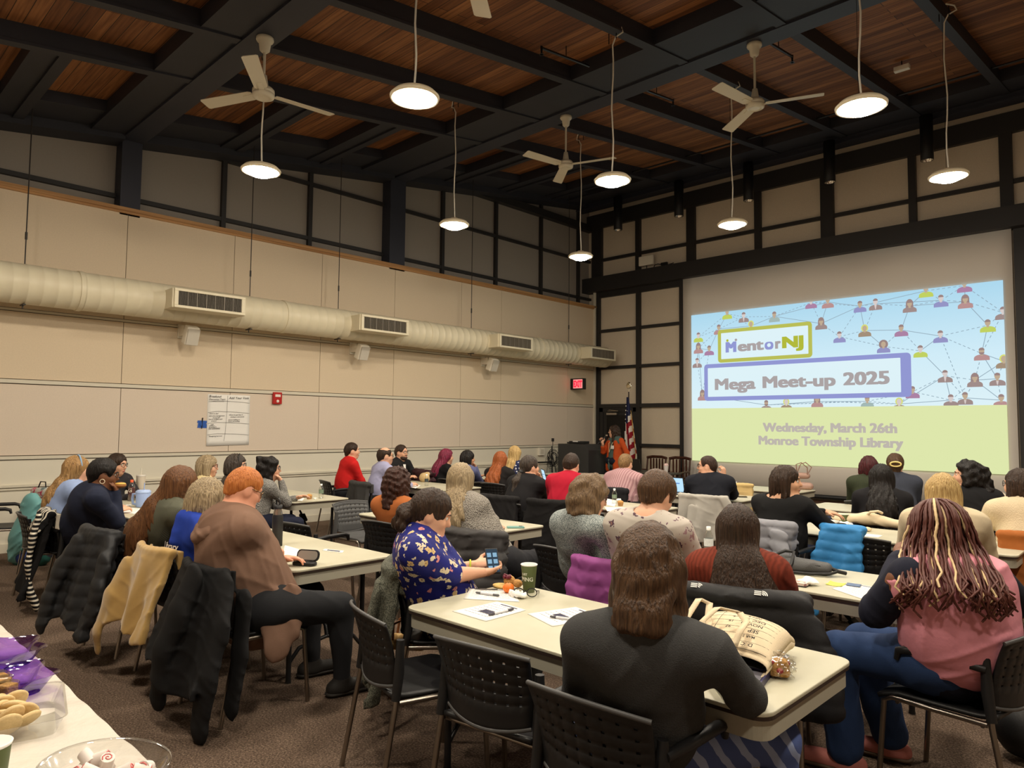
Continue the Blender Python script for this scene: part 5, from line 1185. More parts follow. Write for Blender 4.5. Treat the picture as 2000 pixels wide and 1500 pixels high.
t, d = person('person in charcoal fleece with shoulder length brown hair, back turned, nearest the camera', row(1268, 1108, 1.93), 112, 112, S_fair, M_fleece, ('wavy', HM['brown'], dict(len=.175, e=.018, curl=.008, freq=75, bw=.026)), pitch=-10, w=1.22, neck=.045, lean=.04, h=.007, fold=.005, topx=collar_x, L='table', Rh=(9.36, 2.34, .775), hand_opt={'R': dict(pole=(1.0, -.2, -.9))}, legdir=66, pants=pat('washed_striped_jeans', (84, 100, 150), band_fn((78, 94, 146), (150, 164, 200), 5.2, 'DIAGONAL', .72, 1.5)), hips=hipat(1130, 1356, 92, 0.05))
bk = d['S']-d['o']; mb = MB(); Rt, Ft = d['Rt'], d['Ft']
seatpx(1130, 1356, 92, 'black armchair of the person in charcoal fleece', True)
chair(8.57, 2.17, 97, 'empty black perforated chair tucked in at the front table, centre', False)
chair(7.95, 2.15, 74, 'empty black perforated chair at the corner of the front table, leftmost in front', False)
# ---- second row, right table
t, d = person('person in grey tweed knit with wavy brown hair and red glasses', row(1152, 970, 3.62), 58, 82, S_fair, pat('tweed_knit', (128, 138, 136), speck_fn((78, 90, 92), (180, 187, 184), 230)), ('curly', hairmat('mousy_hair', (128, 104, 76), (80, 62, 44)), dict(len=.125, e=.026, curl=.012, freq=60)), pitch=-14, w=1.15, lean=.10, h=.008, L='table', Rh='lap', gl=M_specb, face=True, hips=hipat(1080, 1066, 84, 0.03))
seatpx(1080, 1066, 84, 'black perforated chair behind the grey tweed knit')
M_flw = pat('grey_flower_print', (190, 182, 170), floral_fn((190, 182, 172), [(0, (190, 182, 172)), (.55, (118, 92, 104)), (.72, (88, 66, 78)), (.86, (160, 130, 136))], 22, .40, .06))
t, d = person('person in pale flowered top with short brown hair, bent over the table', row(1283, 967, 3.60), 84, 96, S_fair, M_flw, ('short', HM['brown'], dict(e=.024)), pitch=-26, w=1.4, lean=.12, h=.007, L='table', Rh='table', bare=.085, neck=.015, hips=hipat(1205, 1106, 96, .10))
_, c = seatpx(1205, 1106, 96, 'black chair under the purple quilted jacket')
coat('quilted_vest', 'purple quilted jacket on the chair behind the pale flowered top', 'jacket', c[0]-.08, c[1], c[2], cloth('orchid_quilt', (150, 78, 142), .6), L=.42, w0=.24, w1=.27, th=.022, qh=.085, qa=.007, seed=21, flare=.03, amp=.01)
t, d = person('person in rust red cable sweater with straight dark hair to the waist', row(1440, 1035, 3.42), 116, 112, S_fair, pat('red_cable_knit', (122, 50, 34), band_fn((122, 52, 36), (100, 42, 28), 14, 'X', .5, 3, True)), ('long', HM['dark'], dict(rel=(.72, .19, 0), r=.165, e=.012, tip=1.0, ends=.3, A=.003)), w=1.3, lean=.06, h=.007, L='table', Rh='table', sw=.19, hips=hipat(1448, 1180, 108, 0.05))
_, c = seatpx(1448, 1180, 108, 'black chair under the black down jacket with white emblems')
def tnf(tt):
    for px_ in (-.19, .10):
        mb = MB(); T0 = Vector((px_, -.385+.055*(px_/.235)**2-.006, .868))
        mb.T = Matrix.Translation(T0) @ Matrix.Rotation(math.radians(42), 4, 'X')
        for k in range(3):
            r0 = .026-.008*k; mb.add([(r0*math.cos(a), r0*math.sin(a), 0) for a in [PI/2*q/6 for q in range(7)]]+[((r0-.005)*math.cos(a), (r0-.005)*math.sin(a), 0) for a in [PI/2*q/6 for q in range(6, -1, -1)]], [tuple(range(14))])
        for k in range(3): mb.box((-.018, .02-.009*k, 0), (.03, .005, .001))
        mb.build('emblem', mat('white_embroidery', (228, 226, 222), .7), tt)
coat('down_jacket', 'black down jacket with two white emblems on the chair beside the tote bag', 'jacket', c[0]+.0, c[1]+.0, c[2], cloth('black_down', (32, 32, 34), .5), L=.50, w0=.27, w1=.34, th=.036, qh=.115, qa=.012, seed=23, flare=.06, zt=.835, amp=.02, extra=tnf, sleeves=[([(.25, -.34, .78), (.33, -.38, .64), (.37, -.42, .44)], .07)])
# person with braids, sitting side on and turned towards the screen
M_pinkv = cloth('pink_puffer', (222, 146, 160), .5, bump=(60, .1))
def vest_x(m, d):
    for k in range(9):
        a = -2.0+.5*k; m.rc(d['N']+d['Rt']*.10*math.sin(a)-d['Ft']*.09*math.cos(a)-Zv*.03, d['N']+d['Rt']*.115*math.sin(a)-d['Ft']*.10*math.cos(a)+Zv*.035, .028, .024, k=.02)
Hb = row(1836, 1050, 3.58); LW = row(1757, 1075, 3.95)
t, d = person('person in pink puffer vest with long two tone braids, jeans and pink clogs', Hb, 122, 138, S_brown, M_pinkv, ('short', mat('scalp_dark', (44, 26, 20), .7), dict(e=.006)), pitch=-22, w=1.7, lean=.05, h=.008, sleeve='none', topx=vest_x, hips=(9.83, 3.68, .60), hand_opt={'L': dict(el=tuple(aty(1712, 1196, 3.46)))}, L=LW, Rh=(9.95, 4.25, .8), legdir=186, knee={1: ((9.36, 3.86, .55), (9.47, 3.88, .13)), -1: ((9.33, 3.58, .56), (9.36, 3.58, .12))}, fold=.011, tdisp=lambda q, ff: quilt(.006, .19, ff, q['P'][2]+.02), pants=cloth('blue_jeans', (42, 62, 100)), shoes=(cloth('pink_suede', (186, 116, 108), .8), 'flare', np.array([-.98, -.2, 0])), hem=.22, sw=.21)
# navy sleeves as a garment of their own
m = Model()
for s, sh, el, W, spec in d['arms']: m.rc(sh+(d['N']-sh)*.12+Zv*.004, el, .082, .068, k=.04); m.rc(el, W+(el-W)*.08, .064, .042, k=.03)
m.rc(d['P']-Zv*.02-d['Rt']*.08, d['P']-Zv*.02+d['Rt']*.08, .175, .175, k=.04, flat=(Zv, .75))
mesh_obj('navy_shirt', [m.mesh(.008, folds(.006, 44))], cloth('navy_jersey', (30, 32, 46)), t, d['o'])
g = d['g']; rr = random.Random(11); groups = {0: MB(), 1: MB()}
for k in range(124):
    u = rr.random(); az = -2.6+5.2*((k+.5)/124)+rr.uniform(-.05, .05)      # around the back of the head
    lay = rr.choice((0, .012, .024, .034)); pts = []
    rx, ry = .088+lay, .108+lay; L_ = rr.uniform(.25, .36)-.05*abs(az)/2.5; top = np.array(g(rr.uniform(-.02, .02), -.0+rr.uniform(-.02, .03), .132+lay*.5))
    for i in range(5):
        th_ = (i+.6)/5*PI/2; pts.append(np.array(g(rx*math.sin(az)*math.sin(th_), -ry*math.cos(az)*math.sin(th_)-.01, .036+(.096+lay)*math.cos(th_))))
    e = pts[-1]; dr = unit(np.array([*(e-d['Hc'])[:2], 0])); curl_ = rr.random()*6
    for i in range(1, 11):
        f = i/10; back = .045*math.sin(f*PI*.6)+.05*max(0, f-.25)
        amp = .004+.02*max(0, f-.72)/.28; pts.append(e+dr*back-Zv*L_*f+amp*np.array([math.sin(curl_+i*1.9), math.cos(curl_+i*1.9), 0]))
    hb = -yawv(112)
    for i, p_ in enumerate(pts):       # rest on the back
        w_ = min(1, max(0, (d['N'][2]+.10-p_[2])/.18)); w_ = w_*w_*(3-2*w_)
        if w_ > 0:
            f_ = min(1, max(0, (d['S'][2]-p_[2])/(d['S'][2]-d['P'][2]))); c_ = d['S']+(d['P']-d['S'])*f_-d['Ft']*.02; v_ = p_-c_
            ax_, ay_ = v_@d['Rt']/.255, v_@d['Ft']/.215; bx_, by_ = hb@d['Rt']/.255, hb@d['Ft']/.215
            A_, B_, C_ = bx_*bx_+by_*by_, 2*(ax_*bx_+ay_*by_), ax_*ax_+ay_*ay_-(1.04+lay*3)**2; D_ = B_*B_-4*A_*C_
            if D_ > 0:
                t_ = (-B_+math.sqrt(D_))/(2*A_)
                if t_ > 0: pts[i] = p_+hb*t_*w_
    pts = [Vector(p-d['o']) for p in pts]
    fine = []
    for a, b in zip(pts, pts[1:]):
        for q in range(3): fine.append(a.lerp(b, q/3))
    fine.append(pts[-1]); rs = [(.0076 if i % 2 else .0062)*(1-.35*i/len(fine)) for i in range(len(fine))]
    groups[1 if k % 11 in (3,) or k in (9, 40, 52, 75) else 0].tube(fine, rs, 6)
groups[0].build('dark_braids', mat('braid_oxblood', (88, 46, 38), .5, noise=(160, .35)), t); groups[1].build('blonde_braids', mat('braid_blonde', (214, 186, 140), .55, noise=(160, .2)), t)
chair(9.80, 3.70, 172, 'black armchair of the person in the pink vest, seen from its side', True)

# ---- third row by the wall
t, d = person('person in bright red sweater with short dark hair by the wall', row(688, 881, 6.08), 62, 76, S_fair, cloth('red_sweater', (200, 34, 34)), ('short', HM['dark'], dict(e=.008)), w=1.15, h=.011, L='lap', Rh='lap', face=True)
seatchair(d, 78, 'black armchair under the person in the red sweater', True, back=.04)
t, d = person('balding person with glasses in a lavender shirt', row(753, 891, 5.98), 64, 80, S_fair, cloth('lavender_shirt', (160, 160, 192), .7), ('balding', HM['dark'], dict(e=.008)), w=1.15, h=.011, L='table', Rh='table', gl=M_wire, face=True)
_, c = seatchair(d, 84, 'black chair under the charcoal coat of the lavender shirt')
coat('grey_coat', 'charcoal grey ribbed coat on the chair of the person in the lavender shirt', 'coat', c[0]+.05, c[1], c[2], cloth('charcoal_coat', (62, 61, 60)), L=.44, w0=.25, w1=.28, th=.03, amp=.022, kx=30, seed=31, flare=.03)
t, d = person('bearded person in glasses and a black zip jacket facing across the room', row(784, 884, 7.05), 18, 8, S_fair, cloth('black_zip_jacket', (32, 31, 33)), ('crop', HM['dark'], dict(e=.006)), w=1.15, h=.010, L='table', Rh=(1.62, 6.95, .79), gl=M_spec, face=True, beard=mat('short_beard', (62, 46, 38), .8))
mb = MB(); mb.add([Vector(d['S']+d['Ft']*(.118+.02*k)+d['Rt']*s*.03*(1-k*.5)-Zv*(.0+.1*k)-d['o']) for k, s in ((0, -1), (0, 1), (1, 1), (1, -1))], [(0, 1, 2, 3)]); mb.build('shirt_front', M_paper, t)
seatchair(d, 8, 'black chair of the bearded person in the black zip jacket')
# ---- fourth row by the wall
t, d = person('person with magenta wavy hair in a black off shoulder top', row(872, 893, 7.62), 60, 72, S_fair, cloth('black_rib_top', (24, 23, 25)), ('long', HM['magenta'], dict(rel=(.25, .16, 0), r=.10, e=.018)), w=1.1, h=.012, sleeve='half', bare=.13)
_, c = seatchair(d, 76, 'black chair under the maroon puffer')
coat('maroon_puffer', 'maroon puffer jacket on the chair of the magenta haired person', 'jacket', c[0], c[1], c[2], cloth('maroon_nylon', (58, 34, 38), .45), L=.36, w0=.27, w1=.34, th=.045, qh=.1, qa=.014, seed=33, zt=.86)
t, d = person('person in slate blue sweater with a straight black bob, hand at the mouth', row(914, 896, 7.65), 66, 84, S_tan, cloth('slate_blue_sweater', (92, 96, 134)), ('bob', HM['black'], dict(len=.15, e=.012)), w=1.25, h=.011, Rh='chin', L='table')
seatchair(d, 84, 'black chair of the person in the slate blue sweater')
t, d = person('person with very long copper hair in a black top', row(978, 899, 7.62), 108, 100, S_fair, cloth('black_knit_top', (30, 27, 27)), ('long', HM['copper'], dict(rel=(.5, .18, 0), r=.11, e=.014)), w=1.2, h=.011, L=(2.35, 8.12, .95), Rh='table')
seatchair(d, 96, 'black perforated chair behind the copper hair', back=0)
chair(3.22, 7.50, 96, 'empty black perforated chair right of the copper haired person')
t, d = person('blonde person in a navy patterned top, mostly hidden by copper hair', row(1006, 887, 8.25), 104, 100, S_fair, pat('navy_print', (34, 42, 78), floral_fn((32, 40, 76), [(0, (210, 214, 224)), (.6, (32, 40, 76))], 26, .4)), ('long', HM['blonde'], dict(r=.07)), h=.012)
seatchair(d, 96, 'black chair of the blonde person in the navy patterned top')
# ---- third row, middle table
t, d = person('person in black short sleeved top with a long grey streaked ponytail', row(1035, 912, 6.02), 74, 92, S_fair, cloth('black_jersey', (28, 27, 29)), ('pony', HM['greydark'], dict(e=.010, tie=(0, -.115, -.055), end=row(1003, 978, 5.75))), w=1.5, h=.009, sleeve='short', Rh='chin', L='table', lean=.12)
mb = MB(); q = d['g'](0, -.118, -.055)-d['o']; mb.ball(Vector(q), (.04, .04, .028), 8); mb.build('scrunchie', M_black, t)
_, c = seatchair(d, 96, 'black chair under the black jacket, ponytail sitter')
coat('black_hooded_jacket', 'black hooded jacket on the chair behind the long ponytail', 'jacket', c[0]-.07, c[1], c[2], cloth('black_cotton', (30, 29, 30)), L=.50, w0=.26, w1=.31, th=.03, seed=36, flare=.05, zt=.83)
t, d = person('person in crimson polo shirt with short dark hair, head bowed', row(1116, 909, 6.02), 108, 104, S_fair, cloth('crimson_polo', (172, 24, 48)), ('crop', HM['dark'], dict(e=.009)), pitch=-18, w=1.45, h=.009, sleeve='short', L='table', Rh='table', topx=lambda m, d: m.chain([d['N']+d['Rt']*(.075*math.sin(a))-d['Ft']*.07*math.cos(a)+Zv*.008 for a in [-1.6+.4*k for k in range(9)]], [.02]*9, k=.02), sw=.205)
_, c = seatchair(d, 104, 'black chair under the black coat, crimson polo sitter')
coat('black_coat', 'black wool coat on the chair behind the crimson polo shirt', 'coat', c[0]-.03, c[1], c[2], cloth('black_melton', (24, 23, 24)), L=.60, w0=.26, w1=.32, th=.03, seed=38, flare=.05, zt=.835)
chair(6.17, 5.86, 97, 'empty black perforated chair right of the crimson polo, at the bottle and muffin table')
# ---- fourth row, middle table
t, d = person('person in pink striped shirt with sandy short hair, laptop in front', row(1222, 906, 7.78), 98, 100, S_fair, pat('pink_stripe_shirt', (178, 140, 142), band_fn((186, 150, 152), (158, 118, 124), 11, 'X', .55, .6), .7), ('crop', HM['light'], dict(e=.010)), pitch=-6, w=1.6, h=.009, L='table', Rh='table', lean=.12, sw=.215)
_, c = seatchair(d, 100, 'black chair under the black jacket of the pink striped shirt')
coat('dark_jacket', 'black jacket on the chair behind the pink striped shirt', 'jacket', c[0]-.02, c[1], c[2], cloth('black_fleece', (30, 30, 34)), L=.42, w0=.26, w1=.30, th=.03, seed=40, zt=.83)
t, d = person('person in black polo with glasses and beard, raising one hand', row(1381, 911, 7.80), 202, 116, S_fair, cloth('black_polo', (28, 30, 38)), ('crop', hairmat('cropped_hair', (70, 50, 40), (40, 28, 22)), dict(e=.005)), w=1.55, h=.009, sleeve='half', L='table', Rh=row(1413, 930, 8.05), gl=M_spec, beard=mat('brown_beard', (92, 58, 44), .8), face=True, sw=.215, hand_opt={'R': dict(d=(0, 0, 1), n=(-.6, .2, 0), curl=.9)})
_, c = seatchair(d, 104, 'black chair under the pale grey sweatshirt')
coat('grey_sweatshirt', 'pale grey sweatshirt draped over the chair of the black polo sitter', 'sweatshirt', c[0]-.0, c[1], c[2], cloth('grey_marl', (176, 172, 164), .9), L=.50, w0=.27, w1=.30, th=.022, amp=.03, kx=20, seed=42, flare=.03, zt=.83, sleeves=[([(.26, -.34, .8), (.36, -.35, .62), (.44, -.36, .46)], .05), ([(-.1, -.4, .7), (-.12, -.43, .5), (-.13, -.43, .3)], .05)])
# ---- third row, right table
t, d = person('person in black wide neck sweater turning right and reaching across the table', row(1537, 941, 5.82), 16, 84, S_olive, cloth('black_boatneck', (24, 24, 25)), ('bob', HM['dark'], dict(len=.20, e=.012)), w=1.35, h=.008, bare=.125, L=row(1612, 1000, 6.15), Rh=tuple(atz(1650, 1030, .80)), face=True, lean=.02, hand_opt={'L': dict(d=(.9, .2, -.1), n=(0, 0, -1), curl=.35, spread=.3)}, pants=pat('plaid_trousers', (62, 60, 62), band_fn((50, 50, 54), (120, 112, 104), 12, 'X', .93)))
_, c = seatchair(d, 86, 'black armchair under the pale grey puffer', True)
coat('grey_puffer', 'pale grey puffer jacket on the chair of the person reaching out', 'jacket', c[0]-.02, c[1], c[2], cloth('silver_puffer', (136, 137, 144), .5), L=.46, w0=.27, w1=.31, th=.04, qh=.085, qa=.014, seed=45, zt=.85, sleeves=[([(.22, -.40, .78), (.27, -.45, .62), (.25, -.46, .44)], .07)])
_q = seat_at(1672, 1046, 96); cb = chair(_q[0], _q[1], 96, 'black perforated chair carrying the bright blue puffer')
coat('blue_puffer', 'bright blue quilted jacket hung on a chair at the right table', 'jacket', _q[0], _q[1], 96, cloth('sky_blue_nylon', (62, 138, 200), .45), off=-.10, L=.42, w0=.15, w1=.18, th=.026, qh=.075, qa=.008, seed=47, zt=.845, skew=-.03, sleeves=[([(-.27, -.38, .6), (-.29, -.4, .42), (-.3, -.4, .2)], .05)])
t, d = person('person with straight blonde hair in a cream top, behind the braids', row(1842, 962, 5.70), 104, 104, S_fair, cloth('cream_knit', (206, 190, 160)), ('long', HM['blonde'], dict(rel=(.42, .18, .06), r=.11, ends=.6, e=.014)), w=1.3, h=.009, L='table', Rh='table')
seatchair(d, 102, 'black chair of the blonde person in the cream top')
t, d = person('person in a cream teddy sweater with glasses at the right edge of the view', row(1990, 948, 6.95), 150, 120, S_fair, cloth('teddy_cream', (214, 196, 164), .95, bump=(120, .6)), ('bob', HM['dark'], dict(len=.12)), w=1.45, h=.010, L='table', Rh='table', gl=M_spec)
_, c = seatchair(d, 118, 'black chair under the orange jacket')
coat('orange_jacket', 'orange suede jacket over the chair at the right edge', 'jacket', c[0]-.02, c[1]-.02, c[2], cloth('orange_suede', (164, 96, 46), .8), L=.60, w0=.28, w1=.32, th=.03, amp=.03, kx=18, seed=49, zt=.84)
# ---- fourth and fifth rows, right tables
t, d = person('person with black hair down the back in a black top, facing the slide', row(1722, 934, 7.55), 106, 106, S_fair, cloth('black_blazer', (26, 25, 28)), ('long', HM['black'], dict(rel=(.45, .18, 0), r=.12, e=.018)), w=1.25, h=.010)
seatchair(d, 104, 'black chair with its side showing behind the long black hair', back=.0)
t, d = person('person in dark vest over a white blouse with curly black hair, looking left', row(1890, 929, 7.60), 190, 116, S_fair, cloth('black_knit_vest', (26, 26, 28)), ('wavy', HM['black'], dict(len=.10, e=.022, curl=.016, freq=80, facec=(0, .145, -.04), facer=(.16, .115, .125))), w=1.3, h=.009, sleeve='none', face=True, hairx=lambda m, d: [m.ell(d['g'](x, y, z), (.05, .05, .05), None, k=.03) for x, y, z in ((0, -.13, -.02), (.03, -.15, -.08), (-.02, -.15, -.13), (0, -.13, .04))])
m = Model()
for s, sh, el, W, spec in d['arms']: m.rc(sh-Zv*.01, el, .064, .058, k=.04); m.rc(el, W, .056, .04, k=.03)
m.chain([d['N']+d['Rt']*(.07*math.sin(a))-d['Ft']*.06*math.cos(a)+Zv*.0 for a in [-2+.5*k for k in range(9)]], [.024]*9, k=.02); mesh_obj('blouse', [m.mesh(.010)], cloth('white_blouse', (222, 210, 190)), t, d['o'])
seatchair(d, 110, 'black chair of the person in the dark vest')
t, d = person('person in dark green sweater with short red tipped hair', row(1697, 912, 9.20), 122, 104, S_fair, pat('green_rib', (56, 62, 46), band_fn((62, 68, 50), (44, 50, 36), 26, 'X', .5, soft=True)), ('bob', HM['redtip'], dict(len=.10, e=.012)), w=1.15, h=.012)
seatchair(d, 100, 'black chair of the person in the dark green sweater')
t, d = person('person in slate grey top with brown hair held by a yellow claw clip', row(1748, 908, 8.95), 108, 104, S_fair, cloth('slate_shirt', (58, 62, 74)), ('updo', HM['brown'], dict(e=.012, bun=(0, -.11, .02), bunr=(.055, .04, .065))), w=1.35, h=.011)
mb = MB(); q = d['g'](0, -.152, .015)-d['o']; mb.tube([Vector(q+d['R']*.055*math.cos(a)+d['U']*.026*math.sin(a)-d['F']*.0) for a in [2*PI*k/16 for k in range(17)]], .009, 6); mb.build('claw_clip', mat('yellow_clip', (228, 206, 132), .4), t)
seatchair(d, 102, 'black chair of the person with the yellow claw clip')
chair(7.95, 7.55, 97, 'empty black perforated chair in front of the person reaching, holding a navy jacket')
coat('navy_jacket', 'navy jacket hanging on the empty chair beyond the reaching hands', 'jacket', 7.95, 7.55, 97, cloth('navy_cotton', (34, 40, 58)), L=.42, w0=.22, w1=.25, seed=52, zt=.74, front=.05)
chair(6.02, 9.3, 98, 'black chair wrapped in a tan cape by the screen')
coat('tan_cape', 'tan cape pulled over the back of a chair in front of the screen', 'cape', 6.02, 9.3, 98, cloth('tan_cloth', (206, 178, 122), .8), L=.52, w0=.29, w1=.31, th=.022, amp=.012, kx=16, seed=54, zt=.86)
chair(4.95, 9.2, 96, 'empty black perforated chair left of the black polo sitter')
chair(2.9, 9.55, 98, 'empty black perforated chair by the lectern table')
chair(2.1, 9.5, 92, 'empty black perforated chair in front of the lectern')
chair(.98, 1.78, 70, 'black armchair cut by the left edge near the wall', True)
chair(8.25, 5.2, 92, 'x', False) if False else None

# ---- the speaker
sp = row(1199, 843, 12.25)
t, d = person('standing speaker in an orange cardigan with curly hair talking into a microphone', sp, 208, 252, S_fair, cloth('teal_grey_blouse', (78, 98, 94)), ('wavy', HM['dark'], dict(len=.28, e=.016, curl=.012, freq=90, facec=(0, .14, -.04), facer=(.105, .105, .12))), w=1.05, h=.009, hips=(sp[0]+.01, sp[1]+.02, .90), sleeve='none', Rh=(sp[0]-.20, sp[1]-.13, sp[2]-.24), L=(sp[0]+.22, sp[1]-.05, .86), stand=True, seat=.8, gl=M_wire, face=True, pants=cloth('navy_trousers', (30, 34, 48)), lean=0, shoes=(M_black, 'boot'), hand_opt={'R': dict(d=(-.25, -.1, .9), n=(.2, -.6, .2), curl=1.3)})
m = Model(); P, S, Rt, Ft = d['P'], d['S'], d['Rt'], d['Ft']
for s, sh, el, W, spec in d['arms']: m.rc(sh, el, .062, .055, k=.04); m.rc(el, W+(el-W)*(.45 if s > 0 else .1), .054, .046, k=.03)
for s in (-1, 1): m.rc(S+Rt*s*.10-Ft*.0-Zv*.05, P+Rt*s*.13+Ft*.02-Zv*.16, .088, .085, k=.05, flat=(Ft, 1.3))
m.rc(S-Ft*.06-Zv*.05, P-Ft*.06-Zv*.06, .12, .13, k=.05, flat=(Ft, .6)); m.rc(S+Ft*.14-Zv*.0, P+Ft*.15-Zv*.1, .045, .06, k=.03, op='sub')
mesh_obj('cardigan', [m.mesh(.009, folds(.006, 61))], cloth('orange_cardigan', (190, 78, 34)), t, d['o'])
mb = MB()
for s in (-1, 1): mb.tube([Vector(d['N']+Rt*s*.05-d['o']), Vector(S+Rt*s*.06+Ft*.135-Zv*.06-d['o']), Vector(S+Rt*.03+Ft*.15-Zv*.25-d['o'])], .005, 6)
mb.build('lanyard', mat('beige_lanyard', (206, 196, 160), .6), t)
mb = MB(); mb.box(Vector(S-Rt*.075+Ft*.142-Zv*.14-d['o']), (.09, .012, .07), Matrix.Rotation(math.radians(252-90), 3, 'Z')); mb.build('name_badge', M_paper, t)
mb = MB(); kn = P+Ft*.14+Zv*.02-d['o']; mb.ball(Vector(kn), (.03, .03, .03), 8); mb.tube([Vector(kn), Vector(kn-Zv*.13+Rt*.02), Vector(kn-Zv*.2+Rt*.01)], [.02, .03, .01], 8); mb.build('tied_hem', cloth('teal_grey_blouse', (78, 98, 94)), t)
Wm = npv(d['arms'][0][3]).astype(float); mo = npv(d['g'](0, .15, -.085)).astype(float); ax = unit(mo-(Wm+np.array([0, 0, .07])))
mc = thing('microphone', 'black handheld microphone with a silver head at the speaker\'s mouth', 'microphone', tuple(mo)); mb = MB(); mb.tube([Vector(-ax*.03), Vector(-ax*.27)], [.019, .014], 10); mb.build('mic_handle', M_black, mc)
mb = MB(); mb.ball((0, 0, 0), .029, 8); mb.build('mic_head', M_chrome, mc)

# ================================================================== SMALL THINGS
def clear_fn(tint, a=.16):
    def fn(nt, b, tc):
        out = nt.nodes['Material Output']; tr = nt.nodes.new('ShaderNodeBsdfTransparent'); tr.inputs[0].default_value = (*tint, 1)
        gl = nt.nodes.new('ShaderNodeBsdfGlossy'); gl.inputs['Roughness'].default_value = .08; lw = nt.nodes.new('ShaderNodeLayerWeight'); lw.inputs[0].default_value = .35
        mr = nt.nodes.new('ShaderNodeMapRange'); mr.inputs[3].default_value = a*.4; mr.inputs[4].default_value = .75; nt.links.new(lw.outputs['Facing'], mr.inputs[0])
        mx = nt.nodes.new('ShaderNodeMixShader'); nt.links.new(mr.outputs[0], mx.inputs[0]); nt.links.new(tr.outputs[0], mx.inputs[1]); nt.links.new(gl.outputs[0], mx.inputs[2]); nt.links.new(mx.outputs[0], out.inputs['Surface'])
    return fn
M_clear = mat('clear_pet', (240, 245, 245), .1, fn=clear_fn((.95, .96, .95)))
M_clearp = mat('purple_clear', (120, 60, 200), .1, fn=clear_fn((.42, .22, .80), .25))
TZ = .7375
def quadpts(px): return [atz(x, y, TZ) for x, y in px]
def sheet(label, px, lines=7, title=True, block=None, name='handout', cat='paper', m=None, curl=.0, z=0.0):
    q = [atz(x, y, TZ+z) for x, y in px]; c = sum(q, Vector())/4; t = thing(name, label, cat, tuple(c))
    P = lambda u, v, dz=0: (q[0]*(1-u)*(1-v)+q[1]*u*(1-v)+q[2]*u*v+q[3]*(1-u)*v)-c+Vector((0, 0, .0012+dz+curl*(abs(2*u-1)**3)*abs(2*v-1)))
    mb = MB(); mb.grid(lambda u, v: P(u, v), 8, 8); mb.build('sheet', m or M_paper, t, solid=.0006)
    if lines or title:
        mb = MB(); rr = random.Random(len(label))
        def bar(u0, u1, v0, v1): mb.add([P(u0, v0, .001), P(u1, v0, .001), P(u1, v1, .001), P(u0, v1, .001)], [(0, 1, 2, 3)])
        if title: mb.cur = 1; bar(.25, .8, .06, .10)
        mb.cur = 0
        for k in range(lines):
            v = .16+.74*k/max(1, lines); u = .1
            while u < .82:
                l = rr.uniform(.03, .10); bar(u, min(.9, u+l), v, v+.018); u += l+.02
        if block: mb.cur = 1; bar(*block)
        mb.build('print', [mat('grey_print', (150, 148, 150), .8), mat('dark_print', (58, 56, 78), .8)], t)
    return t
def pen(label, a, b, body=(222, 220, 222), tip=(60, 58, 62), r=.006, z=.008):
    A, B = atz(*a, TZ+z), atz(*b, TZ+z); t = thing('pen', label, 'pen', tuple(A)); d = B-A
    mb = MB(); mb.tube([d*.22, d*.75], r, 8); mb.build('barrel', mat('pen_%d' % body[0], body, .35), t)
    mb = MB(); mb.tube([Vector(), d*.03, d*.22], [.002, r*.8, r*1.05], 8); mb.tube([d*.75, d*.97, d], [r*1.05, r, r*.5], 8); mb.build('grip', mat('pen_tip_%d' % tip[0], tip, .4), t)
def bottle(label, p, h=.17, r=.03, cap=(232, 232, 230), lab=(120, 140, 120), liquid=None, name='water_bottle'):
    t = thing(name, label, 'bottle', tuple(p)); mb = MB(); mb.lathe([(.001, 0), (r, .002), (r, h*.35), (r*.93, h*.4), (r, h*.45), (r, h*.66), (r*.5, h*.85), (r*.42, h*.9)], n=20); mb.build('bottle_body', M_clear, t)
    mb = MB(); mb.lathe([(r*1.01, h*.34), (r*1.01, h*.6)], n=20); mb.build('bottle_label', mat('label_%d_%d' % (lab[0], lab[1]), lab, .5, noise=(60, .3)), t)
    mb = MB(); mb.lathe([(r*.47, h*.88), (r*.47, h), (.001, h)], n=16); mb.build('cap', mat('cap_%d' % cap[1], cap, .4), t)
    if liquid: mb = MB(); mb.lathe([(.001, .003), (r*.97, .003), (r*.97, h*.64), (.001, h*.64)], n=20); mb.build('drink', mat('drink', liquid, .2), t)
    return t
def wadded(name, label, cat, p, r, m, seed=1, sx=1.0):
    t = thing(name, label, cat, tuple(p)); q = np.random.RandomState(seed); mo = Model()
    mo.ell((0, 0, r*.35), (r*sx, r, r*.5), k=.01)
    K = q.normal(size=(6, 3))*60/ (r/.04); ph = q.rand(6)*6
    mo_ = mo.mesh(r/9, lambda x, y, z: r*.16*sum(np.abs(np.sin(K[i, 0]*x+K[i, 1]*y+K[i, 2]*z+ph[i])) for i in range(6))-.45*r, 0); mesh_obj('crumple', [mo_], m, t); return t
M_muf = mat('muffin_crumb', (196, 146, 82), .8, noise=(90, .35), bump=(120, .6)); M_case = mat('kraft_paper_cup', (176, 128, 74), .7, noise=(60, .2))
def muffin(label, p, r=.035):
    t = thing('muffin', label, 'muffin', tuple(p)); mb = MB()
    n = 28; mb.lathe([(r*.72, 0), (r*.95, r*1.2)], n=n); mb.v = [(x*(1+.05*(k % 2)), y*(1+.05*(k % 2)), z) for k, (x, y, z) in enumerate(mb.v)]; mb.disc((0, 0, .001), r*.7, n); mb.build('paper_cup', M_case, t)
    mb = MB(); mb.ball((0, 0, r*1.15), (r*1.0, r*1.0, r*.6), 8); mb.build('muffin_top', M_muf, t)

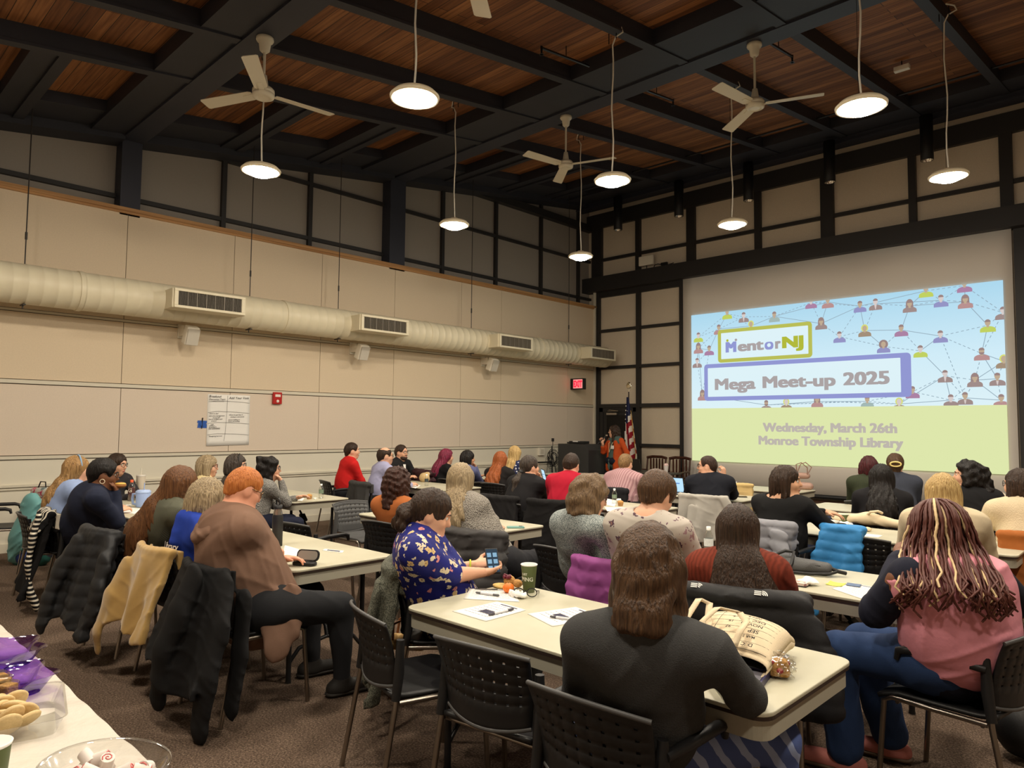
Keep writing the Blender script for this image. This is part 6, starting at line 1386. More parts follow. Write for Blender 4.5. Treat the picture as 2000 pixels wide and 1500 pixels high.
# ---- front table
sheet('printed handout under the mandarin and the pen, nearest the phone', [(918, 1150), (1000, 1152), (1015, 1176), (905, 1170)], 8, z=0)
pen('thin dark pen lying along the top edge of the first handout', (927, 1150), (972, 1151.5), (70, 60, 56), (40, 38, 36), .0035)
pen('grey and clear pen on the handout nearest the phone', (929, 1157), (975, 1163), (206, 206, 210), (92, 92, 96))
sheet('printed handout with a dark photo block, centre of the front table', [(971, 1175.5), (1028, 1192), (949, 1214), (883, 1194)], 7, True, (.35, .7, .5, .68))
pen('grey and white pen on the centre handout', (954, 1201), (1003, 1189), (214, 214, 218), (70, 66, 74))
sheet('printed handout half hidden by the charcoal fleece', [(1125, 1186), (1180, 1206), (1079, 1224), (1030, 1199)], 7, True, (.3, .65, .5, .66))
pen('white pen on the handout beside the charcoal fleece', (1074, 1204), (1130, 1211), (216, 216, 220), (80, 78, 84))
cp = thing('paper_cup', 'tall green paper cup with white lettering on the front table', 'cup', tuple(atz(1033, 1156, TZ)), math.radians(0))
M_cupg = mat('cup_green', (92, 104, 62), .6); rb, rt, hc = .030, .043, .142
mb = MB(); mb.lathe([(.001, .004), (rb, .0), (rt, hc)], n=36); mb.build('cup_body', M_cupg, cp)
mb = MB(); mb.lathe([(rt-.0015, hc-.004), (rt+.001, hc), (rt+.003, hc+.003), (rt, hc+.006), (rt-.003, hc+.003), (rt-.005, hc-.02), (rb, .02), (.001, .02)], n=36); mb.build('rim', M_paper, cp)
mb = MB(); a0 = math.radians(-50)
def cyl_fn(ang0, z0, s=1.0):
    def f(x, y):
        z = z0+y; r = rb+(rt-rb)*z/hc+.0006; a = ang0+x/r*s; return (r*math.cos(a), r*math.sin(a), z)
    return f
put_text(mb, 'SIPPING', .030, cyl_fn(math.radians(-92), .062), .0006, 'CENTER'); put_text(mb, 'JUST', .016, cyl_fn(math.radians(-85), .093), .0004, 'CENTER'); mb.build('lettering', mat('cup_print', (226, 230, 214), .7), cp)
od = thing('mandarin', 'orange mandarin beside the green cup', 'fruit', tuple(atz(993, 1158, TZ))); mb = MB(); mb.ball((0, 0, .026), (.031, .031, .026), 10); mb.build('peel', mat('orange_peel', (238, 122, 40), .45, bump=(180, .2)), od)
mb = MB(); mb.ball((0, 0, .052), (.004, .004, .002), 5); mb.build('stem_scar', mat('stem_green', (96, 104, 50), .7), od)
wadded('napkin', 'crumpled white napkin between the mandarin and the black glasses', 'napkin', atz(1012, 1166, TZ), .045, M_paper, 3, 1.4)
pg = thing('pastry', 'berry topped pastry on a flat golden piece behind the mandarin', 'pastry', tuple(atz(985, 1148, TZ)))
mb = MB(); mb.ball((-.01, 0, .008), (.07, .045, .012), 8); mb.build('flat_piece', mat('golden_crust', (222, 186, 112), .7, noise=(60, .25), bump=(80, .5)), pg)
mb = MB(); mb.ball((.02, .02, .038), (.035, .03, .03), 8); mb.ball((.07, .03, .03), (.03, .025, .022), 7); mb.build('bun', M_muf, pg)
mb = MB(); rr = random.Random(8)
for k in range(9): mb.ball((.02+rr.uniform(-.022, .022), .01+rr.uniform(-.02, .02), .064+rr.uniform(-.006, .004)), .010, 5)
mb.build('berry_topping', mat('berry', (104, 24, 44), .35), pg)
def folded_glasses(label, p, rz):
    t = thing('eyeglasses', label, 'glasses', tuple(p), rz); mb = MB()
    for s in (-1, 1):
        mb.tube([(s*.034+.026*math.cos(a), 0, .026+.021*math.sin(a)) for a in [2*PI*k/16 for k in range(17)]], .0028, 6); mb.tube([(s*.06, 0, .036), (s*.066, -.03, .03), (s*.058, -.11, .006), (s*.054, -.13, .003)], .0026, 6)
    mb.tube([(-.009, 0, .03), (0, .002, .034), (.009, 0, .03)], .0028, 6); mb.build('frame', M_spec, t)
    mb = MB()
    for s in (-1, 1): mb.add([(s*.034+.025*math.cos(a), 0, .026+.02*math.sin(a)) for a in [2*PI*k/16 for k in range(16)]], [tuple(range(16))])
    mb.build('lenses', M_clear, t)
folded_glasses('black rimmed eyeglasses standing open in front of the green cup', atz(1026, 1167, TZ), math.radians(215))
# tote bag: open pouch lying on the table
tb = thing('tote_bag', 'cream canvas tote bag printed with stamped dates, lying on the front table', 'bag', (9.32, 2.54, TZ), math.radians(8))
M_can = mat('canvas', (222, 204, 172), .9, bump=(300, .25)); M_ink2 = mat('stamp_ink', (44, 40, 40), .8)
def pouch(y): v = (y+.13)/.36; return .165+.01*math.sin(3*v), .036+.036*math.sin(min(1, v*1.15)*PI*.62)*(1 if v < .8 else max(.25, 1-(v-.8)*3.2))
def ptop(x, y, dz=0):
    w_, h_ = pouch(y); k = max(0, 1-abs(x/w_)**2.6)**(1/2.6); return (x, y, h_+h_*k*(1+.10*math.sin(17*y+9*x))+dz)
mb = MB(); NA, NB = 36, 26
def pou(u, v):
    y = -.13+.36*v; w_, h_ = pouch(y); a = 2*PI*u; c, s = math.cos(a), math.sin(a); e = 2/2.6
    x = w_*math.copysign(abs(c)**e, c); z = h_+h_*math.copysign(abs(s)**e, s)*(1+.10*math.sin(17*y+9*x) if s > 0 else 1)
    return (x, y+(.02*s if v < .08 else 0), max(.002, z))
mb.grid(pou, NA, NB); mb.grid(lambda u, v: tuple(np.array(pou(u, 1))*np.array([v, 1, 1])+np.array([0, .012*(1-v), pouch(.23)[1]*0+ (1-v)*.0])), NA, 3); tbb = mb.build('canvas_body', M_can, tb, solid=.003)
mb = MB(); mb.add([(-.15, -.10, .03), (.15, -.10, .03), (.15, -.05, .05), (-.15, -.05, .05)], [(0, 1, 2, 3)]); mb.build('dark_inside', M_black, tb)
for nm, pts in (('handle', [(-.06, -.135, .10), (-.08, -.10, .16), (-.05, -.02, .20), (.02, .02, .185), (.06, -.02, .165), (.06, -.09, .15), (.05, -.135, .10)]), ('handle', [(-.10, -.13, .04), (-.16, -.05, .15), (-.15, .05, .205), (-.11, .06, .19), (-.09, -.01, .155), (-.05, -.10, .12), (.02, -.135, .05)])):
    mb = MB(); p_ = [Vector(q) for q in pts]; fine = []
    for i in range(len(p_)-1):
        for k in range(4): fine.append(p_[i].lerp(p_[i+1], k/4))
    fine.append(p_[-1]); L_ = [q+Vector((.012, .004, .002)) for q in fine]; R__ = [q-Vector((.012, .004, .002)) for q in fine]
    n_ = len(fine); mb.add(L_+R__, [(i, i+1, n_+i+1, n_+i) for i in range(n_-1)], True); mb.build(nm, M_can, tb, solid=.004)
mb = MB()
for k in range(9):
    y = -.09+.036*k; mb.tube([ptop(x, y, .0012) for x in [-.15+.015*i for i in range(21)]], .0009, 4)
mb.tube([ptop(-.07, y, .0012) for y in [-.1+.02*i for i in range(15)]], .0012, 4)
for i, (s, xx, sz) in enumerate((('DEC 17', .06, .022), ('MAR 2', .07, .016), ('SEP 17', .06, .027), ('NOV 26', .06, .024), ('DEC 13', .06, .026), ('JUN 6', .05, .02), ('FEB 1998', .07, .018), ('APR 19', .08, .02), ('OCT 28', .06, .016))):
    y0_ = -.085+.036*i+.026; put_text(mb, s, sz, lambda a, b: ptop(xx-a, y0_-b, .0016), .0004, 'CENTER')
for i, s in enumerate(('97', '19', '6')): put_text(mb, s, .02, lambda a, b: ptop(-.02-a, .02+.036*i-b, .0016), .0003, 'CENTER')
put_text(mb, 'ME', .03, lambda a, b: (.0+a, -.150-.0*b, .03+b), .001, 'CENTER')
mb.build('stamped_dates', M_ink2, tb)
mf = thing('wrapped_muffin', 'muffin in cellophane beside the tote bag', 'muffin', tuple(atz(1522, 1322, TZ)), .5); mb = MB(); mb.box((0, 0, .035), (.075, .065, .06), None, .8); mb.build('muffin_cake', M_muf, mf, bevel=.015)
mb = MB(); mb.ball((.0, -.03, .03), (.012, .006, .010), 5); mb.ball((-.025, -.02, .055), (.010, .008, .008), 5); mb.ball((.03, .0, .05), (.008, .01, .008), 5); mb.build('fruit_pieces', mat('glace', (176, 40, 50), .3), mf)
mo = Model(); mo.ell((0, 0, .038), (.055, .048, .044), k=.01); K = np.random.RandomState(5).normal(size=(5, 3))*90
mesh_obj('cellophane', [mo.mesh(.005, lambda x, y, z: .010*sum(np.abs(np.sin(K[i, 0]*x+K[i, 1]*y+K[i, 2]*z)) for i in range(5))-.026, 0)], M_clear, mf)
bx = thing('tablet_case', 'dark blue tablet tray at the elbow of the charcoal fleece', 'case', tuple(atz(1438, 1325, TZ)), math.radians(12)); mb = MB(); mb.span((-.10, -.085, 0), (.10, .085, .012))
for a, b in (((-.10, -.085, .012), (.10, -.078, .024)), ((-.10, .078, .012), (.10, .085, .024)), ((-.10, -.085, .012), (-.093, .085, .024)), ((.093, -.085, .012), (.10, .085, .024))): mb.span(a, b)
mb.build('tray', mat('indigo_plastic', (44, 40, 76), .4), bx); mb = MB(); mb.span((-.085, -.07, .0125), (.085, .07, .016)); mb.build('grey_insert', mat('grey_insert', (120, 118, 126), .3), bx)

# ---- hoodie table
fk = thing('flask', 'black drinks flask with a steel collar and loop lid on the hoodie table', 'flask', tuple(atz(541, 1066, TZ))); mb = MB(); mb.lathe([(.001, 0), (.037, 0), (.038, .205), (.034, .225)], n=24); mb.build('flask_body', mat('matte_black', (36, 35, 36), .5), fk)
mb = MB(); mb.lathe([(.034, .222), (.030, .245), (.026, .262), (.026, .27)], n=24); mb.build('steel_collar', M_chrome, fk); mb = MB(); mb.lathe([(.031, .266), (.031, .295), (.001, .297)], n=24); mb.tube([(.02, .0, .29), (.028, 0, .325), (.0, 0, .342), (-.028, 0, .325), (-.02, 0, .29)], .006, 6); mb.build('loop_lid', M_black, fk)
gc = thing('glasses_case', 'open black glasses case with folded glasses on the hoodie table', 'case', tuple(atz(595, 1104, TZ)), math.radians(30))
mb = MB(); mb.prism(rrect(.078, .034, .028, 5), 0, .022); mb.build('case_base', M_black, gc, bevel=.006)
R_ = Matrix.Rotation(math.radians(72), 4, 'X'); mb = MB(); mb.T = Matrix.Translation((0, .036, .02)) @ R_ @ Matrix.Translation((0, .034, 0)); mb.prism(rrect(.078, .036, .028, 5), 0, .012); ldo = mb.build('case_lid', M_black, gc, bevel=.003)
mb = MB(); mb.T = Matrix.Translation((0, .036, .02)) @ R_ @ Matrix.Translation((0, .034, 0)); mb.prism(rrect(.068, .028, .024, 5), .0122, .0135); mb.build('lid_lining', mat('grey_lining', (140, 134, 124), .8), gc)
mb = MB()
for s in (-1, 1): mb.tube([(s*.03+.024*math.cos(a), .004+.017*math.sin(a), .027) for a in [2*PI*k/14 for k in range(15)]], .002, 5)
mb.tube([(-.006, .004, .027), (.006, .004, .027)], .002, 5); mb.tube([(-.055, -.008, .025), (.055, -.012, .028)], .002, 5); mb.build('folded_glasses', M_blackm, gc)
eb = thing('earbud_case', 'tiny white capsule beside the open glasses case', 'case', tuple(atz(617, 1095, TZ))); mb = MB(); mb.ball((0, 0, .008), (.010, .018, .008), 7); mb.build('shell', M_white, eb); mb = MB(); mb.ball((0, -.012, .015), (.004, .004, .002), 5); mb.build('button', M_black, eb)
sheet('narrow printed slip near the right edge of the hoodie table', [(634, 1072), (672, 1076), (668, 1080), (629, 1075)], 1, False, (.2, .85, .3, .75), 'paper_slip')
sheet('white sheet under the hands of the hoodie wearer', [(556, 1065), (584, 1073), (580, 1100), (548, 1092)], 5, False)
# ---- tumbler table
tu = thing('tumbler', 'pale blue lidded tumbler jug with a handle and straw', 'tumbler', tuple(atz(279, 990, TZ)), .3); M_bl = mat('periwinkle_plastic', (158, 180, 224), .4)
mb = MB(); mb.lathe([(.001, 0), (.066, 0), (.068, .01), (.072, .145), (.07, .15)], n=28); mb.build('jug_body', M_bl, tu); mb = MB(); mb.lathe([(.074, .148), (.074, .165), (.055, .178), (.001, .178)], n=28); mb.build('lid', mat('blue_lid', (168, 190, 230), .3), tu)
mb = MB(); mb.tube([(-.07, -.02, .135), (-.115, -.035, .13), (-.122, -.037, .08), (-.112, -.034, .03), (-.066, -.02, .02)], .013, 8); mb.build('handle', M_bl, tu); mb = MB(); mb.tube([(.01, 0, .17), (.005, .005, .25)], .005, 6); mb.build('straw', M_bl, tu)
tu = thing('tumbler', 'tall cream tumbler with a white straw behind the pale blue jug', 'tumbler', tuple(atz(274, 968, TZ))); mb = MB(); mb.lathe([(.001, 0), (.036, 0), (.046, .1), (.052, .235)], n=24); mb.build('tumbler_body', mat('cream_enamel', (224, 212, 192), .4), tu); mb = MB(); mb.lathe([(.054, .233), (.054, .25), (.001, .252)], n=24); mb.build('lid', mat('frosted_lid', (206, 200, 190), .3), tu)
mb = MB(); mb.tube([(.0, 0, .25), (.002, 0, .33)], .005, 6); mb.build('straw', M_white, tu)
b_ = bottle('plastic sports drink bottle with orange cap and white letter beside the tumblers', atz(256, 978, TZ), .235, .036, (226, 92, 50), (82, 50, 50), (92, 44, 46), 'sports_drink')
mb = MB(); put_text(mb, 'G', .06, lambda x, y: (.0375*math.cos(-.75+x/.0375), .0375*math.sin(-.75+x/.0375), .10+y), .001); mb.build('lettering', M_white, b_)
sheet('white papers spread on the tumbler table', [(238, 990), (278, 994), (262, 1004), (232, 1000)], 4, False)
wadded('napkin', 'small crumpled napkin by the pale blue jug', 'napkin', atz(250, 989, TZ), .03, M_paper, 6)
# ---- second row tables
muffin('muffin in a brown paper cup on the wall table beside a small bottle', atz(604, 975, TZ)); bottle('small water bottle on the wall table right of the muffin', atz(627, 973, TZ), .17, .028)
wl = thing('wallet', 'flat black wallet left of the muffin on the wall table', 'wallet', tuple(atz(588, 971, TZ)), .2); mb = MB(); mb.span((-.09, -.035, 0), (.09, .035, .014)); mb.build('leather', M_black, wl, bevel=.004); mb = MB(); mb.span((-.088, -.036, .006), (.088, -.034, .008)); mb.build('zip', M_chrome, wl)
sheet('white papers at the elbow of the grey cable knit', [(568, 968), (595, 973), (590, 979), (555, 974)], 4, False)
wadded('napkin', 'thin napkin between the muffin and the small bottle on the wall table', 'napkin', atz(616, 975, TZ), .025, M_paper, 9)
tp = thing('phone', 'teal phone lying near the corner of the knit sweater table', 'phone', tuple(atz(1007, 1031, TZ)), math.radians(48)); mb = MB(); mb.span((-.075, -.038, 0), (.075, .038, .012)); mb.build('phone_case', mat('teal_case', (110, 156, 148), .5), tp, bevel=.004); mb = MB(); mb.span((.03, .005, .012), (.06, .03, .014)); mb.build('camera_bump', M_black, tp)
sheet('white sheet beside the elbow of the chunky knit sweater', [(955, 1027), (975, 1031), (962, 1036), (945, 1032)], 3, False)
# ---- third row tables
bottle('small water bottle standing alone on the lavender shirt table', atz(833, 949, TZ), .17, .028, lab=(60, 70, 72)); sheet('white leaflet on the lavender shirt table', [(800, 944), (822, 948), (812, 954), (792, 950)], 3, False)
pbg = thing('paper_bag', 'tan paper bag in front of the bearded person\'s hands', 'bag', tuple(atz(829, 941, TZ))); mo = Model(); mo.ell((0, 0, .06), (.10, .07, .075), k=.02); mo.rc((-.05, 0, .1), (.06, .02, .13), .03); mesh_obj('bag_body', [mo.mesh(.009, folds(.008, 3))], mat('tan_paper', (204, 176, 128), .8), pbg)
bottle('small water bottle beside the muffin cup and napkin at the middle tables', atz(1200, 983, TZ), .17, .028); muffin('muffin in a paper cup right of the middle water bottle', atz(1212, 988, TZ))
wadded('napkin', 'folded white napkin leaning on the middle muffin', 'napkin', atz(1208, 979, TZ), .04, M_paper, 12); sheet('white plate paper left of the middle water bottle', [(1186, 974), (1206, 978), (1200, 990), (1184, 986)], 2, False)
sheet('white sheet in front of the muffin with a pen on it', [(1180, 990), (1240, 992), (1232, 997), (1186, 999)], 0, False); pen('slim grey pen on the sheet by the middle muffin', (1222, 993), (1239, 990.5), (140, 140, 150), (60, 60, 70))
mg = thing('mug', 'pale pink mug with a looped lid beyond the pale flowered top', 'mug', (*aty(1308, 1015, 4.52)[:2], TZ)); mb = MB(); mb.lathe([(.001, 0), (.045, 0), (.055, .14), (.05, .15), (.001, .155)], n=24); mb.build('mug_body', mat('blush_pink', (228, 190, 190), .4), mg)
mb = MB(); mb.tube([(-.03, -.0, .15), (.0, -.01, .195), (.045, -.02, .185), (.06, -.025, .135)], .011, 8); mb.build('loop_handle', mat('blush_pink', (228, 190, 190), .4), mg)
bottle('clear water bottle left of the straight dark hair', Vector((*aty(1384, 1045, 4.5)[:2], TZ)), .20, .032, lab=(200, 205, 210))
# ---- belt bag table
bb = thing('belt_bag', 'black belt bag with straps on the table behind the tote', 'bag', tuple(atz(1568, 1118, TZ)), math.radians(20)); mo = Model(); mo.rc((-.15, .02, .05), (.13, -.01, .045), .055, .04, k=.03, flat=((0, 0, 1), .8)); mo.rc((-.13, -.03, .03), (.13, -.04, .03), .04, .03, k=.03)
mesh_obj('pouch', [mo.mesh(.007, folds(.004, 8))], mat('grey_nylon', (66, 66, 66), .5, bump=(200, .2)), bb); mb = MB(); mb.tube([(-.17, -.04, .03), (-.14, -.04, .11), (-.10, 0, .125), (-.05, .0, .12), (-.06, -.06, .06), (-.08, -.09, .02)], .012, 6); mb.tube([(.13, -.02, .05), (.2, -.04, .03), (.24, -.02, .02)], .012, 6); mb.tube([(-.1, -.08, .012), (.05, -.09, .012), (.15, -.09, .02), (.2, -.03, .03)], .009, 6); mb.build('strap', M_black, bb)
mb = MB(); mb.tube([(-.12, -.058, .06), (.1, -.06, .058)], .003, 5); mb.build('zip', M_blackm, bb)
cdp = thing('card_pack', 'small patterned card pack in front of the belt bag', 'pack', tuple(atz(1558, 1143, TZ)), math.radians(5)); mb = MB(); mb.span((-.055, -.035, 0), (.055, .035, .02)); mb.build('pack', pat('pack_pattern', (200, 176, 170), floral_fn((214, 196, 186), [(0, (150, 110, 110)), (.6, (214, 196, 186))], 60, .5)), cdp); mb = MB(); mb.span((-.056, -.036, 0), (.056, .036, .006)); mb.build('dark_tray', M_black, cdp)
wadded('napkin', 'white folded napkin right of the card pack', 'napkin', atz(1577, 1142, TZ), .05, M_paper, 15, 1.3)
sheet('yellow sticky note on the belt bag table', [(1622, 1136), (1653, 1141), (1643, 1147), (1612, 1142)], 0, False, None, 'sticky_note', 'note', mat('neon_yellow', (226, 228, 92), .7), .006)
sheet('blue card beside the yellow sticky note', [(1655, 1138), (1683, 1142), (1680, 1147), (1652, 1143)], 0, False, None, 'card', 'card', mat('slate_blue_card', (92, 112, 144), .6), 0, .004)
sheet('printed handout at the elbow of the pink vest', [(1665, 1139), (1722, 1150), (1704, 1177), (1625, 1150)], 8)
# ---- table of the person reaching
sc_ = thing('paper_cup', 'short green paper cup near the reaching hands', 'cup', tuple(atz(1649, 1022, TZ))); mb = MB(); mb.lathe([(.001, 0), (.036, 0), (.047, .085)], n=24); mb.build('cup_body', M_cupg, sc_); mb = MB(); mb.lathe([(.045, .08), (.049, .086), (.049, .09), (.045, .088), (.034, .02), (.001, .02)], n=24); mb.build('rim', M_paper, sc_)
wadded('napkin', 'crumpled white napkin at the reaching person\'s fingertips', 'napkin', atz(1652, 1027, TZ), .05, M_paper, 18, 1.2); wadded('wrapper', 'crinkled cream food wrapper right of the reaching hand', 'wrapper', atz(1690, 1037, TZ), .045, mat('wrapper', (220, 196, 160), .5, noise=(80, .4)), 21, 1.3)
sheet('white sheet under the short green cup', [(1612, 1014), (1665, 1020), (1655, 1032), (1610, 1024)], 3, False); sheet('white sheet in front of the cream wrapper', [(1668, 1040), (1725, 1046), (1716, 1050), (1665, 1046)], 0, False)
ct = thing('canvas_bag', 'cream canvas bag slumped on the table behind the short green cup', 'bag', tuple(atz(1695, 1026, TZ)), math.radians(12)); mo = Model(); mo.rc((-.26, .06, .05), (.0, .03, .06), .05, .07, k=.05, flat=((0, 0, 1), .8)); mo.rc((0, .03, .06), (.25, -.02, .03), .075, .04, k=.05, flat=((0, 0, 1), .8)); mesh_obj('bag_body', [mo.mesh(.009, folds(.013, 6))], M_can, ct)
mb = MB(); mb.tube([(.0, -.03, .1), (.03, -.07, .13), (.09, -.06, .14), (.12, -.01, .12)], .012, 6); mb.build('handle', M_can, ct)
tc_ = thing('paper_cup', 'tall white cup beside the long black hair', 'cup', tuple(Vector((*aty(1771, 990, 8.2)[:2], TZ)))); mb = MB(); mb.lathe([(.001, 0), (.03, 0), (.042, .19), (.001, .191)], n=20); mb.build('cup_body', M_paper, tc_); mb = MB(); mb.lathe([(.044, .188), (.044, .196), (.001, .197)], n=20); mb.build('lid', M_white, tc_)
od2 = thing('clementine', 'small orange fruit beside the tall white cup', 'fruit', tuple(Vector((*aty(1769, 1000, 8.14)[:2], TZ))+Vector((.08, -.02, 0)))); mb = MB(); mb.ball((0, 0, .028), (.03, .03, .027), 8); mb.build('peel', mat('orange_peel', (238, 122, 40), .45), od2)
pb = bottle('pink water bottle beside the dark vest', Vector((*aty(1955, 980, 8.25)[:2], TZ)), .26, .034, (70, 66, 66), (216, 150, 160), (220, 160, 168)); sheet('white sheet in front of the dark vest', [(1915, 1014), (1940, 1017), (1932, 1022), (1908, 1019)], 0, False)
# ---- far tables
hb = thing('handbag', 'rose handbag with upright loop handles on the table by the screen', 'bag', tuple(atz(1567, 956, TZ)), .4); mo = Model(); mo.rc((-.10, 0, .05), (.10, 0, .05), .055, k=.03); mo.rc((-.07, 0, .2), (.07, 0, .2), .04, k=.08); mesh_obj('bag_body', [mo.mesh(.009, folds(.005, 4))], mat('rose_leather', (176, 142, 128), .5), hb)
for s in (-1, 1):
    mb = MB(); mb.tube([(-.07, s*.03, .22), (-.05+.03*s, s*.05, .36), (.02+.03*s, s*.06, .39), (.10+.03*s, s*.05, .32), (.07, s*.03, .21)], .008, 6); mb.build('handle', mat('rose_strap', (140, 108, 92), .5), hb)
pl = thing('phone', 'black phone on a sheet beside the black polo elbow', 'phone', tuple(atz(1446, 971, TZ)), .6); mb = MB(); mb.span((-.08, -.04, .002), (.08, .04, .012)); mb.build('phone_body', M_black, pl, bevel=.003); mb = MB(); mb.span((-.074, -.035, .012), (.074, .035, .013)); mb.build('screen', mat('phone_glass', (12, 14, 16), .08), pl)
sheet('white sheet under the black polo arm', [(1405, 966), (1440, 969), (1432, 977), (1402, 975)], 0, False)
def screen_laptop(label, p, rz, name='laptop'):
    t = thing(name, label, 'laptop', tuple(p), rz); mb = MB(); mb.span((-.16, -.11, 0), (.16, .11, .014)); mb.build('base', M_lap, t); mb = MB(); mb.T = Matrix.Translation((0, .11, .014)) @ Matrix.Rotation(math.radians(105), 4, 'X'); mb.span((-.16, 0, -.004), (.16, .21, .004)); l = mb.build('lid', M_black, t)
    mb = MB(); mb.T = Matrix.Translation((0, .11, .014)) @ Matrix.Rotation(math.radians(105), 4, 'X'); mb.add([(-.15, .01, .0045), (.15, .01, .0045), (.15, .2, .0045), (-.15, .2, .0045)], [(0, 1, 2, 3)]); mb.cur = 1; mb.add([(-.13, .12, .005), (.10, .12, .005), (.10, .135, .005), (-.13, .135, .005)], [(0, 1, 2, 3)]); mb.add([(-.13, .08, .005), (.05, .08, .005), (.05, .09, .005), (-.13, .09, .005)], [(0, 1, 2, 3)]); mb.build('screen', [mat('screen_pale', (0, 0, 0), .4, emit=((176, 214, 240), .95)), mat('screen_text', (0, 0, 0), .4, emit=((96, 140, 200), .9))], l)
screen_laptop('laptop with a pale blue screen in front of the pink striped shirt', (5.55, 8.30, TZ), math.radians(5)); screen_laptop('laptop with a bright page in front of the ponytail person', atz(1045, 946, TZ)+Vector((-.1, .2, 0)), math.radians(-40))
hs = thing('leaflet', 'white printed leaflet held up beside the copper hair', 'paper', (2.62, 8.06, .86)); mb = MB(); mb.T = Matrix.Rotation(math.radians(30), 4, 'Z') @ Matrix.Rotation(math.radians(70), 4, 'X'); mb.grid(lambda u, v: (-.10+.2*u, -.14+.28*v, .02*math.sin(3*u)), 6, 4); mb.build('sheet', M_paper, hs, solid=.001)
mb = MB(); mb.T = Matrix.Rotation(math.radians(30), 4, 'Z') @ Matrix.Rotation(math.radians(70), 4, 'X')
for k in range(9): mb.add([(-.08, .1-.026*k, .024), (.08-.02*(k % 3), .1-.026*k, .024), (.08-.02*(k % 3), .108-.026*k, .024), (-.08, .108-.026*k, .024)], [(0, 1, 2, 3)])
mb.build('print', mat('grey_print', (150, 148, 150), .8), hs)
for l, q in (('white sheet on the lectern table', [(1178, 931), (1200, 932), (1196, 936), (1176, 935)]), ('white sheet on the table in front of the tan cape', [(1425, 940), (1440, 941), (1438, 944), (1423, 943)])): sheet(l, q, 2, False)
# ---- on the floor and on chairs
bg = thing('checked_handbag', 'tan checked handbag with brown handles on the floor behind the floral blouse', 'bag', (7.10, 2.72, 0), math.radians(35)); mo = Model(); mo.rc((-.12, 0, .1), (.12, 0, .1), .09, k=.03, flat=((0, 1, 0), .7)); mo.rc((-.09, 0, .30), (.09, 0, .30), .05, k=.08, flat=((0, 1, 0), .7))
def check_fn(nt, b, tc):
    ck = nt.nodes.new('ShaderNodeTexChecker'); ck.inputs['Scale'].default_value = 34; mp = nt.nodes.new('ShaderNodeMapping'); mp.inputs['Rotation'].default_value = (.0, .785, 0); nt.links.new(tc.outputs['Object'], mp.inputs[0]); nt.links.new(mp.outputs[0], ck.inputs[0]); ck.inputs[1].default_value = (*lin((176, 146, 96)), 1); ck.inputs[2].default_value = (*lin((142, 112, 70)), 1); nt.links.new(ck.outputs[0], b.inputs['Base Color'])
mesh_obj('bag_body', [mo.mesh(.008)], pat('checked_canvas', (170, 140, 92), check_fn), bg)
for s in (-1, 1): mb = MB(); mb.tube([(-.07, s*.04, .32), (-.06, s*.06, .42), (.0, s*.065, .45), (.06, s*.06, .42), (.07, s*.04, .32)], .008, 6); mb.build('handle', mat('tan_leather', (122, 74, 40), .5), bg)
mb = MB(); mb.box((.02, -.075, .22), (.03, .01, .2)); mb.build('strap', mat('tan_leather', (122, 74, 40), .5), bg)
bk = thing('backpack', 'black backpack on the carpet under the pink vest chair', 'backpack', (9.95, 4.35, 0), .5); mo = Model(); mo.rc((0, 0, .14), (.12, .1, .12), .13, .11, k=.05); mo.rc((.1, .1, .2), (.02, 0, .3), .06, .03, k=.05); mesh_obj('pack_body', [mo.mesh(.010, folds(.008, 3))], cloth('black_nylon', (30, 30, 31), .5), bk)
mb = MB(); mb.tube([(.12, .0, .22), (.2, -.05, .12), (.22, -.02, .03), (.28, .0, .015)], .014, 6); mb.build('strap', M_black, bk)
tb2 = thing('patterned_bag', 'clear patterned bag on the chair behind the pale blue blouse', 'bag', (*atz(78, 968, .72)[:2], .465), .3); mo = Model(); mo.rc((-.12, 0, .1), (.14, 0, .1), .10, k=.03, flat=((0, 1, 0), .6)); mo.rc((-.12, 0, .30), (.14, 0, .30), .05, k=.08, flat=((0, 1, 0), .7)); mesh_obj('bag_body', [mo.mesh(.010, folds(.008, 7))], pat('swirl_print', (190, 194, 190), floral_fn((206, 206, 200), [(0, (110, 130, 130)), (.5, (206, 206, 200)), (.8, (196, 60, 96))], 9, .5, .1), .4), tb2); mb = MB(); mb.tube([(-.08, .02, .34), (-.05, .03, .42), (.05, .03, .42), (.08, .02, .34)], .008, 6); mb.build('handle', M_black, tb2)
tj = thing('teal_jacket', 'pale teal jacket bundled beside the striped shirt', 'jacket', (atz(60, 1022, .6).x, atz(60, 1022, .6).y, 0), .3); mo = Model(); mo.rc((0, 0, .78), (-.05, -.06, .45), .11, .13, k=.05, flat=((0, 1, 0), .6)); mo.rc((-.05, -.06, .45), (-.1, -.08, .3), .12, .09, k=.05, flat=((0, 1, 0), .6)); mesh_obj('jacket_body', [mo.mesh(.010, folds(.014, 9))], cloth('teal_nylon', (104, 156, 156), .5), tj); mo = Model(); mo.rc((-.06, -.06, .34), (.04, -.06, .24), .09, .07, k=.03, flat=((0, 1, 0), .6)); mesh_obj('navy_lining', [mo.mesh(.010, folds(.01, 4))], cloth('navy_lining', (40, 56, 110), .6), tj)
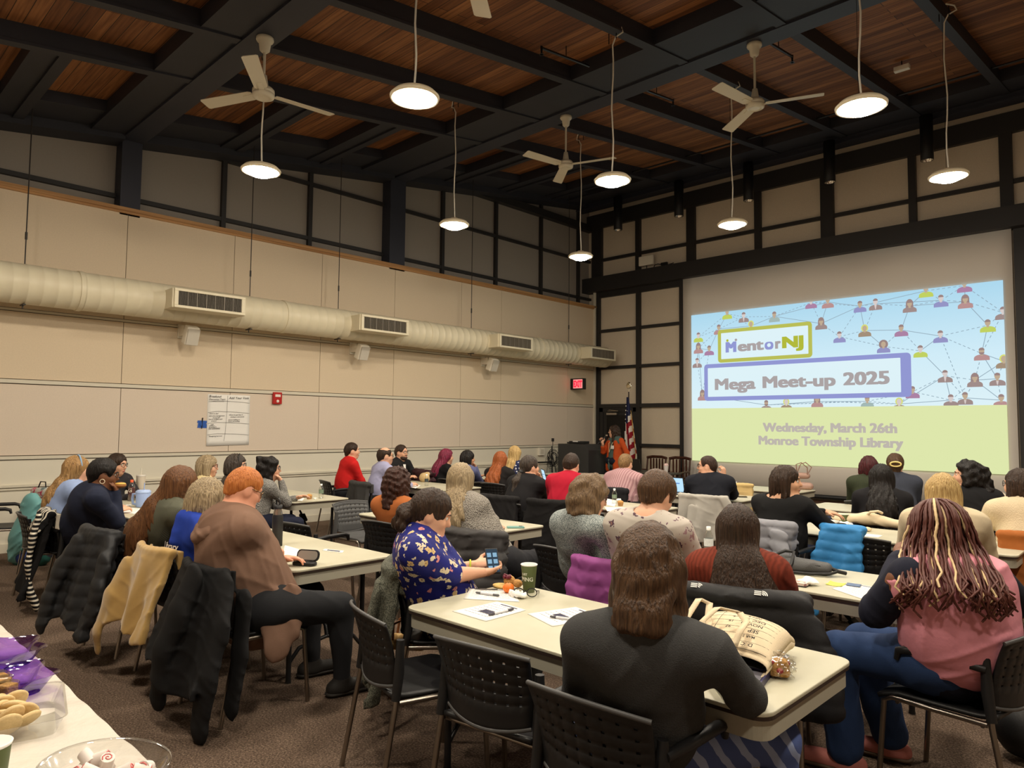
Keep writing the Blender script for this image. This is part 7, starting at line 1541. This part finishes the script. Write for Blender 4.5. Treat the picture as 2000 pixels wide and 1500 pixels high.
tf = thing('teal_bag', 'teal printed shopping bag on the floor under the leftmost armchair', 'bag', (1.05, 2.05, 0), .6); mo = Model(); mo.rc((-.14, 0, .12), (.14, 0, .12), .12, k=.03, flat=((0, 1, 0), .7)); mo.rc((-.12, 0, .34), (.12, 0, .34), .06, k=.1, flat=((0, 1, 0), .6)); mesh_obj('bag_body', [mo.mesh(.011, folds(.008, 2))], pat('teal_print', (60, 110, 100), floral_fn((52, 104, 96), [(0, (52, 104, 96)), (.5, (196, 60, 80)), (.75, (224, 214, 196))], 8, .5, .1), .4), tf); mb = MB(); mb.tube([(-.08, .02, .38), (-.05, .03, .46), (.05, .03, .46), (.08, .02, .38)], .008, 6); mb.build('handle', M_white, tf)
cs_ = thing('ceiling_sensor', 'small white sensor box under the deck left of the biggest right lamp', 'sensor', (7.78, 10.9, roof(10.9, .1))); mb = MB(); mb.span((-.1, -.04, 0), (.1, .04, .07)); mb.build('sensor_box', M_white, cs_, bevel=.006); mb = MB(); mb.tube([(0, 0, .07), (0, 0, .15)], .008, 6); mb.build('stem', M_blackm, cs_)

# ---- buffet table at the lower left
bt = thing('buffet_table', 'buffet table under a white plastic cloth in the lower left corner', 'table', (7.7, .33, 0))
mb = MB(); mb.span((-1.6, -.37, .70), (1.3, .37, .73)); mb.build('tabletop', M_lam, bt)
for x in (-1.4, 1.1):
    for y in (-.28, .28): mb = MB(); mb.cyl((x, y, 0), (x, y, .70), .016, n=8); mb.build('leg', M_blackm, bt)
bc = thing('tablecloth', 'crinkled white plastic cloth over the buffet table', 'tablecloth', (7.7, .33, .731)); rr = random.Random(2)
def clothz(x, y): return .002+.0035*(math.sin(11*x+3*y)*math.sin(5*x-14*y)+.6*math.sin(31*x+8*y+2*math.sin(9*y)))+.003
mb = MB(); mb.grid(lambda u, v: (-1.63+2.96*u, -.385+.77*v, clothz(-1.63+2.96*u, -.385+.77*v)), 150, 44)
mb.grid(lambda u, v: (-1.63+2.96*u, .385+.012*v+.012*v*math.sin(40*u*2.96), clothz(-1.63+2.96*u, .385)-.30*v), 150, 8); mb.grid(lambda u, v: (-1.63+2.96*u, -.385-.012*v, clothz(-1.63+2.96*u, -.385)-.30*v), 60, 4)
mb.build('cloth', mat('white_plastic_film', (226, 218, 206), .22, coat=.4, bump=(26, .25)), bc)
BZ = .738
BWL = atz(205, 1492, BZ+.085); BWL.z = BZ
bw = thing('candy_bowl', 'clear oval plastic bowl full of swirl candies on the buffet', 'bowl', tuple(BWL), math.radians(20))
mb = MB(); mb.lathe([(.001, .003), (.10, .003), (.12, .03), (.148, .085), (.155, .09), (.160, .087), (.158, .082)], n=48, sx=1.0, sy=.8); mb.build('bowl_wall', M_clear, bw)
rr = random.Random(6); M_cw = mat('candy_white', (232, 222, 214), .5); M_cp = mat('candy_pink', (212, 112, 110), .5); first = None
for k in range(34):
    a, rad = rr.random()*6.28, .115*math.sqrt(rr.random()); lv = k//12
    p = Matrix.Rotation(math.radians(20), 3, 'Z') @ Vector((rad*math.cos(a), rad*.78*math.sin(a), .022+.024*lv)); loc = BWL+p
    if first is None:
        first = thing('swirl_candy', 'white candy with a pink swirl in the clear bowl', 'candy', tuple(loc), 0, 'swirl candies in the bowl')
        mb = MB(); mb.tube([(0, 0, -.018), (0, 0, .018)], .0155, 14); mb.build('candy_body', M_cw, first, bevel=.003)
        mb = MB()
        for s in (-1, 1): mb.tube([(.0018*i*.55*math.cos(i*.8), .0018*i*.55*math.sin(i*.8), s*.0185) for i in range(1, 14)], .0016, 4)
        mb.build('pink_swirl', M_cp, first)
        cobj = first
    else: cobj = dup(first, tuple(loc), 0, 'white candy with a pink swirl in the clear bowl')
    cobj.rotation_euler = (rr.uniform(-1.3, 1.3), rr.uniform(-1.3, 1.3), rr.random()*6)
ck_ = thing('cookie_tray', 'clear hinged plastic tray of pale cookies on the buffet', 'tray', tuple(atz(28, 1415, BZ)), math.radians(-12))
mb = MB(); q = [rrect(.15, .10, .03, 4), rrect(.17, .12, .035, 4)]; n_ = len(q[0]); mb.add([(x, y, .002) for x, y in q[0]]+[(x, y, .05) for x, y in q[1]]+[(x*1.05, y*1.05, .052) for x, y in q[1]], [tuple(range(n_))]+[(i, (i+1) % n_, n_+(i+1) % n_, n_+i) for i in range(n_)]+[(n_+i, n_+(i+1) % n_, 2*n_+(i+1) % n_, 2*n_+i) for i in range(n_)]); mb.build('tray_wall', M_clear, ck_)
M_ck = mat('pale_cookie', (218, 190, 138), .7, noise=(50, .15), bump=(60, .3)); M_cc = mat('cookie_crumb', (190, 156, 100), .8, noise=(80, .3)); f0 = None; cb_ = atz(28, 1415, BZ)
for k in range(11):
    loc = cb_+Vector((-.10+.022*k, -.035+.04*(k % 2)+.01*math.sin(k), .04+.006*(k % 3)))
    if f0 is None:
        f0 = thing('cookie', 'pale round cookie leaning in the clear tray', 'cookie', tuple(loc), 0, 'cookies in the clear tray'); mb = MB(); mb.lathe([(.001, -.006), (.033, -.006), (.037, 0), (.033, .006), (.001, .008)], n=20); mb.build('cookie_disc', M_ck, f0); mb = MB(); mb.lathe([(.022, .0076), (.001, .011)], n=14); mb.build('cookie_dome', M_cc, f0); o_ = f0
    else: o_ = dup(f0, tuple(loc), 0, 'pale round cookie leaning in the clear tray')
    o_.rotation_euler = (rr.uniform(-.3, .3), -.9+rr.uniform(-.2, .2), rr.uniform(-.4, .4))
pb_ = thing('purple_tray', 'translucent purple flower edged tray of wrapped cakes on the buffet', 'tray', tuple(atz(-18, 1362, BZ)), math.radians(5))
mb = MB(); prof = lambda k, r: (r*(1+.12*math.cos(6*k*2*PI/60))*math.cos(k*2*PI/60), r*(1+.12*math.cos(6*k*2*PI/60))*math.sin(k*2*PI/60)); n_ = 60
mb.add([(*prof(k, .12), .003) for k in range(n_)]+[(*prof(k, .155), .055) for k in range(n_)]+[(*prof(k, .17), .06) for k in range(n_)], [tuple(range(n_))]+[(i+j*n_, (i+1) % n_+j*n_, n_+(i+1) % n_+j*n_, n_+i+j*n_) for j in (0, 1) for i in range(n_)], True); mb.build('tray_wall', M_clearp, pb_)
cb_ = atz(-18, 1362, BZ); f0 = None
for k in range(6):
    loc = cb_+Vector((-.06+.06*(k % 3), -.03+.06*(k//3), .03))
    if f0 is None: f0 = thing('snack_cake', 'small wrapped cake slice in the purple tray', 'cake', tuple(loc), .3, 'wrapped cakes in the purple tray'); mb = MB(); mb.box((0, 0, 0), (.045, .045, .04)); mb.build('cake', M_muf, f0, bevel=.006); mb = MB(); mb.box((0, 0, .004), (.052, .052, .05)); mb.build('wrapper', M_clear, f0, bevel=.008)
    else: dup(f0, tuple(loc), .3+k, 'small wrapped cake slice in the purple tray')
pb2 = dup(pb_, tuple(atz(-25, 1302, BZ)), 1.0, 'second purple flower edged tray farther along the buffet, cut by the left edge')
gcu = thing('paper_cup', 'green paper cup cut by the lower left corner of the view', 'cup', (atz(-22, 1452, BZ+.13).x, atz(-22, 1452, BZ+.13).y, BZ)); mb = MB(); mb.lathe([(.001, 0), (.034, 0), (.045, .125)], n=28); mb.build('cup_body', M_cupg, gcu); mb = MB(); mb.lathe([(.046, .124), (.048, .13), (.044, .132), (.032, .02), (.001, .02)], n=28); mb.build('rim', M_paper, gcu)
